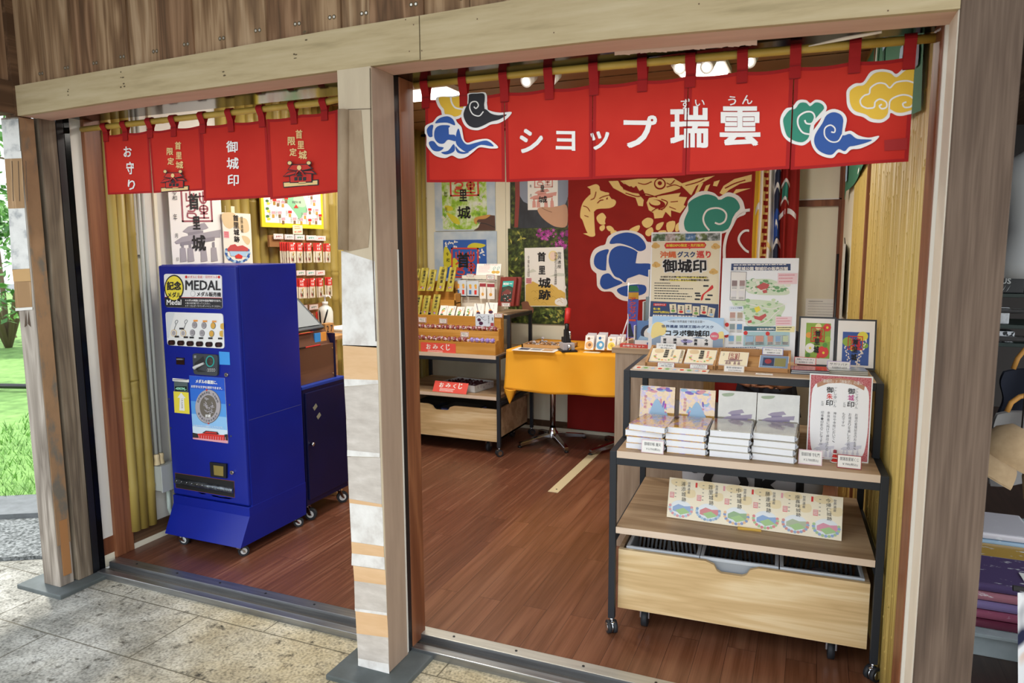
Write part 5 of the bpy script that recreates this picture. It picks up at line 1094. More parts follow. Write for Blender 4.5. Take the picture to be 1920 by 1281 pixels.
sheet('poster', 'photo poster of hand holding green flowery seal card, upper left on back wall', 'poster', d4([(156, 55), (642, 50), (632, 560), (150, 573)]), y=YB - 0.012, t=0.006, m=M_skyph, art=post1)
def post2(A):
    A.poly(d4([(219, 643), (568, 638), (565, 945), (221, 950)]), mat('blue card', '#3163ba', 0.6), 1)
    for q in ([(420, 690), (470, 665), (560, 680), (520, 705), (430, 710)], [(225, 720), (250, 700), (290, 780), (280, 850), (225, 860)], [(300, 790), (340, 820), (330, 900), (290, 900)]): A.poly(d4(q), mat('lemon leaf', '#d8cf3a', 0.6), 2, True)
    for k in range(26): c = Z(d4, *random.choice(((235 + 100 * random.random(), 650 + 60 * random.random()), (480 + 80 * random.random(), 720 + 60 * random.random())))); A.ell(*c, 2.6, 1.3, M_card, 3 + .02 * k, 7, random.uniform(0, 3))
    seal(A, *Z(d4, 285, 704), *Z(d4, 506, 945), mat('red seal', '#d8483a', 0.6), 5); ptxt(A, d4, '首', 335, 745, 432, 866, None, .025); ptxt(A, d4, '令', 243, 742, 268, 772); ptxt(A, d4, '和', 246, 790, 272, 824)
sheet('poster', 'framed photo poster of a blue seal card, lower left on back wall', 'poster', d4([(144, 577), (650, 569), (642, 985), (150, 992)]), y=YB - 0.012, t=0.006, m=M_skyph, art=post2)
M_nightph = noisy('dark street photo', [(0.3, '#23262c'), (0.6, '#3b4049'), (0.8, '#5a606b')], (6, 6, 3), 3, 0.5)
def post3(A):
    A.poly(d4([(756, 70), (835, 70), (820, 545), (756, 546)]), M_leafdark, 1); A.poly(d4([(790, 70), (830, 70), (832, 300), (815, 540), (785, 540), (795, 300)]), mat('red pillar print', '#8b3a34', 0.6), 2)
    A.poly(d4([(850, 120), (1205, 120), (1205, 330), (1120, 380), (860, 330)]), mat('grey blue print', '#8b94a6', 0.6), 1, True)
    A.poly(d4([(897, 95), (1137, 92), (1136, 398), (897, 400)]), M_card, 4); seal(A, *Z(d4, 950, 60), *Z(d4, 1098, 222), mat('salmon seal', '#d9897c', 0.6), 5); gate(A, *Z(d4, 912, 232), *Z(d4, 1128, 382), mat('salmon gate', '#dc9d92', 0.6), 5, mat('salmon gate deep', '#cf8a7e', 0.6))
    ptxt(A, d4, '里', 1000, 203, 1031, 256, None, .02); ptxt(A, d4, '城', 984, 290, 1053, 344, None, .02); ptxt(A, d4, '年', 914, 195, 930, 220); ptxt(A, d4, '月', 914, 272, 928, 294)
    A.poly(d4([(975, 400), (1005, 378), (1080, 380), (1140, 372), (1206, 370), (1206, 525), (1130, 537), (1070, 510), (1010, 460)]), M_skin, 7, True); A.stroke(d4([(1010, 385), (1050, 405), (1090, 420)]), 1.4, mat('skin crease', '#9a6f55', 0.6), 8)
sheet('poster', 'dark photo poster of hand with small white seal card beside red curtain', 'poster', d4([(752, 65), (1210, 60), (1206, 541), (751, 549)]), y=YB - 0.012, t=0.006, m=M_nightph, art=post3)
def post4(A):
    rr = random.Random(8)
    for k in range(95):
        x, y = rr.uniform(890, 1200), rr.uniform(560, 720)
        if y > 560 + (x - 860) * 0.55 or y < 560: continue
        c = Z(d4, x, y); n = 6; r = rr.uniform(2.5, 6)
        A.poly([(c[0] + (r if j % 2 else r * .35) * cos(j * pi / n + k), c[1] + (r if j % 2 else r * .35) * sin(j * pi / n + k)) for j in range(2 * n)], M_mag[k % 3], 1 + .02 * k)
    for k in range(70):
        x, y = (rr.uniform(735, 860), rr.uniform(560, 1200)) if k % 2 else (rr.uniform(1010, 1205), rr.uniform(1180, 1300)); c = Z(d4, x, y); a = rr.uniform(0, 6.28)
        A.poly([(c[0] - 5 * cos(a), c[1] - 5 * sin(a)), (c[0] + 2 * sin(a), c[1] - 2 * cos(a)), (c[0] + 5 * cos(a), c[1] + 5 * sin(a)), (c[0] - 2 * sin(a), c[1] + 2 * cos(a))], (mat('leaf a', '#6b7f38', 0.6), mat('leaf b', '#3d4f22', 0.6), mat('leaf c', '#a6a54c', 0.6))[k % 3], 1 + .02 * k)
    A.poly(d4([(862, 705), (1171, 694), (1200, 1168), (869, 1173)]), M_card, 5)
    for q in ([(872, 1000), (930, 970), (1010, 1010), (1080, 990), (1190, 1060), (1196, 1164), (872, 1168)],): A.poly(d4(q), mat('gold cloud print', '#ddb75a', 0.6), 6)
    for q in ([(1110, 1120), (1150, 1100), (1199, 1110), (1199, 1160), (1120, 1155)], [(1130, 1010), (1190, 1000), (1192, 1030), (1140, 1035)]): A.poly(d4(q), M_card, 7, True)
    for k in range(14): x, y = rr.uniform(880, 1150), rr.uniform(1030, 1150); A.stroke(d4([(x, y), (x + 20, y - 14), (x + 45, y + 8)]), 0.6, mat('gold line', '#b98f34', 0.6), 7 + .02 * k)
    A.ell(*Z(d4, 1090, 765), 8.5, 10, mat('pale sun', '#f1dfa0', 0.6), 6, 24); A.ell(*Z(d4, 1090, 765), 6, 7.5, mat('pale pink sun', '#f2d7c4', 0.6), 6.5, 24)
    A.poly(d4([(1060, 930), (1130, 900), (1185, 905), (1188, 925)]), mat('misty hill', '#d5d8cc', 0.6), 6); A.poly(d4([(880, 900), (930, 870), (960, 890), (900, 905)]), mat('misty hill', '#d5d8cc', 0.6), 6)
    for c, (x0, y0, x1, y1) in zip('首里城跡', ((966, 735, 1032, 812), (976, 845, 1030, 914), (974, 940, 1074, 1022), (976, 1035, 1074, 1118))): ptxt(A, d4, c, x0, y0, x1, y1, None, .03)
    A.vtext('世界遺産', *Z(d4, 1124, 730), *Z(d4, 1156, 866), M_ink, 9); A.vtext('琉球王国のグスク及び関連遺産群', *Z(d4, 1102, 735), *Z(d4, 1122, 996), M_ink, 9); A.vtext('令和年月日', *Z(d4, 888, 762), *Z(d4, 902, 935), M_ink, 9)
    A.rect(*Z(d4, 876, 944), *Z(d4, 920, 988), M_pink, 8); A.lines(*Z(d4, 880, 948), *Z(d4, 916, 986), 4, M_crim, 9, .45, 0)
    A.poly(d4([(840, 1140), (890, 1132), (906, 1165), (935, 1185), (930, 1225), (880, 1240), (850, 1215), (845, 1170)]), mat('brown finger', '#8a5a44', 0.6), 8, True)
sheet('poster', 'magenta flower photo poster with white calligraphy certificate, lower poster beside red curtain', 'poster', d4([(728, 553), (1211, 539), (1216, 1318), (735, 1306)]), y=YB - 0.012, t=0.006, m=M_leafdark, art=post4)
# --- dragon curtain and the gathered one beside it
M_cred = noisy('deep red curtain', [(0.3, '#84211d'), (0.7, '#912621')], (3, 3, 3), 2, 0.8, spec=0.15); M_cgold = mat('curtain gold', '#e3c37c', 0.8); M_cw = mat('curtain white', '#dcd8d6', 0.8); M_cb = mat('curtain blue', '#1f4796', 0.8); M_cg = mat('curtain green', '#2f7f70', 0.8)
CYY = 3.58
td_ = thing('dragon_curtain', 'large dark red curtain with gold dragon and cloud design on back wall', 'curtain', (-1.2, CYY, 0))
mb = MB(); cx0, cx1, cz0, cz1 = -1.93, -0.3, 0.055, 2.6
cw = lambda x, z: 0.010 * sin(9 * x) * (0.4 + 0.6 * (2.6 - z) / 2.5) + 0.006 * sin(3.1 * z + 4 * x)
mb.grid(lambda u, v: (cx0 + (cx1 - cx0) * u, CYY + cw(cx0 + (cx1 - cx0) * u, cz0 + (cz1 - cz0) * v), cz0 + (cz1 - cz0) * v), 60, 60, M_cred); mb.grid(lambda u, v: (cx1 - (cx1 - cx0) * u, CYY + 0.004 + cw(cx1 - (cx1 - cx0) * u, cz0 + (cz1 - cz0) * v), cz0 + (cz1 - cz0) * v), 60, 60, M_cred)
A = Art(f=lambda q: (lambda p: (p.x, p.z))(at(q[0], q[1], y=CYY)), eps=0.0014, y0=CYY - 0.001, mb=mb, warp=cw, step=0.05)
G = M_cgold
for q in ([(330, 130), (350, 110), (385, 100), (408, 115), (410, 140), (402, 172), (440, 160), (480, 165), (470, 195), (445, 215), (500, 208), (530, 225), (520, 258), (480, 277), (400, 282), (370, 302), (345, 332), (335, 372), (345, 412), (372, 442), (378, 478), (345, 485), (318, 452), (300, 410), (283, 362), (268, 342), (270, 290), (285, 240), (310, 205), (345, 172), (372, 148)],
          [(390, 338), (432, 310), (460, 345), (440, 350), (455, 392), (420, 396), (395, 372)], [(415, 410), (445, 400), (450, 425), (430, 445), (412, 432)], [(460, 412), (495, 408), (520, 440), (480, 445)], [(490, 450), (530, 440), (545, 470), (510, 480)],
          [(720, 372), (760, 345), (800, 360), (792, 400), (755, 422), (725, 402)], [(630, 432), (700, 400), (692, 442), (640, 462)], [(750, 440), (790, 415), (802, 452), (772, 482), (745, 470)], [(828, 395), (880, 378), (850, 432), (822, 432)], [(900, 385), (962, 372), (950, 440), (908, 452)], [(968, 400), (1000, 380), (990, 440), (965, 445)], [(560, 470), (620, 440), (640, 470), (590, 490)], [(840, 445), (895, 440), (890, 470), (850, 475)]):
    A.poly(d3(q), G, 1, True, 3)
for q in ([(318, 120), (365, 105), (345, 138)], [(412, 145), (450, 158), (430, 172)], [(472, 170), (500, 212), (470, 210)], [(288, 462), (335, 458), (345, 487)], [(1290, 165), (1320, 112), (1400, 62), (1530, 28), (1530, 78), (1440, 97), (1360, 142), (1320, 182)], [(1380, 180), (1410, 138), (1520, 130), (1450, 152)],
          [(476, 78), (545, 75), (562, 110), (600, 145), (650, 163), (692, 168), (732, 215), (725, 262), (702, 215), (692, 258), (672, 200), (610, 182), (555, 152), (510, 128)],
          [(560, 75), (590, 100), (600, 85), (625, 115), (640, 95), (660, 125), (676, 110), (700, 150), (735, 130), (770, 150), (745, 182), (800, 188), (870, 168), (940, 152), (1000, 130), (1012, 92), (950, 55), (690, 60)],
          [(770, 200), (880, 180), (1005, 163), (965, 190), (1052, 195), (975, 228), (1042, 262), (955, 262), (1000, 312), (932, 292), (932, 342), (892, 302), (870, 347), (845, 312), (810, 352), (803, 312), (768, 290), (776, 242), (752, 235)],
          [(1000, 98), (1130, 60), (1255, 38), (1185, 78), (1120, 112), (1082, 182), (1060, 162), (1090, 122), (1010, 112)], [(1140, 98), (1172, 90), (1130, 172), (1100, 192)], [(1190, 112), (1222, 100), (1200, 152), (1160, 192)], [(1250, 82), (1292, 70), (1272, 117), (1242, 112)]): A.poly(d3(q), G, 1)
for (x, y, rx, ry, m, L) in ((850, 97, 44, 42, M_cred, 2), (850, 95, 34, 32, G, 3), (850, 92, 16, 15, M_cred, 4), (830, 245, 60, 32, M_cred, 2), (815, 235, 40, 20, G, 3), (720, 160, 16, 14, M_cred, 2)): A.ell(*Z(d3, x, y), rx / 3.918, ry / 3.918, m, L, 22, 0.15)
for q, w_ in (([(385, 155), (372, 200), (345, 215)], 5), ([(440, 215), (415, 220), (395, 240)], 6), ([(480, 180), (440, 190), (410, 205)], 5), ([(600, 165), (690, 190), (740, 170), (830, 195)], 7), ([(575, 100), (590, 140), (605, 105), (620, 145), (640, 115), (655, 150)], 5), ([(900, 120), (960, 105), (1005, 120)], 6), ([(960, 70), (930, 100), (900, 90)], 6), ([(860, 210), (905, 230), (880, 275), (840, 285)], 7), ([(790, 300), (830, 275), (870, 290)], 6), ([(930, 230), (985, 225)], 5), ([(920, 265), (970, 285)], 5), ([(1330, 130), (1400, 95), (1480, 70)], 7), ([(1040, 110), (1130, 85), (1180, 60)], 6), ([(290, 260), (320, 270), (340, 300)], 5), ([(300, 330), (330, 340)], 5), ([(690, 90), (740, 100), (790, 80)], 6)): A.stroke(d3(q), w_ / 3.918, M_cred, 5)
A.poly(d3([(455, 540), (475, 485), (545, 447), (640, 440), (720, 470), (755, 520), (800, 565), (800, 900), (700, 950), (600, 957), (540, 932), (500, 890), (430, 885), (392, 842), (397, 770), (352, 722), (342, 650), (367, 585), (412, 555)]), M_cw, 2, True)
for q in ([(487, 537), (518, 482), (600, 455), (680, 470), (735, 520), (747, 572), (700, 592), (640, 560), (560, 535)], [(500, 582), (560, 552), (640, 570), (690, 602), (650, 612), (625, 642), (642, 672), (690, 682), (790, 690), (790, 780), (700, 762), (640, 767), (612, 800), (600, 822), (560, 792), (520, 772), (485, 702), (480, 642)],
          [(380, 622), (420, 590), (480, 580), (460, 640), (450, 682), (460, 732), (400, 722), (370, 682)], [(430, 772), (480, 755), (520, 792), (580, 822), (520, 852), (450, 872), (415, 832)], [(540, 872), (620, 842), (740, 842), (740, 902), (640, 925), (570, 912)]): A.poly(d3(q), M_cb, 3, True)
A.poly(d3([(1000, 345), (1050, 262), (1060, 222), (1090, 190), (1130, 160), (1190, 150), (1250, 165), (1290, 192), (1350, 160), (1420, 180), (1460, 222), (1475, 277), (1480, 320), (1420, 350), (1380, 420), (1310, 462), (1150, 480), (1020, 470), (990, 422)]), M_cw, 2, True)
A.poly(d3([(1035, 352), (1065, 282), (1060, 242), (1110, 202), (1190, 175), (1260, 190), (1290, 217), (1350, 190), (1410, 210), (1440, 272), (1400, 322), (1390, 382), (1330, 440), (1200, 462), (1060, 450), (1030, 402)]), M_cg, 3, True)
A.stroke(d3([(1215, 440), (1180, 392), (1172, 342), (1200, 292), (1260, 275), (1312, 287), (1340, 322), (1330, 370), (1292, 393), (1256, 383)]), 3.3, M_cw, 4)
A.stroke(d3([(1560, 285), (1450, 300), (1402, 342), (1380, 402), (1345, 470), (1325, 560), (1325, 660)]), 5.5, M_cw, 4); A.stroke(d3([(1540, 610), (1480, 585), (1432, 520), (1442, 470), (1482, 440), (1540, 450)]), 4.2, M_cw, 4)
A.stroke(d3([(190, 828), (640, 832)]), 0.35, mat('crease', '#8c221d', 0.9), 2, False)
rel(mb, td_).build('curtain_cloth', td_)
tg = thing('gathered_curtain', 'gathered red and patterned curtain hanging in folds right of the dragon design', 'curtain', (-0.3, 3.5, 0))
mb = MB(); gx0, gx1 = -0.475, -0.14
BAND = [(0, .09, M_cred), (.09, .18, mat('curtain yellow', '#e6b934', 0.8)), (.18, .25, M_cw), (.25, .38, M_cgold), (.38, .5, M_cw), (.5, .62, mat('curtain navy', '#1d2440', 0.8)), (.62, .78, M_cred), (.78, 1.0, M_cred)]
def gf(u, v):
    x = gx0 + (gx1 - gx0) * u; z = 0.055 + 2.54 * v; a = 0.03 * (1 if u < .8 else .25)
    return (x + 0.012 * sin(6 * z + 9 * u) * (1 - v), 3.5 + a * cos(u * 6.0 * 2 * pi) + 0.01 * sin(3 * z), z)
for a, b_, m in BAND: mb.grid(lambda u, v: gf(a + (b_ - a) * u, v), 10, 30, m)
A = Art(eps=0.0015, y0=3.468, mb=mb)
rr = random.Random(2)
mb2 = MB()
for k in range(20):      # scale pattern and swirls that ride on the folds
    v = 0.55 + 0.02 * k; a, b_ = (.27, .36) if k % 2 else (.30, .37); c = gf((a + b_) / 2, v); mb2.grid(lambda p, q: Vector(gf(a + (b_ - a) * p, v + 0.013 * q)) + Vector((0, -0.002, 0)), 3, 1, M_cred)
for a, b_, v0, v1, m in ((.66, .78, .735, .775, M_cg), (.64, .8, .725, .735, M_cw), (.64, .8, .775, .785, M_cw), (.5, .62, .76, .775, M_cw), (.5, .62, .82, .835, M_cw), (.5, .64, .62, .70, M_cb), (.5, .66, .6, .615, M_cw), (.52, .6, .655, .67, M_cw), (.62, .95, .685, .70, M_cw), (.30, .46, .59, .605, M_cgold), (.12, .22, .70, .72, M_cw)):
    mb2.grid(lambda p, q: Vector(gf(a + (b_ - a) * p, v0 + (v1 - v0) * q + 0.02 * sin(p * 3))) + Vector((0, -0.0015, 0)), 8, 3, m)
rel(mb, tg).build('curtain_cloth', tg); rel(mb2, tg).build('printed_pattern', tg)
# --- the rolling display carts (one by the left, one at the front)
M_oak = wood('grey oak laminate', '#bda180', '#a98c6c', 'x', 1.3, 0.5, 0.9, 0.02, '#967a5c'); M_oakl = wood('pale oak laminate', '#e6cda2', '#d8b988', 'x', 1.3, 0.5, 1.4, 0.02, '#c9a877'); M_edge = wood('pale oak edge', '#e3cfbb', '#d9c3ad', 'x', 2, 0.55, 0.6, 0)
M_frame = mat('charcoal steel tube', '#24282e', 0.5, 0.0, 0.4)
def board(mb, x0, x1, y0, y1, z0, z1, mtop=M_oak):
    mb.box((x0, y0 + 0.0015, z0), (x1, y1, z1), mtop); mb.box((x0, y0, z0 + 0.0005), (x1, y0 + 0.002, z1 - 0.0005), M_edge)
def cart(name, label, loc, rz, nx0, nx1, inner):
    t = thing(name, label, 'display cart', loc, rz, None)
    W, D, k = 1.012, 0.72, 0.027
    mb = MB()
    for x in (0, W - k):
        for y in (0, D - k): mb.box((x, y, 0.068), (x + k, y + k, 0.787), M_frame, 0.002)
        mb.box((x, k, 0.76), (x + k, D - k, 0.787), M_frame, 0.002); mb.box((x, k, 0.4), (x + k, D - k, 0.425), M_frame, 0.002)
    for y in (0, D - k): mb.box((k, y, 0.732), (W - k, y + k, 0.76), M_frame, 0.002)
    mb.build('frame', t)
    mb = MB(); board(mb, k + .002, W - k - .002, 0.0, D - k, 0.761, 0.79); mb.build('middle_shelf', t)
    mb = MB(); board(mb, k + .002, W - k - .002, 0.0, D - k, 0.443, 0.47); mb.build('lower_shelf', t)
    mb = MB(); y1 = 0.225
    for x in (0.006, W - k - .006):
        for y in (y1, D - k - 0.01): mb.box((x, y, 0.788), (x + k, y + k, 1.083), M_frame, 0.002)
        mb.box((x, y1 + k, 1.056), (x + k, D - k - 0.01, 1.083), M_frame, 0.002)
    for y in (y1, D - k - 0.01): mb.box((0.033, y, 1.052), (W - 0.033, y + k, 1.083), M_frame, 0.002)
    mb.build('upper_frame', t)
    mb = MB(); board(mb, 0.034, W - 0.034, y1 + 0.002, D - 0.012, 1.076, 1.088); mb.build('top_shelf', t)
    mb = MB(); x0, x1, z0, z1 = 0.034, W - 0.036, 0.105, 0.362
    s_ = nx1 - nx0
    P = [(x0, z0), (x1, z0), (x1, z1), (nx1, z1), (nx1 - .16 * s_, z1 - .012), (nx1 - .22 * s_, z1 - .034), (nx1 - .3 * s_, z1 - .042), (nx0 + .3 * s_, z1 - .042), (nx0 + .22 * s_, z1 - .034), (nx0 + .16 * s_, z1 - .012), (nx0, z1), (x0, z1)]
    mb.prism(P, 0.035, 0.053, M_oakl)
    mb.box((x0, 0.053, z0 + 0.01), (x0 + 0.016, D - 0.06, z1), M_oak); mb.box((x1 - 0.016, 0.053, z0 + 0.01), (x1, D - 0.06, z1), M_oak); mb.box((x0, D - 0.07, z0 + .01), (x1, D - 0.055, z1), M_oak); mb.box((x0, 0.05, z0 + 0.01), (x1, D - 0.06, z0 + 0.024), M_dkwood)
    dw = mb.build('drawer', t)
    for x in (0.135, W - 0.15): 
        for y in (0.12, 0.6):
            mb = MB(); mb.cyl((x - 0.012, y, 0.04), (x + 0.012, y, 0.04), 0.04, M_rubber, 20); mb.box((x - 0.02, y - 0.015, 0.04), (x - 0.014, y + 0.015, 0.115), M_chrome); mb.box((x + 0.014, y - 0.015, 0.04), (x + 0.02, y + 0.015, 0.115), M_chrome); mb.build('caster', dw)
    for x in (k / 2, W - k / 2):
        for y in (k / 2, D - k / 2):
            mb = MB(); a = 0.5 if x < .5 else 2.4; mb.cyl((x, y, 0.05), (x, y, 0.07), 0.009, M_chrome, 12); ax = Vector((cos(a), sin(a), 0)); c = Vector((x, y, 0.028)); mb.cyl(c - ax * 0.02, c - ax * 0.004, 0.027, M_rubber, 20); mb.cyl(c + ax * 0.004, c + ax * 0.02, 0.027, M_rubber, 20); mb.cyl(c - ax * .004, c + ax * .004, 0.024, M_chrome, 18)
            mb.cyl(c - ax * .022, c - ax * .02, 0.017, M_chrome, 18); mb.cyl(c + ax * .02, c + ax * .022, 0.017, M_chrome, 18); mb.lathe([(0.012, 0.012), (0.02, 0.018), (0.016, 0.03), (0, 0.032)], M_chrome, 14, (c.x, c.y, 0.022)); mb.build('caster', t)
    return t
LC_ = (-3.205, 2.735, 0)
cart('display_cart', 'black framed oak display cart by the back wall carrying wooden stepped display', LC_, 0, 0.36, 0.6, None)
# stepped pine display on it
M_pine = wood('orange pine', '#cf9a4e', '#bd8638', 'x', 1.5, 0.5, 0.8, 0.02)
ts = thing('stepped_display', 'orange pine three step display stand with candy rows on left cart', 'display stand', (-2.7, 2.95, 0.79))
STEPS = [(2.758, 0.880, -2.235), (2.828, 0.965, -2.24), (2.895, 1.072, -2.25)]
for i, (y, zt, xr_) in enumerate(STEPS):
    mb = MB(); z0 = 0.791; yb_ = y + 0.069 if i < 2 else y + 0.062
    mb.box((-3.19, y, z0), (xr_, y + 0.012, zt), M_pine, 0.002); mb.box((xr_ - 0.012, y + .012, z0), (xr_, yb_, zt + 0.02), M_pine, 0.002); mb.box((-3.19, y + .012, zt - 0.03), (xr_ - .012, yb_, zt - 0.004 if i < 2 else zt - .022), M_pine)
    rel(mb, ts).build('tray_step', ts)
ts = thing('stepped_display', 'orange pine upper two step stand behind the gold packets on left cart', 'display stand', (-2.9, 3.06, 1.0885))
for i, (y, zt, xr_) in enumerate(((2.985, 1.19, -2.69), (3.08, 1.285, -2.74))):
    mb = MB(); mb.box((-3.19, y, 1.089), (xr_, y + 0.012, zt), M_pine, 0.002); mb.box((xr_ - 0.012, y, 1.089), (xr_, y + 0.1, zt + 0.05), M_pine, 0.002); mb.box((-3.19, y + .012, zt - 0.03), (xr_, y + 0.09, zt - 0.022), M_pine); mb.box((-3.19, y + .09, 1.089), (xr_, y + 0.1, zt + 0.05), M_pine); rel(mb, ts).build('tray_step', ts)
M_foil = noisy('gold foil packet', [(0.35, '#8f8230'), (0.5, '#b0a244'), (0.7, '#d8cd7e')], (30, 30, 8), 3, 0.3)
GT = ('開運厄除', '金運御守', '商売繁盛', '福徳開運', '健康長寿', '福徳家内', '交通安全', '学業成就')
def gold(q, k, lbl, y):
    def art(A):
        A.U.vtext(GT[k], .3, .1, .72, .68, M_ink, 2, .02); A.U.ell(.5, .04, .06, .015, M_dk, 2, 8)
        for j in range(6): A.U.ell(.5 + .3 * (random.random() - .5), .86 + .12 * (random.random() - .5), .1, .03, (M_crim, M_goldp, M_purp)[j % 3], 2 + .1 * j, 8)
    sheet('charm_packet', lbl, 'charm', b7(q), y=y, lean=0.38, t=0.006, m=M_foil, art=art, group='gold foil charm packets')
for k, q in enumerate(([(68, 152), (116, 157), (98, 262), (52, 262)], [(130, 142), (215, 145), (170, 420), (85, 418)], [(245, 163), (325, 165), (270, 422), (185, 420)], [(342, 128), (435, 130), (395, 425), (300, 420)], [(480, 135), (560, 135), (500, 430), (425, 425)])):
    gold(q, k, 'tall gold foil charm packet, %s from left in top row of stepped display' % ORD[k], 3.005)
for k, q in enumerate(([(78, 470), (165, 470), (100, 712), (20, 712)], [(200, 475), (278, 478), (200, 718), (125, 712)], [(320, 460), (408, 465), (315, 720), (240, 715)])):
    gold(q, k + 5, 'gold foil charm packet, %s from left in second row above white packets' % ORD[k], 2.925)
M_film = mat('glossy white packet', '#f3f1ec', 0.2)
for k, q in enumerate(([(385, 592), (470, 600), (425, 722), (330, 720)], [(470, 600), (565, 603), (520, 725), (428, 722)], [(570, 610), (660, 612), (625, 728), (535, 725)], [(680, 605), (765, 610), (740, 730), (640, 728)])):
    sheet('floral_packet', 'white flower printed packet, %s from left beside the gold packets' % ORD[k], 'packet', b7(q), y=2.92, lean=0.5, t=0.004, m=M_film, group='white flower packets', art=lambda A: [A.U.ell(.45 + .12 * cos(j * 2 + k), .5 + .2 * sin(j * 1.7), .13, .08, (M_orng, M_pink, M_lgreen, M_lgreen)[(j + k) % 4], 1 + .1 * j, 9, j) for j in range(6)] + [A.U.vtext('月桃花', .74, .1, .86, .42, M_gtext, 2), A.U.ell(.4, .85, .2, .07, mat('dark leaf', '#3f6a3a', .6), 2, 10)])
def strap_art(A):
    A.U.stroke([(.2, .0), (.3, .25), (.42, .55)], .05, mat('navy cord', '#22264e', .6), 1); A.U.ell(.42, .62, .14, .1, M_orng, 2, 12); A.U.ell(.48, .74, .2, .13, mat('plum stone', '#4a2344', .4), 3, 12); A.U.lines(.66, .15, .72, .5, 6, M_gtext, 1)
for k, (q, y) in enumerate((([(780, 575), (905, 572), (872, 732), (750, 732)], 2.915), ([(905, 570), (1040, 550), (1037, 702), (885, 727)], 2.915))):
    sheet('strap_card', 'white card with dark bead strap, %s above the pale blue card' % ('left one' if k == 0 else 'right one'), 'card', b7(q), y=y, lean=0.25, t=0.003, m=M_film, group='bead strap cards', art=strap_art)
sheet('strap_card', 'pale blue card with two dark beads hung on display step front', 'card', b7([(778, 706), (998, 690), (1000, 846), (778, 850)]), y=2.888, t=0.003, m=mat('pale blue card', '#cfdbe8', .5), art=lambda A: (A.U.stroke([(.05, .3), (.2, .12), (.35, .3), (.5, .2)], .025, mat('navy cord', '#22264e', .6), 1), A.U.stroke([(.3, .3), (.5, .5), (.6, .45)], .02, mat('navy cord', '#22264e', .6), 1), A.U.ell(.2, .48, .1, .13, mat('plum stone', '#4a2344', .4), 2, 12), A.U.ell(.3, .75, .12, .15, mat('plum stone', '#4a2344', .4), 2, 12), A.U.vtext('瑠璃の房', .68, .1, .76, .75, M_gtext, 2), A.U.rect(.82, .68, .99, .95, M_crim, 2), A.U.rect(.9, .25, .94, .5, M_dk, 2)))
def price(lbl, q, y, m2=None, txt=None, zf=b7, lean=0.0, gr=None, eps=0.0005, fr=None):
    def art(A):
        A.U.rect(.03, .05, .97, .95, fr or M_crim, 1); A.U.rect(.09, .13, .91, .87, m2 or M_card, 2)
        A.U.text((txt or '御守')[0:6], .2, .22, .8, .46, M_dk, 3); A.U.rect(.14, .52, .86, .55, M_dk, 3); A.U.text('¥550(税込)' if not txt or '\n' not in txt else txt.split('\n')[1], .3, .6, .82, .78, M_dk, 3)
    return sheet('price_tag', lbl, 'price tag', zf(q), y=y, lean=lean, t=0.0015, m=M_card, art=art, group=gr, eps=eps)
price('black topped price tag at left on third display step front', [(90, 736), (188, 738), (186, 800), (90, 797)], 2.890, None, '縁起お守')
price('small white price tag in middle of third display step front', [(343, 752), (438, 752), (436, 815), (344, 812)], 2.890, None, '月桃')
price('white price tag on second display step front', [(600, 912), (700, 912), (697, 978), (600, 975)], 2.824, None, '開運飴みくじ')
price('white price tag right of the pale blue card', [(1003, 690), (1105, 692), (1103, 742), (1003, 740)], 2.890, None, '珠守り')
def candy_proto(m1, m2, s=1.0):
    mb = MB(); rr = random.Random(4)
    mb.lathe([(0, -.016), (.013, -.012), (.02, 0), (.014, .012), (0, .016)], m1, 10, M=Matrix.Scale(s, 4) @ Matrix.Rotation(pi / 2, 4, 'Y'))
    for sg in (-1, 1):
        for k in range(5):
            a = k * 1.26; p = Vector((sg * .014, 0, 0)) * s; mb.face([p, p + Vector((sg * .018, .012 * cos(a), .012 * sin(a))) * s, p + Vector((sg * .016, .014 * cos(a + .8), .014 * sin(a + .8))) * s], m2)
    for k in range(8):
        a, b_ = rr.uniform(0, 6.28), rr.uniform(-.008, .008); mb.face([(b_ * s, .0165 * cos(a) * s, .0165 * sin(a) * s), ((b_ + .012) * s, .019 * cos(a + .2) * s, .019 * sin(a + .2) * s), ((b_ + .003) * s, .02 * cos(a + .5) * s, .02 * sin(a + .5) * s)], m2)
    me = mb.build('wrapped_candy'); return me
M_cel = mat('glossy cellophane', '#e9d9dc', 0.15)
CA = candy_proto(mat('red brown candy', '#8d3f45', 0.25), M_cel); CB = candy_proto(mat('lilac candy', '#9a86d6', 0.25), mat('lilac cellophane', '#cfc4ee', 0.15)); CD = candy_proto(mat('dark plum candy', '#3c1722', 0.2), mat('dark glossy wrap', '#8a6f78', 0.15), .9)
used = set()
def candy(P, p, lbl, gr):
    o = P if P.name not in used else P.copy()
    if P.name in used: col.objects.link(o)
    used.add(P.name); o.location = p; o.rotation_euler = (random.uniform(0, 3), random.uniform(-.3, .3), random.uniform(-.5, .5)); tag(o, lbl, 'candy', gr)
for k in range(20):
    candy(CA, (-3.16 + .046 * k, 2.868 + random.uniform(-.006, .006), .982), 'red brown wrapped candy in row along second display step', 'red candies on the second step')
for k in range(15): candy(CA, (-3.16 + .046 * k, 2.798 + random.uniform(-.006, .006), .897), 'red brown wrapped candy in row along lowest display step', 'red candies on the lowest step')
for k in range(5): candy(CB, (-2.455 + .045 * k, 2.798, .897), 'lilac wrapped candy at right end of lowest display step', 'lilac candies on the lowest step')
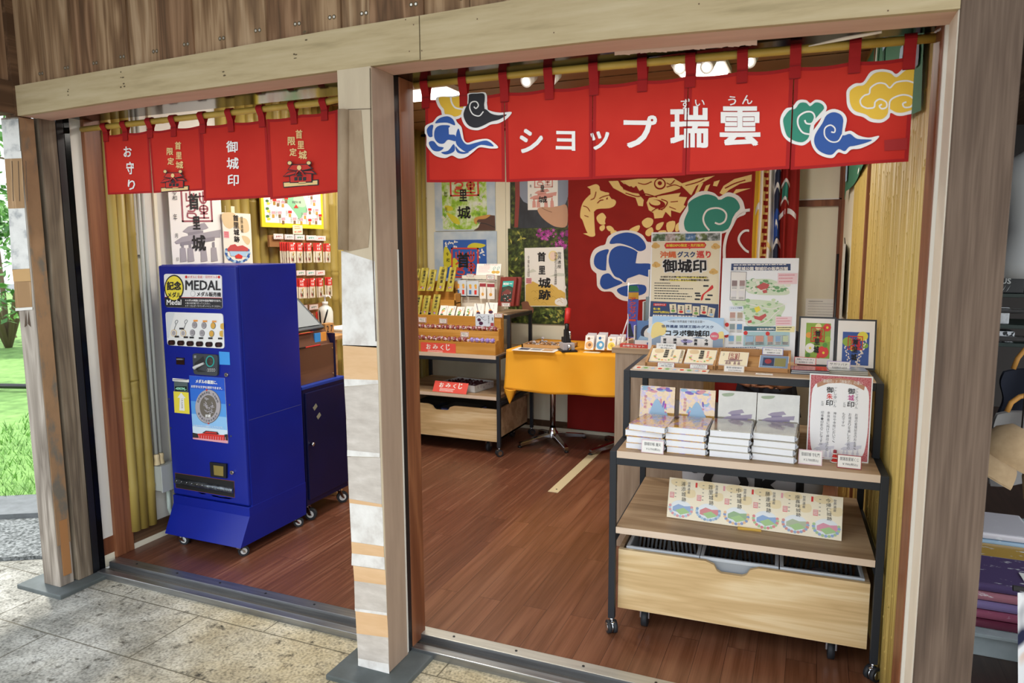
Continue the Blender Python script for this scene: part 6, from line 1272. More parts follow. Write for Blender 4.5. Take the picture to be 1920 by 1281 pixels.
def omikuji(A):
    W = M_card
    A.text('おみくじ', *[A.q(.16, .12)][0], *[A.q(.86, .56)][0], W, 1, .012) if False else None
    for c, (x0, y0, x1, y1) in zip('おみくじ', ((.16, .12, .29, .55), (.35, .15, .5, .52), (.57, .15, .66, .55), (.73, .05, .84, .58))): A.U.text(c, x0, y0, x1, y1, W, 1, .01)
    A.U.lines(.2, .64, .64, .96, 3, W, 1, .45, .12)
M_coral = mat('coral red card', '#e8564a', 0.55)
sheet('fortune_sign', 'coral red fortune slip sign on the lowest pine display step', 'sign', b7([(122, 1049), (541, 1044), (538, 1190), (122, 1190)]), y=2.755, t=0.002, m=M_coral, art=omikuji)
sheet('fortune_sign', 'coral red fortune slip sign leaning against white box on lower cart shelf', 'sign', b8([(265, 437), (631, 453), (605, 578), (233, 548)]), z=0.4712, lean=0.5, rz=-0.06, t=0.002, m=M_coral, art=omikuji)
tbx = thing('candy_box', 'white open box of dark wrapped candies on lower shelf of left cart', 'box', (-2.60, 2.98, 0.4712), -0.15)
mb = MB(); bw, bd_, bh = .36, .27, .055
for a, b_ in (((-bw / 2, -bd_ / 2, 0), (bw / 2, bd_ / 2, .004)), ((-bw / 2, -bd_ / 2, 0), (bw / 2, -bd_ / 2 + .003, bh)), ((-bw / 2, bd_ / 2 - .003, 0), (bw / 2, bd_ / 2, bh)), ((-bw / 2, -bd_ / 2, 0), (-bw / 2 + .003, bd_ / 2, bh)), ((bw / 2 - .003, -bd_ / 2, 0), (bw / 2, bd_ / 2, bh))): mb.box(a, b_, M_lgrey)
mb.build('box_body', tbx)
for k in range(54):
    i, j = k % 9, k // 9; candy(CD, (-2.60 + (-.155 + .039 * i) * cos(.15) + (-.105 + .042 * j) * sin(.15), 2.98 + (-.155 + .039 * i) * -sin(.15) + (-.105 + .042 * j) * cos(.15), .4712 + .03 + .012 * random.random()), 'dark plum wrapped candy heaped in white box', 'dark candies in the white box')
for k, (x, c) in enumerate(((-2.62, '#5b64b0'), (-2.98, '#23242c'))):
    mb = MB()
    for j in range(2): mb.box((-.15, 0, .014 * j), (.15 - .01 * j, .22, .014 * j + .012), mat('notebook %d%d' % (k, j), (c, '#1e2030')[j], 0.4), 0.001)
    mb.box((-.145, -.002, .001), (.14, .02, .011), mat('page edge %d' % k, ('#8d90cc', '#3a3c46')[k], .7)); tag(mb.build('notebook', None, (x, 2.84, 0.3), (0, 0, -.1)), ('blue edged notebook' if k == 0 else 'black folder') + ' in the drawer of the left cart', 'notebook')
mb = MB(); mb.box((-.5, .0, 0), (.42, .5, .165), mat('dark storage block', '#202126', .6)); tag(mb.build('storage_tray', None, (-2.7, 2.83, 0.131)), 'dark tray filling the drawer of the left cart', 'tray')
# --- key ring stand, photo book at the back of the left cart
tk_ = thing('keyring_stand', 'white hook stand of keyring cards behind the pine steps', 'display stand', (-2.45, 3.16, 1.088))
mb = MB(); p0, p1 = at(*Z(b7, 612, 235), y=3.16), at(*Z(b7, 1040, 690), y=3.16)
mb.box((p0.x, 3.163, 1.089), (p1.x, 3.30, p0.z), mat('ivory stand board', '#e8e2d2', .6), .002); mb.tube([(p0.x, 3.15, p0.z - .03), (p1.x, 3.15, p0.z - .035)], .003, M_black, 8); rel(mb, tk_).build('stand', tk_)
for x in (615, 690, 760, 850, 915, 985):
    p = at(*Z(b7, x, 285), y=3.15); mb = MB(); mb.tube([(p.x, 3.162, p.z + .008), (p.x, 3.135, p.z), (p.x, 3.12, p.z + .006)], .0016, M_chrome, 6); rel(mb, tk_).build('hook', tk_)
sheet('header_card', 'white keyring notice', 'sign', b7([(835, 100), (1122, 90), (1078, 232), (780, 235)]), y=3.17, lean=.25, t=.003, m=M_card, parent=tk_, art=lambda A: (A.U.lines(.08, .2, .58, .8, 5, M_pink, 1, .3), A.U.text('首里城キーホルダー', .3, .03, .9, .13, M_crim, 1), [(A.U.ell(x, .72, .09, .13, M_goldp, 1, 14), A.U.stroke([(x, .58), (x - .03, .4), (x + .03, .25), (x + .06, .35), (x, .5)], .015, M_teal, 2)) for x in (.72, .88)]))
for k, q in enumerate(([(550, 290), (678, 296), (668, 492), (537, 488)], [(684, 300), (826, 302), (815, 492), (680, 490)])):
    sheet('keyring_card', 'pale blue twin keyring card, %s one on hook stand' % ('left' if k == 0 else 'right'), 'keyring card', b7(q), y=3.125, t=.004, m=mat('pale blue gloss', '#cfd9e2', .2), group='blue keyring cards', art=lambda A: [(A.U.ell(x, .3, .12, .1, M_goldp, 1, 10), A.U.ell(x + .02, .42, .1, .08, M_orng, 2, 10), A.U.rect(x - .11, .58, x + .09, .85, c, 1), A.U.rect(0, .94, 1, 1, M_crim, 1)) for x, c in ((.28, mat('slate blue print', '#4f79a8', .7)), (.74, M_redp))])
for k, q in enumerate(([(858, 318), (932, 322), (905, 516), (830, 512)], [(942, 322), (1032, 328), (1008, 522), (920, 516)])):
    sheet('keyring_card', 'white medal keyring card, %s one on hook stand' % ('left' if k == 0 else 'right'), 'keyring card', b7(q), y=3.12, t=.004, m=M_film, group='medal keyring cards', art=lambda A: (A.U.rect(0, .05, 1, .26, M_crim, 1), A.U.stroke([(.5, .26), (.55, .5), (.48, .64)], .05, M_goldp, 1), A.U.ell(.48, .72, .2, .1, M_orng, 2, 16), A.U.ell(.48, .72, .12, .06, M_goldp, 3, 14)))
price('white price tag clipped on keyring stand top right', [(910, 222), (1012, 226), (1010, 292), (910, 290)], 3.118, None, '鍵飾り'); price('white price tag clipped on keyring stand top left', [(672, 218), (760, 215), (758, 252), (672, 254)], 3.118, None, '鍵飾り')
def bookart(A):
    A.U.poly([(.16, .14), (.86, .12), (.84, .86), (.14, .86)], mat('night photo', '#1c2a26', .3), 1); A.U.poly([(.18, .15), (.86, .13), (.85, .36), (.6, .3), (.17, .36)], M_teal, 2); A.U.poly([(.2, .5), (.34, .36), (.7, .38), (.82, .5)], mat('dark tree', '#22351e', .5), 3, True); A.U.poly([(.2, .55), (.5, .42), (.78, .5), (.76, .6), (.24, .62)], mat('roof dark red', '#6d2620', .4), 4)
    for k in range(22): A.U.ell(.2 + .6 * random.random(), .55 + .28 * random.random(), .03, .012, (M_lgrey, M_redp, mat('dark tree', '#22351e', .5))[k % 3], 4 + .1 * k, 7)
    A.U.text('首里城', .22, .2, .56, .28, M_card, 5, .03); A.U.lines(.6, .22, .8, .27, 1, M_card, 5, .5)
for k in range(2):
    q = b7([(1100 + 55 * k, 255 - 3 * k), (1300 + 60 * k, 255 - 3 * k), (1225 + 55 * k, 615 - 6 * k), (1050 + 55 * k, 580)]); sheet('photo_book', 'dark red castle photo book wrapped in film, %s one by the flower poster' % ('front' if k == 0 else 'rear'), 'book', q, y=2.985 + .035 * k, lean=.3, t=.03, m=mat('dark red book cover', '#7a2a22', .25), art=bookart if k == 0 else None, group='photo books')
price('white price tag below the dark red photo book', [(1096, 562), (1200, 566), (1190, 612), (1094, 606)], 2.965, None, '写真集')
# --- folding table under an orange cloth
tt_ = thing('pedestal_table', 'chrome pedestal table standing under the orange cloth', 'table', (-1.55, 3.28, 0))
mb = MB(); mb.box((-2.15, 2.84, .80), (-.95, 3.50, .828), M_wht); rel(mb, tt_).build('table_top', tt_)
for cx in (-1.955, -1.36):
    mb = MB(); mb.cyl((cx, 3.28, .07), (cx, 3.28, .80), .0235, M_chrome, 20); mb.lathe([(.045, 0.05), (.045, .09), (.03, .11), (.026, .13)], M_chrome, 18, (cx, 3.28, 0)); pc = rel(mb, tt_).build('column', tt_)
    for a in (-.87, .87, pi - .87, pi + .87):
        mb = MB(); ex, ey = cx + .31 * cos(a), 3.28 + .31 * sin(a); n_ = Vector((-sin(a), cos(a), 0)); s0, s1 = Vector((cx, 3.28, 0)), Vector((ex, ey, 0)); w0, w1 = n_ * .024, n_ * .019
        mb.hexa([tuple(s0 - w0 + Vector((0, 0, .05))), tuple(s1 - w1 + Vector((0, 0, .012))), tuple(s1 + w1 + Vector((0, 0, .012))), tuple(s0 + w0 + Vector((0, 0, .05)))], [tuple(s0 - w0 + Vector((0, 0, .092))), tuple(s1 - w1 + Vector((0, 0, .04))), tuple(s1 + w1 + Vector((0, 0, .04))), tuple(s0 + w0 + Vector((0, 0, .092)))], M_chrome, .004)
        mb.cyl((ex, ey, 0), (ex, ey, .014), .017, M_black, 14); rel(mb, tt_).build('foot', pc)
M_or = noisy('orange cloth', [(0.3, '#eda42b'), (0.7, '#f2ad36')], (3, 3, 3), 2, 0.85, spec=.15)
mb = MB(); x0, x1, y0, y1, zt = -2.165, -.93, 2.81, 3.52, .833
def cl(u, v):
    # u along the table, v: 0 front hem .. .4 front edge .. 1 back edge
    x = x0 + (x1 - x0) * u
    if v < .4:
        t = 1 - v / .4; drop = .30 + .022 * u + .01 * sin(7 * u); w_ = (.012 * sin(9 * u * 2 + 1) + .014 * sin(21 * u - 2 * t)) * t
        return (x - .012 * t * (1 - u) ** 3, y0 - .008 * t - .02 * t * t + w_, zt - drop * t - .006 * (1 - t) * t)
    t = (v - .4) / .6; return (x, y0 + (y1 - y0) * t, zt + .001 * sin(30 * u) * sin(9 * t))
mb.grid(cl, 70, 40, M_or)
def cs(u, v):
    # left drop with the corner hanging lower
    t = v; y = y0 + (y1 - y0) * u; drop = .32 + .09 * math.exp(-((u - .16) / .12) ** 2) + .02 * sin(6 * u)
    return (x0 - .010 * t - .006 * t * sin(8 * u + .4) + .0 * u, y - .018 * t * (1 - u) ** 2 + .03 * t * sin(5 * u), zt - drop * t)
mb.grid(lambda u, v: cs(1 - u, v), 40, 20, M_or)
mb.grid(lambda u, v: (x0 - .012 + .10 * u - .02 * v * u, y0 - .03 - .012 * sin(pi * u) + .03 * v * u, zt - .30 + (-.12 * v * (1 - abs(2 * u - 1.15))) - .005 * u), 16, 8, M_or)
sm = mb.build('tablecloth'); so = sm.modifiers.new('thick', 'SOLIDIFY'); so.thickness = .002; so.offset = -1; tag(sm, 'plain orange cloth draped over the pedestal table', 'tablecloth')
ZT = .8345
mb = MB(); pz = at(*Z(c6, 340, 322), z=ZT)
sheet('leaflet', 'white leaflet with photos lying flat on orange cloth', 'leaflet', c6([(205, 300), (545, 318), (500, 345), (165, 328)]), z=ZT, lean=1.55, t=.001, m=M_card, eps=.0004, art=lambda A: [A.U.rect(.1 + .28 * k, .25, .34 + .28 * k, .7, (mat('navy photo', '#2c3a5e', .5), mat('grey photo', '#8f96a0', .5), mat('tan photo', '#c59a6b', .5))[k], 1) for k in range(3)])
tw = thing('charm_tray', 'shallow wooden tray of metal keyrings on orange cloth', 'tray', (-1.90, 3.05, ZT))
mb = MB()
for a, b_ in (((-.19, -.12, 0), (.19, .12, .006)), ((-.19, -.12, 0), (.19, -.108, .03)), ((-.19, .108, 0), (.19, .12, .03)), ((-.19, -.12, 0), (-.178, .12, .03)), ((.178, -.12, 0), (.19, .12, .03))): mb.box(a, b_, M_lw)
mb.build('tray_body', tw)
mbp = MB(); mbp.lathe([(.012, 0), (.016, .003), (.012, .006), (.008, .003), (.012, 0)], M_chrome, 14); mbp.tube([(.014, 0, .003), (.03, .01, .008), (.045, .004, .005)], .003, M_chrome, 6); mbp.cyl((.05, .004, .002), (.05, .004, .006), .012, M_silver, 14); KR = mbp.build('keyring')
for k in range(18):
    o = KR if k == 0 else KR.copy()
    if k: col.objects.link(o)
    o.location = (-2.045 + .055 * (k % 6), 2.98 + .07 * (k // 6), ZT + .012 + .012 * random.random()); o.rotation_euler = (random.uniform(-.4, .4), random.uniform(-.6, .1), random.uniform(0, 6)); tag(o, 'silver metal keyring lying in the wooden tray on orange cloth', 'keyring', 'keyrings in the wooden tray')
pp = at(*Z(c6, 612, 332), z=ZT); tpz = thing('stamp_press', 'black and chrome hand stamp press with red handle on orange cloth', 'press', (pp.x, pp.y, ZT), .55)
mb = MB(); mb.box((-.06, -.09, 0), (.06, .09, .012), M_black, .003); mb.box((-.045, -.06, .012), (.045, .07, .062), M_silver, .004); mb.cyl((-.0, -.072, .012), (0, -.072, .055), .014, M_chrome, 14); mb.box((-.03, .0, .06), (.03, .07, .10), mat('dark steel', '#33363a', .4, .6), .004); mb.build('press_body', tpz)
mb = MB(); mb.hexa([(-.02, -.01, .06), (.02, -.01, .06), (.02, .04, .06), (-.02, .04, .06)], [(-.02, .0, .16), (.02, .0, .16), (.02, .035, .16), (-.02, .035, .16)], M_black, .004); mb.cyl((.022, .0, .09), (.022, .0, .15), .008, M_chrome, 10); mb.tube([(0, .01, .15), (0.005, .03, .19), (.01, .05, .22)], [.018, .016, .014], M_black, 12); mb.build('press_arm', tpz)
mb = MB(); mb.tube([(.005, .035, .2), (.025, .075, .31), (.026, .077, .315)], [.021, .023, .015], mat('red rubber grip', '#c5221f', .45), 16); mb.build('red_handle', tpz)
CARDQ = (([(785, 210), (850, 212), (822, 325), (748, 322)], '#8a5a3a', '#e7b57a'), ([(880, 205), (940, 208), (915, 328), (833, 325)], '#1f5f9a', '#5aa2d0'), ([(955, 222), (1012, 224), (1000, 328), (925, 328)], '#d8b33a', '#f0d95a'), ([(1030, 220), (1075, 222), (1060, 300), (1005, 300)], '#c9c9c9', '#e3ddd0'))
for k, (q, c, c2) in enumerate(CARDQ):
    def art(A, c=c, c2=c2): A.U.ell(.4, .22, .16, .1, mat('round motif ' + c, c, .5), 1, 14); A.U.ell(.5, .68, .44, .28, mat('round scene ' + c2, c2, .5), 1, 20); A.U.ell(.55, .66, .18, .12, M_card if k == 1 else mat('round motif ' + c, c, .5), 2, 14); A.U.lines(.6, .18, .9, .24, 1, M_gtext, 1)
    for j in range(3): sheet('accessory_packet', 'clear packet with %s round picture, %s in the table rack' % (('brown', 'blue', 'yellow', 'grey')[k], ('front', 'middle', 'rear')[j]), 'packet', [(x + 2.3 * j, y - 2.4 * j) for x, y in c6(q)], y=2.90 + .028 * j, lean=.3, t=.003, m=M_film if j == 0 else mat('dusty clear sleeve', '#cfcad0', .25), art=art if j == 0 else None, group=None)
sheet('slip', 'blank white slip lying on orange cloth before the packets', 'paper', c6([(745, 335), (872, 340), (865, 352), (738, 345)]), z=ZT, lean=1.55, t=.001, m=M_creamc)
# --- counter with a leaflet rack and a little banner
tc = thing('counter', 'oak veneered sales counter behind the front cart', 'counter', (-.75, 1.65, 0)); CT = 1.086
M_oakv = wood('grey oak veneer upright', '#bda58c', '#ab937a', 'z', 1.6, 0.55, 0.9, 0.02, '#9a826a')
mb = MB(); mb.box((-.951, 1.44, 0), (-.497, 1.9, 1.058), M_oakv); rel(mb, tc).build('body', tc)
mb = MB(); mb.box((-.966, 1.42, 1.058), (-.48, 1.92, CT), M_oak, .002); rel(mb, tc).build('counter_top', tc)
tr_ = thing('leaflet_rack', 'white three tier leaflet rack standing on the counter', 'rack', (-.80, 1.55, CT))
M_rk = mat('white rack plastic', '#ecebe8', .45)
RX = at(1188, 640, y=1.46).x
for i, (y, z0, z1, dx) in enumerate(((1.46, 0, .115, 0), (1.53, .09, .235, .028), (1.60, .22, .40, .04))):
    mb = MB(); a, b_ = RX + dx, RX + .2
    mb.box((a, y, CT + (0 if i == 0 else z0)), (b_, y + .004, CT + z0 + .04), M_rk); mb.box((a, y, CT), (a + .006, y + .08, CT + z1), M_rk, .001); mb.box((b_ - .006, y, CT), (b_, y + .08, CT + z1), M_rk, .001); mb.box((a, y + .072, CT), (b_, y + .078, CT + z1), M_rk); mb.box((a, y, CT + z0), (b_, y + .078, CT + z0 + .006), M_rk)
    if i == 0: mb.box((a + .07, y - .001, CT + .008), (b_ - .04, y, CT + .03), mat('blue label', '#2a4f9a', .5))
    rel(mb, tr_).build('rack_tier', tr_)
def leaf_(k, y, z0, z1, dx):
    mb = MB(); a, b_ = RX + dx + .012, RX + .185; c = ('#5f86bd', '#8d9ca0', '#b9a79a')[k]
    mb.box((a, y + .02, CT + z0), (b_, y + .028, CT + z1), mat('leaflet paper %d' % k, c, .4)); A = Art(eps=.0006, y0=y + .02, mb=mb)
    A.ell(a + .07, CT + (z0 + z1) / 2, .05, .045, mat('leaflet dark ring %d' % k, ('#2a2f45', '#4c5a50', '#a14a50')[k], .5), 1, 18); A.ell(a + .075, CT + (z0 + z1) / 2 - .004, .038, .036, M_card if k != 1 else M_lgrey, 2, 18); A.poly([(a, CT + z0 + .02), (a + .05, CT + z0), (a + .1, CT + z0 + .03), (a + .02, CT + z0 + .05)], M_lblue, 3)
    tag(mb.build('leaflet'), ('blue leaflet with white round figure in bottom', 'grey green leaflet in middle', 'pale leaflet in top')[k] + ' tier of white rack', 'leaflet')
leaf_(0, 1.46, .012, .14, 0); leaf_(1, 1.53, .1, .26, .028); leaf_(2, 1.60, .232, .375, .04)
tf = thing('mini_banner', 'small purple hanging banner on white pole beside the leaflet rack', 'banner', (at(1187, 640, y=1.5).x - .03, 1.5, CT))
mb = MB(); bx = tf.location.x; mb.tube([(bx + .001, 1.505, CT + .0), (bx, 1.505, CT + .335)], .0035, M_wht, 8); mb.tube([(bx - .005, 1.505, CT + .325), (bx + .055, 1.505, CT + .33)], .0025, M_wht, 6); mb.cyl((bx, 1.505, CT), (bx, 1.505, CT + .006), .03, M_wht, 18)
mb.tube([(bx + .0, 1.51, CT + .15), (bx - .05, 1.52, CT + .0)], .003, M_wht, 6); rel(mb, tf).build('pole', tf)
mb = MB(); mb.grid(lambda u, v: (bx + .004 + .05 * u - .012 * (1 - v) * (1 - u), 1.50 + .008 * sin(6 * v + 3 * u), CT + .045 + .275 * v), 8, 20, mat('purple banner cloth', '#5b5fb5', .7))
A = Art(eps=.001, y0=1.488, mb=mb)
for k, (a, b_, c) in enumerate(((.29, .32, '#2f7a55'), (.25, .285, '#d5a23a'), (.05, .12, '#27343a'))): mb.grid(lambda u, v: (bx + .004 + .05 * u, 1.4985 + .008 * sin(6 * ((a - .045) / .275) + 3 * u), CT + a + (b_ - a) * v), 6, 2, mat('banner patch %d' % k, c, .7))
A.vtext('アクセサリー', bx + .01, CT + .26, bx + .045, CT + .13, mat('orange red banner text', '#d2492e', .7), 1, .03); rel(mb, tf).build('banner_cloth', tf)
mb = MB(); mb.box((-.93, 1.45, CT), (-.77, 1.48, CT + .018), mat('red label strip', '#d0473a', .5)); A = Art(eps=.0006, y0=1.45, mb=mb); A.text('お得なセット', -.915, CT + .015, -.80, CT + .004, M_card, 1, .02); tag(mb.build('label_strip'), 'red label strip lying at counter front edge', 'label')
mb = MB(); mb.prism([(-.94, CT), (-.80, CT), (-.84, CT + .035), (-.90, CT + .028)], 1.53, 1.6, mat('brown paper packet', '#8d6f58', .7)); tag(mb.build('paper_packet'), 'folded brown paper packet on the counter behind red label', 'packet')
# --- the shop assistant, seated behind the counter with hands folded
tpn = thing('person', 'person in dark clothes seated behind counter with hands folded and black wrist band', 'person', (-.30, 3.22, -.012), 0)
M_sk = mat('skin', '#b98465', .55); M_cl = mat('dark navy clothes', '#1c1d29', .85); M_hair = mat('black hair', '#15120f', .5)
def skin(name, V, E, Rr, m, par, lv=2, root=0):
    me = bpy.data.meshes.new(name); me.from_pydata(V, E, []); o = bpy.data.objects.new(name, me); col.objects.link(o); o.parent = par; me.materials.append(m)
    s_ = o.modifiers.new('skin', 'SKIN'); s_.use_smooth_shade = True
    for i, r in enumerate(Rr): me.skin_vertices[0].data[i].radius = (r, r) if not isinstance(r, tuple) else r
    me.skin_vertices[0].data[root].use_root = True; o.modifiers.new('sub', 'SUBSURF').levels = lv; o.modifiers['sub'].render_levels = lv; return o
HZ = .655; hy = -.20        # hands rest on the lap
V = [(0, .05, .47), (0, .07, .62), (0, .07, .82), (0, .05, .98), (0, .04, 1.06), (0, .02, 1.12), (0, .0, 1.20), (0, -.01, 1.27)]
E_ = [(i, i + 1) for i in range(7)]; Rr = [(.17, .13), (.15, .12), (.16, .115), (.15, .10), (.07, .06), (.052, .052), (.075, .09), (.07, .085)]
for sx in (-1, 1):
    b0 = len(V); V += [(.17 * sx, .04, .97), (.235 * sx, .06, .74), (.17 * sx, -.08, .665), (.085 * sx, hy + .01, .655), (.10 * sx, -.05, .52), (.11 * sx, -.42, .50), (.11 * sx, -.44, .1), (.11 * sx, -.53, .05)]
    E_ += [(3, b0), (b0, b0 + 1), (b0 + 1, b0 + 2), (b0 + 2, b0 + 3), (0, b0 + 4), (b0 + 4, b0 + 5), (b0 + 5, b0 + 6), (b0 + 6, b0 + 7)]; Rr += [.055, .045, .036, .028, .08, .062, .045, .04]
skin('body', V, E_, Rr, M_sk, tpn)
V = [(0, .05, .47), (0, .07, .62), (0, .07, .82), (0, .05, .98), (0, .04, 1.05)]; E_ = [(i, i + 1) for i in range(4)]; Rr = [(.18, .14), (.165, .13), (.17, .125), (.16, .11), (.075, .07)]
for sx in (-1, 1):
    b0 = len(V); V += [(.17 * sx, .04, .97), (.225 * sx, .055, .80), (.235 * sx, .06, .74)]; E_ += [(3, b0), (b0, b0 + 1), (b0 + 1, b0 + 2)]; Rr += [.068, .058, .054]
skin('shirt', V, E_, Rr, M_cl, tpn)
V = [(0, .05, .48)]; E_ = []; Rr = [(.17, .13)]
for sx in (-1, 1):
    b0 = len(V); V += [(.10 * sx, -.05, .52), (.11 * sx, -.42, .50), (.11 * sx, -.44, .12)]; E_ += [(0, b0), (b0, b0 + 1), (b0 + 1, b0 + 2)]; Rr += [.095, .075, .06]
skin('trousers', V, E_, Rr, M_cl, tpn)
for sx in (-1, 1):        # each hand: palm, four fingers, thumb
    px = .045 * sx; V = [(.085 * sx, hy + .012, .655), (.045 * sx, hy - .004, .655 + .01 * (sx > 0)), (.015 * sx, hy - .02, .652 + .02 * (sx > 0))]; E_ = [(0, 1), (1, 2)]; Rr = [(.026, .018), (.034, .016), (.032, .013)]
    for f in range(4):
        oz = .652 + .02 * (sx > 0); oy = hy - .045 + .018 * f; b0 = len(V); L = (.055, .064, .06, .046)[f]
        V += [(.012 * sx, oy, oz + .002), (-L * .5 * sx, oy - .006, oz + .008), (-L * sx, oy + .0, oz - .008)]; E_ += [(2, b0), (b0, b0 + 1), (b0 + 1, b0 + 2)]; Rr += [.0095, .009, .0075]
    b0 = len(V); V += [(.05 * sx, hy - .035, .672 + .01 * (sx > 0)), (.02 * sx, hy - .055, .682 + .012 * (sx > 0)), (-.01 * sx, hy - .06, .68 + .01 * (sx > 0))]; E_ += [(1, b0), (b0, b0 + 1), (b0 + 1, b0 + 2)]; Rr += [.012, .0105, .0085]
    skin('hand', V, E_, Rr, M_sk, tpn)
mb = MB(); mb.tube([(.105 + .004 * cos(a), -.15 + .036 * cos(a) * .5, .657 + .036 * sin(a)) for a in [2 * pi * k / 16 for k in range(17)]], .005, M_black, 8); mb.build('wrist_band', tpn)
mb = MB(); mb.grid(lambda u, v: (.092 * cos(2 * pi * u) * sin(pi * (.02 + .52 * v)), .02 + .108 * sin(2 * pi * u) * sin(pi * (.02 + .52 * v)) + .01, 1.245 + .115 * cos(pi * (.02 + .52 * v))), 24, 10, M_hair, True); mb.build('hair', tpn)
mb = MB(); A = Art(eps=.001, y0=-.095, mb=mb)
for sx in (-1, 1): mb.lathe([(0, -.009), (.009, 0), (0, .009)], M_dk, 10, (.03 * sx, -.088, 1.235)); mb.tube([(.02 * sx, -.095, 1.255), (.045 * sx, -.088, 1.254)], .004, M_hair, 6)
mb.tube([(0, -.092, 1.235), (0, -.112, 1.2), (0, -.095, 1.195)], [.008, .013, .01], M_sk, 8); mb.tube([(-.022, -.09, 1.17), (0, -.097, 1.168), (.022, -.09, 1.17)], .006, mat('lips', '#9c5a50', .5), 6); mb.build('face', tpn)
tst = thing('stool', 'dark stool hidden under the seated person behind the counter', 'stool', (-.30, 3.27, 0))
mb = MB(); mb.cyl((0, 0, .285), (0, 0, .315), .15, M_black, 24); mb.build('seat', tst)
for a in (.8, 2.36, 3.9, 5.5):
    mb = MB(); mb.cyl((.13 * cos(a),   .13 * sin(a), .285), (.17 * cos(a), .17 * sin(a), 0), .012, M_black, 10); mb.build('leg', tst)
# ================================================================ FRONT CART AND ITS GOODS
c2 = zm(1140, 600, 4.575); c3 = zm(1340, 460, 4.926); c4 = zm(1400, 660, 4.927); c5 = zm(1140, 860, 5.3375); bb3 = zm(1280, 850, 2.972)
FC = (-0.737, 0.553, 0.0); FR = 0.044
cart('display_cart', 'black framed oak display cart at shop front loaded with stamp books and posters', FC, FR, 0.385, 0.585, None)
def fc(x, y, z): c, s_ = cos(FR), sin(FR); return Vector((FC[0] + x * c - y * s_, FC[1] + x * s_ + y * c, z))
ZT1, ZM1, ZL1 = 1.0885, 0.7905, 0.4705
M_lam = mat('laminated white sheet', '#eef1f2', 0.12)
def T_(A, zf, s_, x0, y0, x1, y1, m, o=0.0, L=6, sk=0): 
    k = zf([(1, 0)])[0][0] - zf([(0, 0)])[0][0]; A.text(s_, *Z(zf, x0, y0), *Z(zf, x1, y1), m, L, o, sk * k)
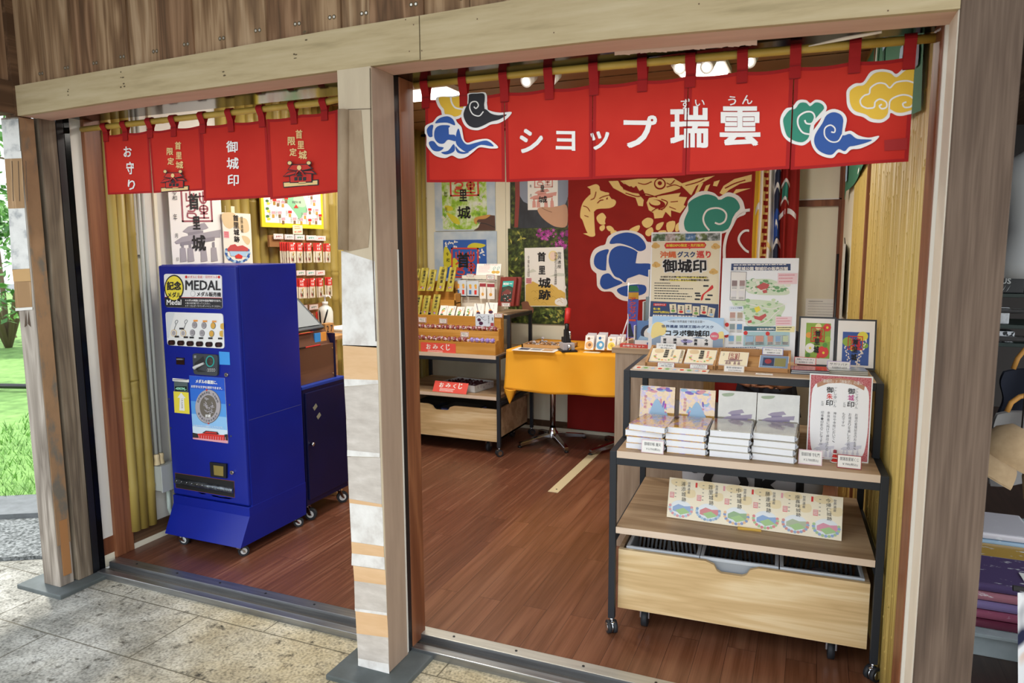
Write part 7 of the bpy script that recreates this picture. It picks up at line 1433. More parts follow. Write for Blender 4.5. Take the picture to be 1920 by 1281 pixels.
def postA(A):
    W = M_card
    for k, (a, b_, c) in enumerate(((470, 600, '#5d7a52'), (600, 700, '#b9a8a0'), (700, 800, '#7f8a4a'), (800, 900, '#5b86b5'), (900, 1010, '#6e7f45'), (1010, 1135, '#7d8580'))): A.poly(c1([(a, 96), (b_, 95), (b_, 166), (a - 2, 168)]), noisy('landscape strip %d' % k, [(.35, '#3d4a35'), (.5, c), (.68, '#dfe4e6')], (40, 40, 40), 4, .5), 1)
    A.poly(c1([(466, 170), (1134, 168), (1112, 785), (432, 772)]), M_creamc, 1)
    A.poly(c1([(431, 770), (1112, 786), (1106, 942), (416, 930)]), mat('indigo band', '#27406f', .5), 1)
    A.poly(c1([(585, 212), (602, 184), (985, 182), (1002, 208), (985, 238), (850, 240), (835, 250), (830, 240), (600, 242)]), M_redp, 2)
    T_(A, c1, 'お城EXPO限定・先行販売!', 607, 196, 985, 226, M_ylw, .02)
    for x, y in ((497, 212), (1090, 222), (497, 402), (1066, 466)):
        for dx, dy, r in ((-20, 6, 22), (0, -10, 26), (22, 4, 24), (0, 14, 20)): A.ell(*Z(c1, x + dx, y + dy), r / 5.3375, r * .8 / 5.3375, mat('tan cloud', '#e0b566', .6), 2 + .02 * dx / 22, 14)
    T_(A, c1, '沖縄', 541, 268, 705, 335, mat('orange lettering', '#df6a32', .6), .03); T_(A, c1, 'グスク', 716, 270, 892, 330, mat('indigo band', '#27406f', .5), .03); T_(A, c1, '巡り', 905, 264, 1045, 335, M_redp, .03)
    for i, (dx, dy) in enumerate(((-5, 0), (5, 0), (0, -5), (0, 5))):
        T_(A, c1, '御城印', 562 + dx, 345 + dy, 1002 + dx, 482 + dy, W, .05, 4 + .1 * i)
    T_(A, c1, '御城印', 565, 348, 1000, 478, M_ink, .03, 7)
    A.rect(*Z(c1, 700, 522), *Z(c1, 1000, 534), M_ylw, 2); A.rect(*Z(c1, 632, 552), *Z(c1, 900, 564), M_ylw, 2)
    T_(A, c1, 'お城好き必携!“並べて完成”する御城印♪', 541, 513, 1015, 532, M_ink, .02); T_(A, c1, '沖縄の6グスクで、あなたの御城印帳に集結!', 531, 541, 1025, 562, M_ink, .02)
    for k in range(7): A.lines(*Z(c1, 476 - k, 582 + 26 * k), *Z(c1, (640, 735, 870, 720, 815, 855, 790)[k], 592 + 26 * k), 1, M_dk, 3, .8, .02)
    A.poly(c1([(1055, 598), (1062, 630), (1020, 660), (990, 680), (970, 705), (958, 745), (938, 750), (945, 715), (958, 690), (1000, 655), (1030, 620)]), M_redp, 3, True)
    for x, y in ((992, 608), (907, 683), (915, 706), (905, 742), (1008, 740), (1030, 700)): A.rrect(*Z(c1, x - 27, y - 8), *Z(c1, x + 27, y + 8), 1.2, M_dk, 3)
    A.poly(c1([(460, 792), (594, 794), (588, 818), (458, 818)]), M_redp, 3); T_(A, c1, 'はがきサイズ', 474, 797, 578, 813, W, .02); T_(A, c1, '各1枚', 456, 836, 530, 860, M_ylw, .03); T_(A, c1, '500円(税込)', 456, 868, 622, 895, M_ylw, .03); A.lines(*Z(c1, 452, 908), *Z(c1, 895, 928), 1, W, 3, .7, 0)
    for k, (x, y, r) in enumerate(((660, 840, -.07), (740, 848, .03), (815, 840, -.02), (890, 858, .05), (968, 848, .1), (1040, 868, .2))):
        p = c1([(x + 34 * a * cos(r) - 46 * b_ * sin(r), y + 34 * a * sin(r) + 46 * b_ * cos(r)) for a, b_ in ((-1, -1), (1, -1), (1, 1), (-1, 1))]); A.poly(p, M_creamc, 3); A.vtext('城跡', *Z(c1, x - 8, y - 34), *Z(c1, x + 10, y + 8), M_ink, 4, .02); A.ell(*Z(c1, x, y + 24), 4, 2.6, (M_lgreen, M_redp, M_lblue)[k % 3], 4, 10); A.rect(*Z(c1, x - 24, y - 4), *Z(c1, x - 14, y + 8), M_pink, 4)
sheet('castle_seal_poster', 'tall cream poster with large black lettering and red banner on front cart', 'poster', c1([(460, 80), (1152, 79), (1092, 1270), (386, 1270)]), y=1.20, lean=.06, t=.004, m=M_wht, art=postA)
def postB(A):
    A.poly(c1([(433, 923), (1148, 940), (1145, 1100), (430, 1100)]), mat('pale sky print', '#a9cdec', .45), 1); A.poly(c1([(433, 1010), (520, 985), (700, 950), (1000, 960), (1146, 1040), (1145, 1110), (430, 1110)]), mat('paler sky print', '#d3e6f4', .45), 1.5, True)
    A.poly(c1([(432, 1030), (480, 985), (540, 1000), (580, 1050), (560, 1110), (431, 1150)]), mat('yellow haze', '#f3dd8c', .5), 2, True); A.poly(c1([(1090, 1120), (1100, 1080), (1146, 1080), (1142, 1200), (1085, 1190)]), mat('yellow haze', '#f3dd8c', .5), 2, True)
    A.poly(c1([(430, 1160), (520, 1120), (620, 1145), (700, 1130), (800, 1150), (900, 1125), (1000, 1150), (1143, 1140), (1140, 1256), (428, 1250)]), mat('grey blue hills', '#8fa3b8', .5), 3)
    T_(A, c1, '～沖縄の世界遺産で城を巡る旅～', 590, 965, 965, 990, M_gtext, 0); T_(A, c1, '世界遺産 琉球王国のグスク', 530, 1012, 1050, 1042, mat('indigo band', '#27406f', .5), .02, 6, 2); T_(A, c1, 'コラボ御城印', 572, 1062, 1010, 1125, M_ink, .035, 6, 2)
    A.ell(*Z(c1, 1060, 1118), 8, 7.5, mat('rose badge', '#e0667a', .5), 5, 20); T_(A, c1, '数量限定', 1030, 1108, 1090, 1128, M_card, .01, 7)
    A.poly(c1([(525, 1132), (1045, 1148), (1042, 1256), (522, 1250)]), M_card, 4); A.poly(c1([(730, 1165), (790, 1155), (850, 1170), (820, 1190), (750, 1190)]), mat('lilac hill', '#a9a3cf', .5), 5, True)
    for k, w in enumerate(('首里', '勝連', '中城', '座喜', '今帰')): A.vtext(w, *Z(c1, 548 + 104 * k, 1146), *Z(c1, 584 + 104 * k, 1215), M_ink, 6, .03); A.rect(*Z(c1, 618 + 104 * k, 1150), *Z(c1, 620 + 104 * k, 1250), M_lgrey, 5)
sheet('collaboration_poster', 'wide pale blue landscape poster standing before the tall cream poster', 'poster', c1([(432, 922), (1148, 940), (1139, 1330), (425, 1318)]), y=1.075, lean=.06, t=.003, m=M_wht, art=postB)
def postC(A):
    nv = mat('indigo band', '#27406f', .5)
    A.poly(c3([(143, 167), (690, 174), (690, 236), (140, 231)]), nv, 1); T_(A, c3, '首里城公園 御城印の販売店舗', 160, 196, 665, 230, M_card, .03, 3, 6); A.lines(*Z(c3, 165, 176), *Z(c3, 655, 190), 1, M_card, 3, .6, 0)
    rr = random.Random(3)
    for q in ([(290, 330), (400, 312), (520, 320), (640, 380), (680, 450), (560, 465), (300, 440)], [(150, 530), (300, 500), (520, 520), (640, 560), (600, 660), (540, 745), (300, 745), (265, 640)]): A.poly(c3(q), mat('map ground', '#d3e2c4', .4), .8, True)
    for k in range(150):
        u, v = rr.random(), rr.random(); x, y = (285 + 390 * u, 320 + 130 * v * (1 - .2 * u)) if k % 2 else (150 + 480 * u, 500 + 230 * v); r = rr.uniform(4, 16); c = Z(c3, x, y); 
        if k % 2 == 0 and x < 260 and y > 560: continue
        A.ell(*c, r / 4.926 * 1.6, r / 4.926, (mat('map tree', '#9cc48b', .5), mat('map tree dark', '#6fa56a', .5), mat('map lawn', '#cfe3b9', .5), mat('map path', '#e9ead9', .5))[k % 4], 1 + .01 * k, 9)
    for q in ([(370, 385), (440, 345), (495, 365), (480, 400), (420, 415)], [(430, 420), (470, 410), (475, 440), (440, 445)], [(350, 650), (400, 660), (460, 632), (470, 655), (420, 700), (360, 680)], [(295, 700), (330, 690), (335, 715), (300, 720)]): A.poly(c3(q), mat('map red roof', '#c4524e', .5), 4)
    A.poly(c3([(355, 580), (400, 562), (415, 600), (375, 625)]), M_ylw, 4); A.stroke(c3([(590, 600), (540, 640), (480, 700), (350, 745), (260, 700)]), 1.6, M_card, 3); A.stroke(c3([(280, 540), (380, 560), (520, 590), (660, 540)]), 1.4, M_card, 3)
    for (x0, y0, x1, y1) in ((572, 258, 755, 362), (552, 660, 705, 745)): A.poly(c3([(x0, y0), (x1, y0 + 4), (x1 - 4, y1), (x0, y1)]), mat('pink note', '#f3d6da', .5), 4); A.lines(*Z(c3, x0 + 10, y0 + 15), *Z(c3, x1 - 10, y1), 3, M_pink, 5, .4)
    A.poly(c3([(560, 748), (732, 755), (728, 808), (556, 800)]), mat('pale yellow note', '#f5ecb0', .5), 5); A.lines(*Z(c3, 568, 760), *Z(c3, 722, 800), 2, M_dk, 6, .4)
    A.poly(c3([(262, 748), (556, 755), (552, 795), (260, 788)]), mat('dark teal band', '#2b5f6e', .5), 4); T_(A, c3, '首里杜館(無料)', 380, 765, 545, 788, M_card, .02, 6)
    def cardc(x, y, w, h, c):
        A.poly(c3([(x, y), (x + w, y + 2), (x + w - 2, y + h), (x - 2, y + h)]), M_card, 4); A.poly(c3([(x + 6, y + 6), (x + w - 8, y + 7), (x + w - 9, y + h * .66), (x + 4, y + h * .66)]), mat('card scene ' + c, c, .5), 5); A.lines(*Z(c3, x + 6, y + h * .74), *Z(c3, x + w - 8, y + h), 2, M_gtext, 5, .4, .1)
    A.poly(c3([(138, 240), (285, 245), (272, 512), (130, 506)]), M_gtext, 2); A.poly(c3([(142, 245), (281, 249), (268, 506), (135, 500)]), M_card, 3)
    for x, y, c in ((144, 318, '#8e7a78'), (215, 318, '#a58a86'), (138, 412, '#e6e4e4'), (208, 414, '#e6e4e4'), (128, 612, '#c39a8c'), (196, 614, '#b8a68f'), (126, 718, '#8d9c9c'), (192, 720, '#5f93c4'), (118, 826, '#7fb1d6'), (186, 828, '#b9d2a8')): cardc(x, y, 62, 88, c)
    A.rrect(*Z(c3, 126, 562), *Z(c3, 258, 606), 1.5, mat('pale blue note', '#dfe9f3', .5), 4); T_(A, c3, 'ショップ瑞雲', 140, 570, 245, 586, nv, .01, 5)
    for x, y, w in ((260, 798, 200), (462, 800, 222)):
        A.poly(c3([(x, y), (x + w, y + 4), (x + w - 4, y + 138), (x - 4, y + 132)]), mat('soft teal frame', '#a9cdd0', .5), 4)
        for j in range(2 if w == 200 else 3): cardc(x + 14 + j * (92 if w == 200 else 70), y + 34, 84 if w == 200 else 62, 90, ('#9fc0d6', '#d69a86', '#8fb2cf', '#c8d7b0')[j + (w > 200)])
    for x, y in ((106, 732), (102, 832), (278, 810), (481, 818)): A.ell(*Z(c3, x, y), 3.9, 3.9, M_redp, 7, 14)
    A.lines(*Z(c3, 92, 940), *Z(c3, 440, 972), 2, nv, 4, .4)
sheet('map_poster', 'glossy laminated white map poster leaning right of tall cream poster', 'poster', c3([(62, 116), (769, 122), (726, 1085), (28, 1040)]), y=1.10, lean=.10, t=.002, m=M_lam, art=postC)
# slanted card trays
M_trw = wood('oiled pine tray', '#c99b62', '#b58550', 'x', 2, 0.5, 0.8, 0.02)
def tray_(lbl, qa, qb):
    p, q = at(*qa, z=ZT1), at(*qb, z=ZT1); w = (q - p).length; a = math.atan2(q.y - p.y, q.x - p.x)
    t = thing('card_tray', lbl, 'tray', p, a); mb = MB()
    mb.box((0, 0, 0), (w, .010, .018), M_trw, .002); mb.hexa([(0, .012, 0), (w, .012, 0), (w, .14, 0), (0, .14, 0)], [(0, .012, .006), (w, .012, .006), (w, .14, .045), (0, .14, .045)], M_trw)
    for x in (0, w - .01): mb.prism([(0.0, 0), (.15, 0), (.15, .075), (.0, .018)], x, x + .01, M_trw, Matrix(((0, 1, 0, 0), (1, 0, 0, 0), (0, 0, 1, 0), (0, 0, 0, 1))))
    mb.box((0, .14, 0), (w, .15, .075), M_trw, .002); mb.build('tray_body', t); return t
tray_('slanted wooden card tray at left on top shelf of front cart', Z(c2, 316, 396), Z(c2, 918, 430)); tray_('slanted wooden card tray in middle on top shelf of front cart', Z(c3, 8, 1148), Z(c3, 697, 1185))
def goshuin_pack(q, lbl, k, y):
    def art(A):
        A.U.rect(.02, .02, .98, .98, M_creamc if k < 3 else mat('blue sleeve', '#7d95b5', .3), 1)
        if k == 3: A.U.rect(.12, .2, .5, .85, mat('navy photo', '#2c3a5e', .5), 2); A.U.rect(.52, .2, .9, .85, mat('olive photo', '#8d8a55', .5), 2); A.U.ell(.3, .5, .12, .2, M_crim, 3, 12); A.U.lines(.05, .88, .95, .97, 1, M_lblue, 2)
        elif k == 2: seal(A.U, .32, .1, .68, .6, M_crim, 3); gate(A.U, .18, .5, .82, .95, mat('grey red gate', '#9c8480', .6), 2); A.U.lines(.1, .15, .16, .4, 3, M_gtext, 2)
        else:
            A.U.vtext('首里城跡', .44, .08, .6, .7, M_ink, 4, .03); A.U.vtext('世界遺産', .68, .1, .76, .6, M_redp if k else M_gtext, 3); wreath(A.U, .5, .62, .34, .26, 12, 2, (M_orng, M_lgreen, M_pink)); A.U.poly([(.1, .1), (.35, .05), (.4, .3), (.15, .35)], mat('sandy wash', '#dcc398', .7), 2, True)
    sheet('card_pack', lbl, 'card pack', q, y=y, lean=1.1, t=.006, m=M_film, art=art)
goshuin_pack(c2([(640, 248), (672, 262), (632, 366), (598, 366)]), 'rear card pack showing its edge at far left of card trays', 0, .915)
goshuin_pack(c2([(398, 246), (642, 250), (602, 366), (345, 352)]), 'cream card pack, first from left on the card trays', 0, .903)
goshuin_pack(c2([(700, 250), (962, 262), (905, 380), (655, 366)]), 'cream card pack with red column of writing, second from left on card trays', 1, .900)
goshuin_pack(c2([(985, 275), (1230, 275), (1190, 397), (943, 382)]), 'cream card pack with gate and square seal, third on card trays', 2, .905)
goshuin_pack(c3([(425, 1020), (686, 1022), (682, 1140), (400, 1130)]), 'blue photo card pack lying at right end of card trays', 3, .912)
def tcard(lbl, q, txt, y=None, z=None, lean=0.0, m=None, fr=None, n=1, t=.0015):
    sheet('price_card', lbl, 'price card', q, y=y, z=z, lean=lean, t=t, m=M_card, art=lambda A: (A.U.rect(.0, .0, 1, 1, fr or M_crim, .5), A.U.rect(.03, .06, .97, .94, m or M_card, 1), A.U.text(txt[0], .12, .18, .88, .44, M_dk, 2), A.U.text(txt[1], .22, .58, .85, .8, M_dk, 2) if len(txt) > 1 else None))
tcard('white price card at lip of left tray below first card pack', c2([(424, 362), (573, 368), (570, 410), (420, 404)]), ('グスク巡り御城印', '首里城'), y=.87, lean=.25); tcard('white price card at lip of left tray below second card pack', c2([(702, 378), (858, 386), (854, 424), (698, 416)]), ('コラボ御城印', '首里城(500円)'), y=.865, lean=.25)
tcard('cream bordered price card in front of the middle tray', c2([(1002, 386), (1176, 398), (1168, 458), (990, 446)]), ('首里城御城印', '500円(税込)'), y=.865, lean=.25, fr=mat('cream border', '#e6d3ae', .6)); tcard('white card reading second collaboration above first card pack', c2([(416, 198), (586, 204), (582, 264), (412, 258)]), ('コラボ御城印', '第2弾のみ'), y=1.0, lean=.1, fr=M_lgrey); tcard('white card with blue border above the blue photo card pack', c3([(443, 945), (637, 952), (632, 1018), (438, 1010)]), ('月桃(げっとう)', '販売期間5月～6月頃'), y=1.0, lean=.1, fr=mat('blue border', '#7f8fd0', .6))
sheet('sample_strip', 'clear strip of tiny sample cards lying along left edge of top shelf', 'sample strip', c2([(235, 388), (862, 428), (845, 462), (203, 412)]), z=ZT1, lean=1.5, t=.0012, m=M_film, eps=.0004, art=lambda A: [A.U.rect(.03 + .097 * k, .15, .115 + .097 * k, .85, (M_creamc, mat('pale green sample', '#c9d4b8', .5), mat('pale peach sample', '#e5c9b5', .5))[k % 3], 1) for k in range(10)] + [A.U.ell(.07 + .097 * k, .55, .03, .2, (M_redp, M_lgreen, M_lblue)[k % 3], 2, 9) for k in range(10)])
tcard('flat red edged label lying before the middle tray', c3([(378, 1180), (545, 1188), (540, 1202), (372, 1194)]), ('御城印',), z=ZT1, lean=1.4, fr=mat('dusty red border', '#b5807c', .6))
# hinged picture frame, two leaves
for k, q, c in ((0, [(832, 652), (1178, 672), (1102, 1132), (760, 1100)], 'left'), (1, [(1183, 676), (1560, 694), (1478, 1168), (1106, 1122)], 'right')):
    def art(A, k=k):
        A.U.rect(.045, .035, .955, .965, mat('white mount', '#f1f0ec', .4), 1); x0, y0, x1, y1 = ((.2, .13, .86, .84), (.17, .26, .83, .92))[k]
        A.U.rect(x0, y0, x1, y1, (mat('green wash', '#8fb23c', .5), mat('deep blue wash', '#2f55a3', .5))[k], 2); W_, H_ = x1 - x0, y1 - y0
        g = lambda a, b: (x0 + a * W_, y0 + b * H_)
        if k == 0:
            for a, b, r, c in ((.85, .12, .16, '#e23b34'), (.5, .1, .13, '#f2e7a8'), (.12, .35, .12, '#e9a23a'), (.2, .72, .2, '#f4f1ea'), (.72, .82, .24, '#e2342f'), (.9, .45, .12, '#a5c740'), (.55, .95, .08, '#e2342f'), (.12, .93, .1, '#4f8a2e'), (.8, .62, .1, '#5d9a35')): A.U.ell(*g(a, b), r * W_, r * W_ * .75, mat('flower ' + c, c, .5), 3 + a * .3, 16)
            for a, b in ((.2, .72), (.75, .84), (.86, .12)): A.U.ell(*g(a, b), .05 * W_, .04 * W_, M_ylw, 4, 10)
        else:
            for a, b, r, c in ((.75, .12, .2, '#e8dc4a'), (.2, .3, .2, '#8fb23c'), (.4, .5, .12, '#e8dc4a'), (.85, .4, .12, '#7fae3a')): A.U.ell(*g(a, b), r * W_, r * W_ * .7, mat('leaf ' + c, c, .5), 3 + a * .3, 16)
            for j in range(44):
                s_ = j % 4; a, b = ((.12, .45), (.75, .5), (.5, .7), (.88, .2))[s_]; A.U.ell(*g(min(.97, max(.03, a + .05 * sin(j) + .004 * j * (1 - s_ % 2 * 2))), min(.97, b + .011 * j)), .035 * W_, .022 * W_, mat('wisteria white', '#f0e6d8', .5), 4 + .01 * j, 7, j)
        seal(A.U, *g(.2, .12), *g(.76, .54), M_redp, 6)
        for i, ch in enumerate('首里城'): A.U.text(ch, *g(.38 - .02 * i, .22 + .22 * i), *g(.6 - .02 * i, .38 + .24 * i), M_ink, 9, .03)
    sheet('picture_frame', 'black frame with %s seal card, %s leaf of hinged pair' % (('red flower', 'blue wisteria')[k], c), 'picture frame', c3(q), z=ZT1, lean=.22, t=.014, m=M_black, art=art, group=None)
for k, (q, nm, fr, y) in enumerate((([(735, 1030), (938, 1038), (936, 1106), (732, 1100)], ('椿(つばき)', '販売期間1月～2月頃'), M_redp, 1.03), ([(1042, 1072), (1258, 1072), (1250, 1178), (1036, 1140)], ('サガリバナ', '販売期間6月～8月頃'), mat('lilac border', '#b9a9d6', .6), 1.0))):
    tcard('white notice card before the %s picture frame' % ('left', 'right')[k], c3(q), nm, y=y, lean=.12, fr=fr)
    p = at(*Z(c3, (885, 1240)[k], (1195, 1200)[k]), z=ZT1); mb = MB()
    for j in range(5): mb.box((-.075 + .001 * j, .0, .0035 * j), (.07, .105 - .001 * j, .0035 * j + .003), mat('card stack %d' % (j % 2 + 2 * k), ('#3f5a70', '#d3d0cc', '#9aa29a', '#d9dad6')[j % 2 + 2 * k], .25))
    mb.box((-.074, .001, .0176), (.069, .104, .0184), mat('card top %d' % k, ('#b8423f', '#aab3b8')[k], .15)); tag(mb.build('card_stack', None, (p.x, p.y, ZT1), (0, 0, .1)), 'low stack of %s seal cards in film before the picture frames' % ('red topped', 'grey topped')[k], 'card stack')
# stamp books
M_cov1 = noisy('ochre patterned cover', [(.3, '#b8862f'), (.5, '#d9a945'), (.6, '#8d7ac0'), (.7, '#e8bd62')], (26, 26, 26), 3, .25); M_cov2 = noisy('olive grey cover', [(.3, '#9b9484'), (.7, '#b5ae9c')], (12, 12, 12), 3, .25)
for m in (M_cov1, M_cov2): nodes_of(m)[2].inputs['Coat Weight'].default_value = 1; nodes_of(m)[2].inputs['Coat Roughness'].default_value = .04; nodes_of(m)[2].inputs['Coat IOR'].default_value = 2.4
M_pg = mat('white page block', '#eef0f5', .3); M_sleeve = mat('sleeve edge', '#b9bdc6', .15)
def book(m, w=.152, d=.205, h=.0265):
    t = thing('stamp_book', 'proto', 'stamp book'); mb = MB(); mb.box((0, 0, .0), (w, d, .0025), m, .001); mb.box((0, 0, h - .0025), (w, d, h), m, .001); mb.build('cover', t)
    mb = MB(); mb.box((.001, .0015, .0025), (w - .0025, d - .002, h - .0025), M_pg); mb.build('pages', t)
    mb = MB(); mb.box((w - .0015, .002, .004), (w + .004, d - .004, h - .004), M_sleeve, .002); mb.tube([(w, .004, h * .5), (w + .007, .0, h * .6), (w + .004, -.004, h * .4)], .004, M_sleeve, 6); mb.build('film_wrapper', t); return t
BK = {0: book(M_cov1), 1: book(M_cov2)}; bu = set()
STK = (((-.683, .597), 0, .02), ((-.521, .600), 0, .02), ((-.357, .608), 1, .03), ((-.196, .628), 1, -.03))
SN = ('leftmost ochre stack', 'second ochre stack', 'left olive grey stack', 'right olive grey stack')
for i, ((x, y), kd, rz) in enumerate(STK):
    for j in range(4):
        o = BK[kd] if kd not in bu else copy_tree(BK[kd]); bu.add(kd)
        o.location = (x + (.004 * sin(j * 2.1 + i)) + (.012 if i == 0 and j == 3 else 0), y + .003 * cos(j * 3 + i), ZM1 + .027 * j); o.rotation_euler = (0, 0, rz + .02 * sin(j * 1.7 + i) - (.13 if i == 0 and j == 3 else 0))
        o['label'] = 'film wrapped stamp book, %s in the %s on front cart' % (('bottom one', 'second from bottom', 'third from bottom', 'top one')[j], SN[i]); o['group'] = 'flat stacked stamp books'
def cov(A, k):
    if k < 2:
        rr = random.Random(k)
        for j in range(34): A.U.ell(.5 + rr.uniform(-.32, .32), .6 + rr.uniform(-.25, .3), .07, .03, (M_purp, M_pink, M_lblue, M_mag[2])[j % 4], 2 + .02 * j, 9, rr.uniform(0, 3))
        for j in range(12): A.U.ell(.1 + .8 * rr.random(), .03 + .1 * rr.random(), .1, .03, (M_purp, M_pink, M_lblue)[j % 3], 2 + .02 * j, 9)
        A.U.poly([(.5, .3), (.7, .55), (.8, .8), (.3, .8), (.35, .5)], M_lblue, 3, True); A.U.vtext('御朱印帳', .12, .22, .2, .55, M_pink, 3, .02)
    else: gate(A.U, .12, .42, .9, .95, mat('mauve gate print', '#a79bb0', .4), 2, mat('mauve gate deep', '#8f83a0', .4)); A.U.poly([(.1, .08), (.4, .05), (.35, .12), (.15, .14)], mat('sage print', '#aab89a', .5), 2, True)
for k, q in enumerate((c2([(290, 565), (588, 576), (560, 935), (262, 925)]), c2([(618, 590), (925, 603), (905, 960), (600, 950)]), c2([(955, 608), (1278, 618), (1262, 980), (930, 970)]), c4([(110, 382), (492, 402), (478, 770), (78, 750)]))):
    sheet('stamp_book', 'upright film wrapped stamp book behind the %s' % SN[k], 'stamp book', q, y=.835 + .005 * k, lean=.13, t=.024, m=(M_cov1 if k < 2 else M_cov2), art=lambda A: cov(A, k), group='upright stamp books')
    # film glint comes from the clear coat
mb = MB()
for x0, x1 in ((.06, .22), (.23, .38), (.4, .54), (.55, .7)): 
    a, b_ = fc(x0, .40, ZM1), fc(x1, .44, ZM1)
mb.box((.05, .395, ZM1), (.72, .41, ZM1 + .14), M_lgrey, .001); mb.box((.05, .37, ZM1), (.72, .41, ZM1 + .004), M_lgrey)
tag(mb.build('book_easel', None, (FC[0], FC[1], 0), (0, 0, FR)), 'clear grey easel holding up four stamp books on middle shelf', 'easel')
def expl(A):
    red = noisy('red lattice print', [(.45, '#b5545a'), (.55, '#c87a7e')], (220, 220, 220), 1, .3)
    A.U.rect(.02, .015, .98, .985, red, 1); A.U.poly([(.1, .12), (.5, .07), (.9, .12), (.96, .4), (.95, .75), (.86, .95), (.5, .985), (.14, .95), (.05, .75), (.04, .4)], mat('white oval field', '#f6f7fa', .15), 2, True)
    A.U.poly([(.12, .11), (.3, .05), (.5, .035), (.7, .05), (.88, .11), (.87, .16), (.7, .105), (.5, .09), (.3, .105), (.13, .16)], mat('tan ribbon', '#b9896a', .4), 3); A.U.text('「御城印」と「御朱印」の違い', .2, .055, .84, .1, M_card, 5)
    A.U.vtext('御城印', .62, .14, .73, .37, M_ink, 4, .02); A.U.vtext('御朱印', .28, .14, .39, .37, M_ink, 4, .02); A.U.rect(.625, .215, .725, .292, mat('white oval field', '#f6f7fa', .15), 4.5); A.U.rect(.285, .215, .385, .292, mat('white oval field', '#f6f7fa', .15), 4.5); A.U.text('城', .63, .22, .72, .288, mat('magenta lettering', '#c03a8a', .5), 6, .02); A.U.text('朱', .29, .22, .38, .288, M_redp, 6, .02)
    A.U.vtext('ごじょういん', .745, .14, .785, .38, M_gtext, 4); A.U.vtext('ごしゅいん', .405, .14, .445, .38, M_gtext, 4); A.U.vtext('とは', .56, .31, .595, .37, M_ink, 4); A.U.vtext('とは', .21, .31, .245, .37, M_ink, 4)
    for x, s_, n in ((.75, 'お城の登城記念のお土産、', .86), (.65, 'お城巡りを楽しむための', .86), (.55, 'ものです。', .6), (.41, '神社や寺院において、', .80), (.31, '参拝者に向けて押印される', .9), (.21, '印章・印影のことです。', .84)): A.U.vtext(s_, x, .43, x + .045, n, M_gtext, 4)
    gate(A.U, .12, .8, .45, .97, mat('pale castle', '#d5d6e2', .4), 3); gate(A.U, .55, .76, .88, .96, mat('pale castle', '#d5d6e2', .4), 3)
sheet('explanation_sign', 'laminated white sign with red lattice border standing on middle shelf', 'sign', c4([(570, 196), (1141, 230), (1124, 1040), (538, 965)]), y=.735, lean=.03, t=.003, m=M_lam, art=expl)
tcard('price card leaning on the leftmost ochre stack', c2([(290, 1026), (480, 1038), (474, 1152), (284, 1140)]), ('御城印帳 魔天', '￥2,750(税込)'), y=.572, lean=.12, fr=mat('pale rose border', '#e6c9d2', .5)); tcard('price card between right olive grey stack and laminated sign', c4([(484, 898), (702, 916), (694, 1052), (474, 1034)]), ('御城印帳 守礼門', '￥2,750(税込)'), z=ZM1, lean=.2, fr=mat('pale rose border', '#e6c9d2', .5)); tcard('red bordered price card at right end of middle shelf', c4([(842, 945), (1068, 962), (1058, 1092), (832, 1068)]), ('開運首里城くじ', '￥700(税込)'), z=ZM1, lean=.2)
p = at(*Z(c4, 812, 1030), z=ZM1); mb = MB()
for k in range(3): mb.lathe([(.016 - .003 * k, .016 * k), (.012 - .003 * k, .016 * k + .004), (.006, .016 * k + .014), (0, .016 * k + .016)], (M_redp, M_redp, M_crim)[k], 6); mb.cyl((0, 0, .016 * k), (0, 0, .016 * k + .003), .0165 - .003 * k, M_card, 6)
tag(mb.build('paper_castle', None, (p.x, p.y + .02, ZM1)), 'tiny red folded paper castle beside red bordered price card', 'ornament')
p = at(*Z(c4, 1005, 925), z=ZM1 + .015); mb = MB(); mb.lathe([(0, 0), (.02, .004), (.024, .016), (.014, .028), (0, .03)], M_purp, 12); tag(mb.build('pouch', None, (p.x, p.y - .01, ZM1)), 'small lilac pouch at foot of laminated sign', 'pouch')
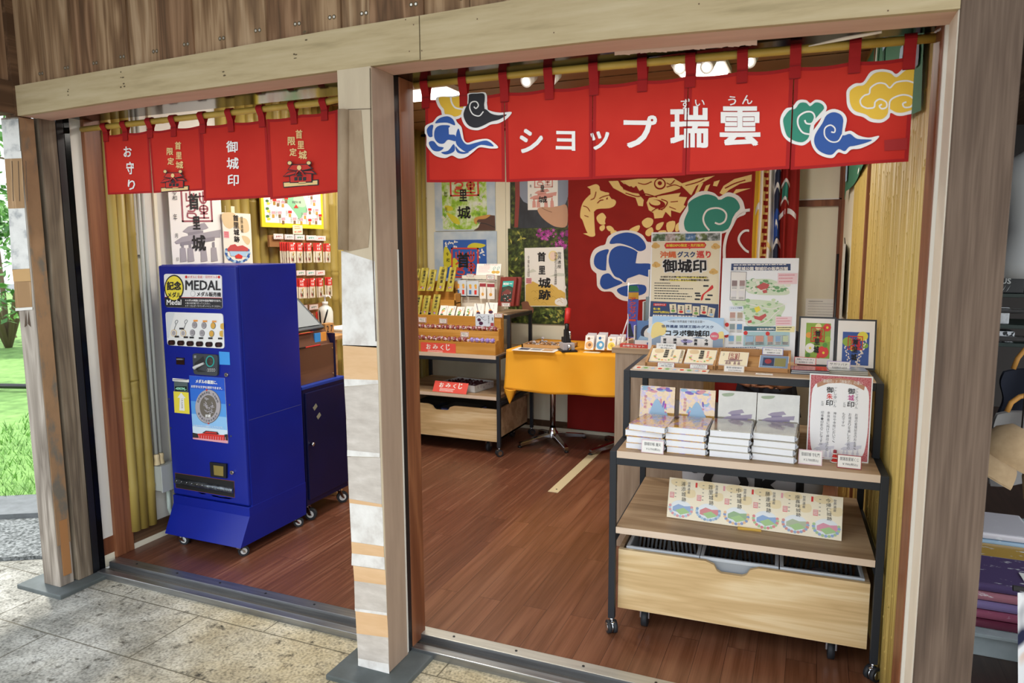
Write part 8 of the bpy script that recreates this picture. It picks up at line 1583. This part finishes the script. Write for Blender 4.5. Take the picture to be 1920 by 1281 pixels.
def pano(A):
    n = 6; nm = ('浦添城跡', '首里城跡', '中城城跡', '勝連城跡', '座喜味城跡', '今帰仁城跡'); pl = lambda c: '#' + ''.join('%02x' % int(int(c[i:i + 2], 16) * .62 + 235 * .38) for i in (1, 3, 5)); cc = (('#5f86bd', '#d06a72', '#8fb0c8'), ('#c2494a', '#4f79a8', '#8fb0d0'), ('#5f8f4a', '#e0a05a', '#4a66a8'), ('#4f7fc0', '#d0484a', '#7fae5a'), ('#8a9a6a', '#c25a4a', '#5f7fb0'), ('#d0607a', '#7fae5a', '#5a7fc0'))
    for k in range(n):
        x = k / n; g = lambda a, b: (x + a / n, b)
        A.U.rect(x + .004 / n, 0.0, x + .996 / n, 1, mat('warm ivory card', '#f3e8cd', .5), 1); A.U.poly([g(.1, .05), g(.5, .0), g(.7, .12), g(.4, .2), g(.12, .16)], mat('sand cloud', '#ecd9ac', .5), 1.5, True); A.U.poly([g(.6, .3), g(.95, .25), g(.98, .42), g(.7, .45)], mat('sand cloud', '#ecd9ac', .5), 1.5, True)
        A.U.vtext(nm[k], *g(.45, .06), *g(.61, .58), M_dk, 4, 0, .14, .01); A.U.vtext('世界遺産', *g(.7, .06), *g(.8, .36), M_gtext, 4); A.U.lines(*g(.24, .1), *g(.3, .55), 5, M_gtext, 4, .18, 0); A.U.rect(*g(.06, .36), *g(.22, .5), mat('seal pink', '#e2938f', .5), 3); A.U.lines(*g(.08, .38), *g(.2, .49), 3, M_card, 4, .4, 0)
        if k: A.U.rect(*g(-.02, .06), *g(.05, .18), M_redp if k % 2 else M_pink, 3)
        A.U.ell(*g(.5, .74), .4 / n, .2, mat('castle mist', '#e3e8ea', .5), 2, 22); A.U.poly([g(.2, .72), g(.4, .64), g(.62, .68), g(.85, .66), g(.88, .8), g(.5, .86), g(.2, .82)], mat('ruin ' + cc[k][0], pl(cc[k][0]), .5), 3); A.U.poly([g(.3, .8), g(.6, .72), g(.85, .82), g(.5, .9)], mat('ruin green', '#a3c486', .5), 3.5)
        for j in range(15):
            a = pi * (-.08 + 1.16 * j / 14); A.U.ell(*g(.5 + .41 * cos(a), .74 + .2 * sin(a)), .055 / n, .035, mat('bloom ' + cc[k][1 + j % 2], pl(cc[k][1 + j % 2]), .5), 4 + .02 * j, 8)
sheet('card_panorama', 'long strip of six ivory castle ruin cards standing on lower shelf', 'card strip', [(1246.5, 903), (1570, 923), (1571, 1004), (1242, 978)], z=ZL1 + .002, lean=.3, t=.004, m=mat('warm ivory card', '#f3e8cd', .5), art=pano)
p = at(1405, 992, z=ZL1); mb = MB(); mb.box((-.045, -.02, 0), (.045, .05, .004), M_goldp, .001); mb.box((-.045, -.02, 0), (.045, -.017, .01), M_goldp); tag(mb.build('card_easel', None, (p.x, p.y, ZL1), (0, 0, .1)), 'small brass easel under the strip of ruin cards', 'easel')
tbg = thing('cushion_bag', 'grey white cloth bag with big black lettering behind strip of cards', 'bag', tuple(fc(.53, .50, ZL1)), FR)
mb = MB()
def pil(u, v, s_): a, b_ = 2 * u - 1, 2 * v - 1; e = (1 - a ** 4) * (1 - b_ ** 4); return (.30 * a * (1 - .06 * b_ * b_), s_ * .07 * max(e, 0) ** .5, .10 + .10 * b_ * (1 - .08 * a * a))
for s_ in (-1, 1): mb.grid(lambda u, v: pil(u if s_ < 0 else 1 - u, v, s_), 30, 14, mat('grey white cloth', '#c9ccd2', .7))
A = Art(f=lambda p: (p[0], p[1]), eps=.002, y0=-.072, mb=mb, warp=lambda x, z: .07 - .07 * max((1 - (x / .3) ** 4) * (1 - ((z - .1) / .1) ** 4), 0) ** .5, step=.02)
A.text('OKI', -.20, .185, .22, .02, M_ink, 1, .02); A.ell(-.24, .14, .025, .02, M_dk, 1, 12); mb.build('bag_body', tbg)
mb = MB(); mb.tube([tuple(fc(.80 + .03 * cos(a) + .01 * a, .33 + .05 * sin(a * 1.3), ZL1 + .004)) for a in [k * .4 for k in range(18)]], .0025, M_dgrey, 6); tag(mb.build('cable'), 'thin grey cable coiled on lower shelf of front cart', 'cable')
# baskets in the drawer
M_bas = mat('grey basket plastic', '#9ba0a6', .45); M_basd = mat('dark basket plastic', '#4a5056', .5)
for k, (x0, x1) in enumerate(((.066, .352), (.366, .652), (.668, .955))):
    tb_ = thing('storage_basket', 'grey slotted plastic basket, %s of three in the open cart drawer' % ('left one', 'middle one', 'right one')[k], 'basket', tuple(fc(x0, .07, .14)), FR); w, d_, h = x1 - x0, .24, .225
    mb = MB(); m2 = (M_bas, M_basd, M_basd)[k]; mb.box((.012, -.003, h * .72), (w - .012, .0, h - .012), M_bas)
    for a, b_ in (((0, 0, 0), (w, d_, .004)), ((0, 0, 0), (w, .004, h)), ((0, 0, 0), (.004, d_, h)), ((w - .004, 0, 0), (w, d_, h))): mb.box(a, b_, m2)
    nb = 16
    mb.box((0, d_ - .004, 0), (w, d_, h * .45), m2); mb.box((0, d_ - .004, h * .88), (w, d_, h), m2)
    for i in range(nb):
        xa = w * i / nb; s_ = 1 if i < nb / 2 else -1; mb.hexa([(xa, d_ - .004, h * .44), (xa + w / nb * .5, d_ - .004, h * .44), (xa + w / nb * .5, d_, h * .44), (xa, d_, h * .44)], [(xa + .012 * s_, d_ - .004, h * .9), (xa + w / nb * .5 + .012 * s_, d_ - .004, h * .9), (xa + w / nb * .5 + .012 * s_, d_, h * .9), (xa + .012 * s_, d_, h * .9)], m2)
    mb.build('basket_wall', tb_)
    mb = MB()
    for a, b_ in (((-.006, -.006, h - .012), (w + .006, .008, h + .002)), ((-.006, d_ - .008, h - .012), (w + .006, d_ + .006, h + .002)), ((-.006, 0, h - .012), (.008, d_, h + .002)), ((w - .008, 0, h - .012), (w + .006, d_, h + .002))): mb.box(a, b_, mat('pale basket rim', '#c3c8ce', .4), .003)
    mb.build('rim', tb_)
mb = MB()
for j in range(12): mb.box((.01 + .02 * j, .03 + .008 * (j % 3), 0), (.026 + .02 * j, .2, .09 + .006 * (j % 4)), noisy('bundled packets %d' % (j % 2), [(.4, '#6a6058'), (.6, ('#b3a797', '#8d9298')[j % 2])], (60, 60, 60), 3, .4))
tag(mb.build('packet_bundle', None, fc(.08, .07, .1455), (0, 0, FR)), 'row of bundled packets in the left drawer basket', 'packets'); 
mb = MB(); mb.box((.02, .03, 0), (.26, .2, .11), mat('dark folder', '#2b2426', .3)); mb.box((.12, .05, .11), (.25, .09, .165), mat('dark red sleeve', '#4a2226', .2)); tag(mb.build('folder_stack', None, fc(.372, .07, .1455), (0, 0, FR)), 'dark red folders in the middle drawer basket', 'folders')
mb = MB(); mb.grid(lambda u, v: (.02 + .24 * u, .04 + .18 * v, .10 + .07 * (sin(pi * u) * sin(pi * v)) ** .5 + .008 * sin(17 * u + 9 * v)), 16, 12, mat('smoky plastic bag', '#4c4f58', .2)); mb.grid(lambda u, v: (.26 - .24 * u, .04 + .18 * v, .0 * u + .002), 1, 1, mat('smoky plastic bag', '#4c4f58', .2))
mb.box((.02, .04, .0), (.26, .22, .1), mat('smoky plastic bag', '#4c4f58', .2)); A = Art(f=lambda q: q, eps=.001, y0=.038, mb=mb)
A.rect(.06, .16, .17, .095, M_card, 1)
for k, s_ in enumerate(('エコ', '紙袋', '小')): A.vtext(s_, .14 - .035 * k, .155, .16 - .035 * k, .1, M_purp, 2, .02)
tag(mb.build('plastic_bag', None, fc(.678, .07, .1455), (0, 0, FR)), 'smoky plastic bag with handwritten note in right drawer basket', 'bag')
# ================================================================ CEILING LIGHTS, RIGHT WALL
M_em = mat('lit diffuser', '#fff6e6', 0.5, emit=3.0)
for k, ((x, y, z), e, wl) in enumerate(INTERIOR):
    t = thing('ceiling_light', 'white ceiling light panel, %s' % ('added unseen fill panel above medal machine', 'added unseen fill panel above the oak counter', 'rear one above left cart', 'rear one above dragon curtain')[k], 'ceiling light', (x, y, 2.62), 0, 'ceiling light panels')
    mb = MB(); mb.box((-wl / 2 - .02, -.15, .0), (wl / 2 + .02, .15, .03), M_wht, .003); mb.build('housing', t); mb = MB(); mb.box((-wl / 2, -.13, -.012), (wl / 2, .13, .001), M_em); mb.build('diffuser', t)
for k, (px, py) in enumerate(((998, 153), (1043, 150), (1283, 128), (1333, 127), (1412, 116))):
    p = at(px, py, z=2.56); t = thing('spotlight', 'small white ceiling spotlight, %s from left above the wide red curtain' % ORD[k], 'spotlight', (p.x, p.y, 2.65), 0, 'ceiling spotlights')
    mb = MB(); mb.cyl((0, 0, -.03), (0, 0, 0), .03, M_wht, 16); mb.cyl((0, 0, -.06), (0, 0, -.03), .008, M_wht, 10); mb.build('mount', t); mb = MB(); mb.cyl((0, .02, -.055), (-.015, -.06, -.1), .028, M_wht, 18, .036); mb.build('lamp_head', t); mb = MB(); mb.cyl((-.0148, -.058, -.099), (-.0165, -.064, -.1025), .022, M_em, 16); mb.build('lens', t)
# cloth along the top of the right wall
mb = MB(); R3 = random.Random(6)
def wc(u, v):
    y = .42 + 2.85 * u; zb = 2.02 + .05 * sin(5 * u) - .05 * (u > .97); return (xr(y) - .022 - .006 * sin(14 * u + 3 * v), y, zb + (2.6 - zb) * v)
mb.grid(wc, 60, 10, mat('green banner cloth', '#3f7f62', .8))
for k in range(26):
    u, v = R3.uniform(.0, .96), R3.uniform(0, .85); su, sv = R3.uniform(.012, .05), R3.uniform(.06, .25); m = (M_card, mat('grey patch', '#8a90a6', .8), mat('deep green patch', '#1f5a44', .8), M_card, M_lblue)[k % 5]
    mb.grid(lambda a, b: Vector(wc(u + su * (a - .5) * (1 - .6 * abs(b - .5)), min(1, max(0, v + sv * (b - .5))))) + Vector((-.003 - .0003 * k, 0, 0)), 5, 3, m)
tag(mb.build('wall_banner'), 'green banner cloth with white and grey patches high on the bamboo right wall', 'banner')
# calendar and pole in the corner
tcal = thing('calendar', 'large paper calendar with black dates hanging edge on near back right corner', 'calendar', (xr(3.15) - .012, 3.15, 1.12), -pi / 2 - .041)
mb = MB()
for k in range(5): mb.box((-.22, -.002 - .0025 * k, .003 * k), (.22, -.0005 - .0025 * k, .5), M_card)
A = Art(eps=.0008, y0=-.0125, mb=mb)
for j, row in enumerate((('6', '7', '8', '9'), ('13', '14', '15', '16'), ('20', '21', '22', '23'), ('27', '28', '29', '30'))):
    for i, s_ in enumerate(row): A.text(s_, -.19 + .1 * i, .36 - .09 * j, -.12 + .1 * i, .3 - .09 * j, M_redp if i == 0 and j == 0 else M_dk, 1, .02)
A.text('7', -.05, .48, .05, .4, M_dk, 1, .03); mb.build('pages', tcal)
mb = MB(); mb.tube([(-.03, -.005, .5), (0, -.01, .54), (.03, -.005, .5)], .003, M_black, 6); mb.build('hanging_loop', tcal)
mb = MB(); mb.cyl((.145, YB - .05, 0), (.145, YB - .05, 1.55), .012, M_black, 12); mb.cyl((.145, YB - .05, 0), (.145, YB - .05, .02), .03, M_black, 14); tag(mb.build('corner_pole'), 'thin black pole standing in the back right corner', 'pole')
sheet('notice', 'white ruled form pinned to back wall behind the picture frames', 'notice', c3([(806, 510), (1060, 478), (1122, 655), (820, 690)]), y=YB - .012, t=.001, m=M_card, art=lambda A: [A.U.rect(.08, .25 + .14 * k, .92, .26 + .14 * k, M_gtext, 1) for k in range(5)] + [A.U.lines(.1, .12, .7, .2, 1, M_gtext, 1)])
# ================================================================ NEXT STALL (right edge)
mb = MB(); mb.box((.46, .2, -.05), (4.5, 7.5, 0), plank_floor('stall floor plank', ('#3a2a24', '#4a3830', '#5a463c'), .12, 1.2, (13, .8, 4, .5), .0)); struct(mb, 'floor_stall')
mb = MB(); mb.box((.36, 6.2, 0), (4.5, 6.3, 2.9), mat('dark stall wall', '#4a4542', .8)); mb.box((.4, .33, 0), (.44, 6.2, 2.9), mat('dark stall wall', '#4a4542', .8)); mb.box((.4, .2, 2.75), (4.5, 6.3, 2.8), M_dkwood); struct(mb, 'wall_stall')
def S3(px, py, y): return at(px, py, y=y)
a, b_ = S3(1822, 1200, 1.0), S3(1846, 1075, 1.0)
tl = thing('stall_table', 'pale blue grey low box table in next stall at right edge', 'table', (1.05, 1.6, 0)); M_box = noisy('pale blue grey board', [(.3, '#a3b0b3'), (.7, '#b9c4c6')], (9, 9, 9), 3, .7)
mb = MB(); mb.box((.62, .95, 0), (1.5, 2.4, .085), M_box, .004); rel(mb, tl).build('table_body', tl)
mb = MB(); mb.box((.60, .93, .085), (1.52, 2.42, .10), M_box, .003); rel(mb, tl).build('table_top', tl)
GOODS = (('maroon and lilac folded cloth stack in clear film on stall table', ('#6f3246', '#a0566e', '#8a7aa8', '#b77a86', '#5a4a72'), .98, .62), ('gold patterned folded cloth pack in clear film on stall table', ('#b08a3a', '#c9a24f'), 1.42, .66), ('pale blue folded cloth pack in clear film at back of stall table', ('#cfdde6', '#a9c6dc', '#e3dfe6'), 1.80, .68))
for k, (lb, cs_, y, x) in enumerate(GOODS):
    mb = MB()
    for j, c in enumerate(cs_): mb.box((x, y + .01 * j, .1005 + .034 * j), (x + .36 - .01 * (j % 2), y + .36, .1005 + .034 * j + .032), noisy('film cloth ' + c, [(.35, c), (.62, c), (.7, '#f0f0f2')], (14, 30, 30), 4, .15), .012)
    if k == 0: mb.box((x + .2, y + .12, .1005 + .034 * 5), (x + .3, y + .2, .1005 + .034 * 5 + .002), M_card)
    tag(mb.build('folded_cloth_pack'), lb, 'packaged cloth')
tpl = thing('price_placard', 'white placard on black ring stand at back of stall table', 'price card', (.70, 2.2, .10))
mb = MB(); mb.box((-.05, 0, 0), (.06, .005, .16), M_card); A = Art(eps=.001, mb=mb); A.text('￥1,100', -.04, .12, .05, .07, M_dk, 1, .03); A.lines(-.04, .05, .05, .02, 2, M_gtext, 1, .4); mb.build('placard', tpl); mb = MB(); mb.tube([(.0 + .035 * cos(q), .006, .17 + .03 * sin(q)) for q in [k * .4 for k in range(17)]], .005, M_black, 6); mb.build('ring', tpl)
c0 = S3(1893, 850, .80)
tcp = thing('cap', 'large beige cap hanging at right edge in next stall', 'cap', c0); M_bei = noisy('beige felt', [(.3, '#a98e6c'), (.7, '#b89d7a')], (30, 30, 30), 3, .9)
mb = MB(); Mh = Matrix.Rotation(.5, 4, 'Y')
mb.lathe([(.0, .10), (.05, .095), (.085, .06), (.098, .0), (.094, -.03)], M_bei, 28, M=Mh); mb.build('crown', tcp)
mb = MB(); mb.grid(lambda u, v: Mh @ Vector((.095 * cos(2.6 * (u - .5) + 3.6) * (1 + .55 * v), .095 * sin(2.6 * (u - .5) + 3.6) * (1 + .55 * v), -.028 - .06 * v * v)), 18, 6, M_bei); mb.grid(lambda u, v: Mh @ Vector((.095 * cos(2.6 * (.5 - u) + 3.6) * (1 + .55 * v), .095 * sin(2.6 * (.5 - u) + 3.6) * (1 + .55 * v), -.033 - .06 * v * v)), 18, 6, M_bei); mb.build('brim', tcp)
mb = MB(); mb.lathe([(0, .09), (.03, .07), (.045, .02), (.035, -.06), (0, -.085)], M_bei, 16, (.085, -.01, -.10)); mb.build('ear_flap', tcp)
mb = MB(); mb.tube([(c0.x + .03, c0.y, c0.z + .09), (c0.x + .03, c0.y, 2.75)], .003, M_black, 6); rel(mb, tcp).build('hanging_cord', tcp)
HG = mat('orange wooden hanger', '#d79a4c', .5)
for k, (q, col_, nm) in enumerate((([(1888, 772), (1896, 755), (1912, 744), (1940, 738)], '#8d8a88', 'grey shirt on orange wooden hanger in next stall, lower one'), ([(1900, 692), (1908, 672), (1922, 655), (1950, 645)], '#232735', 'dark navy shirt on orange wooden hanger in next stall, upper one'))):
    y = 1.5 + .3 * k; P = [S3(*p, y) for p in q]; t = thing('hanging_shirt', nm, 'shirt', P[0]); mb = MB(); mb.tube([p for p in P] + [P[-1] + Vector((.12, 0, -.04))], .011, HG, 8); mb.tube([P[-1], P[-1] + Vector((0, 0, .06)), P[-1] + Vector((.02, 0, .08))], .003, M_chrome, 6); rel(mb, t).build('hanger', t)
    mb = MB(); x0, z0 = P[0].x - .01, P[0].z - .02
    mb.grid(lambda u, v: (x0 - .02 + .42 * u - .01 * sin(9 * v), y + .015 + .02 * sin(14 * u + 3 * v), z0 + .03 * sin(pi * u) - .33 * v * (1.0 if k == 0 else .8)), 20, 12, mat('shirt cloth %d' % k, col_, .9)); mb.grid(lambda u, v: (x0 + .4 - .42 * u - .01 * sin(9 * v), y + .05 + .02 * sin(14 * (1 - u) + 3 * v), z0 + .03 * sin(pi * u) - .33 * v * (1.0 if k == 0 else .8)), 20, 12, mat('shirt cloth %d' % k, col_, .9)); rel(mb, t).build('shirt_cloth', t)
mb = MB(); pr = S3(1900, 700, 1.7); mb.tube([(.6, 1.5, pr.z + .18), (1.6, 1.5, pr.z + .18)], .012, M_chrome, 10); mb.tube([(.6, 1.8, pr.z + .28), (1.6, 1.8, pr.z + .28)], .012, M_chrome, 10); mb.cyl((.62, 1.65, pr.z + .2), (.62, 1.65, 2.74), .014, M_chrome, 10); mb.tube([(.62, 1.5, pr.z + .18), (.62, 1.65, pr.z + .2), (.62, 1.8, pr.z + .28)], .01, M_chrome, 8); tag(mb.build('clothes_rack'), 'chrome clothes rack in next stall behind the beige cap', 'rack')
ts2 = thing('stall_shelf', 'dark metal shelf unit in next stall behind the right post', 'shelf', (1.1, 2.5, 0)); ze = [S3(1890, q, 2.4).z for q in (545, 600, 640)]
for z in [S3(1890, q, 2.4).z - .005 for q in (493, 548, 606, 640)]:
    mb = MB(); mb.box((.70, 2.35, z - .02), (1.6, 2.75, z), mat('dark green shelf', '#24352f', .5), .002); rel(mb, ts2).build('shelf_board', ts2)
for x in (.70, 1.58):
    mb = MB(); mb.box((x, 2.73, 0), (x + .02, 2.75, 1.8), M_black); rel(mb, ts2).build('upright', ts2)
z1 = S3(1890, 548, 2.4).z - .004
mb = MB(); mb.box((.76, 2.37, z1), (1.02, 2.42, z1 + .125), mat('black printed bag', '#1a1b1f', .4), .004); A = Art(eps=.001, y0=2.369, mb=mb); A.text('TIDA', .80, z1 + .115, .90, z1 + .085, M_lgrey, 1, .03); A.text('PRECIOUS', .78, z1 + .08, .96, z1 + .05, M_lgrey, 1, .03)
for k in range(9): A.poly([(.78 + .02 * k, z1 + .005), (.80 + .02 * k, z1 + .045), (.79 + .02 * k, z1 + .02)], M_lgrey, 1)
tag(mb.build('printed_bag'), 'black bag with white lettering on shelf in next stall', 'bag')
z2 = S3(1890, 606, 2.4).z - .004
for k, c in enumerate(('#8a1f2c', '#b7b9bd', '#d7d9dc')):
    mb = MB(); mb.box((.755 + .075 * k, 2.38, z2), (.82 + .075 * k, 2.43, z2 + .09), noisy('pouch ' + c, [(.4, c), (.65, '#e9ebee')], (50, 50, 50), 2, .15), .008); tag(mb.build('pouch'), ('dark red', 'grey', 'pale')[k] + ' film pouch on middle shelf in next stall', 'pouch')
z3 = S3(1890, 640, 2.4).z - .004
mb = MB(); mb.box((.75, 2.38, z3), (1.0, 2.5, z3 + .06), noisy('black white pattern box', [(.48, '#1d1e22'), (.52, '#e4e6ea')], (40, 40, 40), 2, .3), .006); tag(mb.build('patterned_pouch'), 'black and white patterned pouch on lower shelf in next stall', 'pouch')
z4 = S3(1890, 493, 2.4).z - .004
tt4 = thing('tote_bag', 'grey white cloth tote with brown handles on top shelf in next stall', 'bag', (.9, 2.5, z4)); mb = MB(); mb.box((-.12, -.06, 0), (.16, .06, .2), mat('grey white tote', '#b9bbb9', .8), .03); mb.build('bag_body', tt4)
mb = MB(); mb.tube([(-.09, -.07, .12), (-.07, -.09, .2), (.0, -.1, .23), (.06, -.09, .19), (.07, -.07, .1)], .007, mat('brown leather', '#6e4a35', .6), 8); mb.build('handle', tt4)
p = S3(1922, 300, 1.9); ttm = thing('white_blouse', 'white blouse hanging on a torso form at upper right edge in next stall', 'blouse', (p.x + .07, 1.9, p.z - .4))
mb = MB(); mb.lathe([(.10, .02), (.155, .0), (.15, .08), (.115, .22), (.13, .34), (.16, .46), (.15, .54), (.06, .6), (.05, .66), (0, .67)], mat('white blouse cloth', '#d9dbdc', .8), 28); mb.build('blouse_cloth', ttm); mb = MB(); mb.cyl((0, 0, .66), (0, 0, 1.3), .008, M_black, 10); mb.build('hanging_wire', ttm); ttm.location.z = 1.45 + .0
p = S3(1890, 1260, .60); tfc = thing('printed_cloth', 'white navy and orange printed cloth hanging at lower right corner', 'cloth', (p.x, .62, 0)); mb = MB()
nz = noisy('bold printed cloth', [(.4, '#1d2140'), (.5, '#f0efee'), (.58, '#f0efee'), (.66, '#d9924a')], (9, 9, 6), 1, .8)
mb.grid(lambda u, v: (p.x + .012 - .06 * v * 0 + .5 * u + .03 * (1 - v), .62 + .02 * sin(12 * u), .02 + .40 * v), 20, 10, nz); rel(mb, tfc).build('cloth_sheet', tfc)
mb = MB(); mb.tube([(p.x, .63, .43), (p.x + .6, .63, .43)], .01, M_chrome, 8); mb.cyl((p.x + .3, .63, 0), (p.x + .3, .63, .43), .012, M_chrome, 8); rel(mb, tfc).build('rail', tfc)
# ================================================================ GARDEN AT THE LEFT EDGE
LV = [mat('leaf green %d' % k, c, .6) for k, c in enumerate(('#5f8f4a', '#7fae62', '#4a7440', '#95bf7a'))]
def bush(name, lb, c, r, h, n, seed, cat='bush'):
    R = random.Random(seed); t = thing(name, lb, cat, c); mb = MB(); ms = [mb.mi(x) for x in LV]
    for _ in range(n):
        a, b_ = R.uniform(0, 6.28), R.uniform(-.2, 1.57); q = R.uniform(.7, 1) * (1 + .18 * sin(5 * a + 3 * b_)); p = Vector((r * q * cos(a) * cos(b_), r * q * sin(a) * cos(b_), h * .25 + h * .75 * q * max(0, sin(b_)) + R.uniform(-.1, .1))); s_ = R.uniform(.05, .11)
        d1 = Vector((R.uniform(-1, 1), R.uniform(-1, 1), R.uniform(-.6, .6))).normalized() * s_; d2 = Vector((R.uniform(-1, 1), R.uniform(-1, 1), R.uniform(-.6, .6))).normalized() * s_ * .5
        f = mb.bm.faces.new([mb.bm.verts.new(v) for v in (p - d1, p + d2, p + d1, p - d2)]); f.material_index = R.choice(ms)
    mb.build('foliage', t); mb = MB()
    for k in range(5): mb.tube([(0, 0, 0), (.2 * r * cos(k * 1.3), .2 * r * sin(k * 1.3), .35 * h), (.6 * r * cos(k * 1.3), .6 * r * sin(k * 1.3), .75 * h)], [.05, .04, .02], mat('bark', '#6b5a46', .9), 8)
    mb.build('stem', t)
p = at(12, 600, y=5.5); bush('bush', 'dense green bush beyond the lawn beside left corner post', (-12.6, 5.6, -.02), 1.5, 2.5, 2600, 1); bush('bush', 'paler round bush farther left beyond the lawn', (-16.6, 5.0, -.02), 1.6, 3.2, 2200, 2); bush('bush', 'large bush behind the post, farther right beyond the lawn', (-12.5, 9.5, -.02), 2.2, 3.0, 2200, 3)
R = random.Random(9); tt5 = thing('tree', 'slender tree with thin pale branches against sky at left edge', 'tree', (-9.2, 3.0, -.02)); mb = MB(); mb.tube([(-.6, 0, 0), (-.5, 0, 2.2), (-.3, .1, 4.5)], [.09, .07, .04], mat('bark', '#6b5a46', .9), 10)
for k in range(12): z = 1.9 + .25 * k; a = k * 2.4; mb.tube([(-.45, .05, z), (-.45 + .5 * cos(a), .05 + .5 * sin(a), z + .15), (-.45 + 1.0 * cos(a), .05 + 1.0 * sin(a), z + .05)], [.03, .018, .008], mat('bark', '#6b5a46', .9), 6)
mb.build('trunk', tt5); mb = MB(); ms = [mb.mi(x) for x in LV]
for _ in range(1500):
    a = R.uniform(0, 6.28); q = R.uniform(.3, 1.2); z = R.uniform(1.7, 5.0); p = Vector((-.45 + q * cos(a), q * sin(a), z)); d1 = Vector((R.uniform(-1, 1), R.uniform(-1, 1), R.uniform(-1, 1))).normalized() * .07; d2 = Vector((R.uniform(-1, 1), R.uniform(-1, 1), R.uniform(-1, 1))).normalized() * .035
    f = mb.bm.faces.new([mb.bm.verts.new(v) for v in (p - d1, p + d2, p + d1, p - d2)]); f.material_index = R.choice(ms)
mb.build('foliage', tt5)
b_ = at(27, 633, z=-.02); a = at(-8, 556, y=b_.y); mb = MB(); mb.tube([a + (a - b_) * .3, a, b_, b_ + (b_ - a) * .04], .045, mat('grey brown stake', '#7d6a55', .9), 10); ob = tag(mb.build('tree_stake'), 'leaning grey brown wooden stake on the lawn at left edge', 'stake')
mb = MB(); mb.tube([(-9.5, 2.9, .03), (-8.2, 3.2, .05), (-7.0, 3.6, .03), (-6, 4.5, .03)], .03, M_black, 8); tag(mb.build('hose'), 'black hose lying on the lawn behind the wooden stake', 'hose')
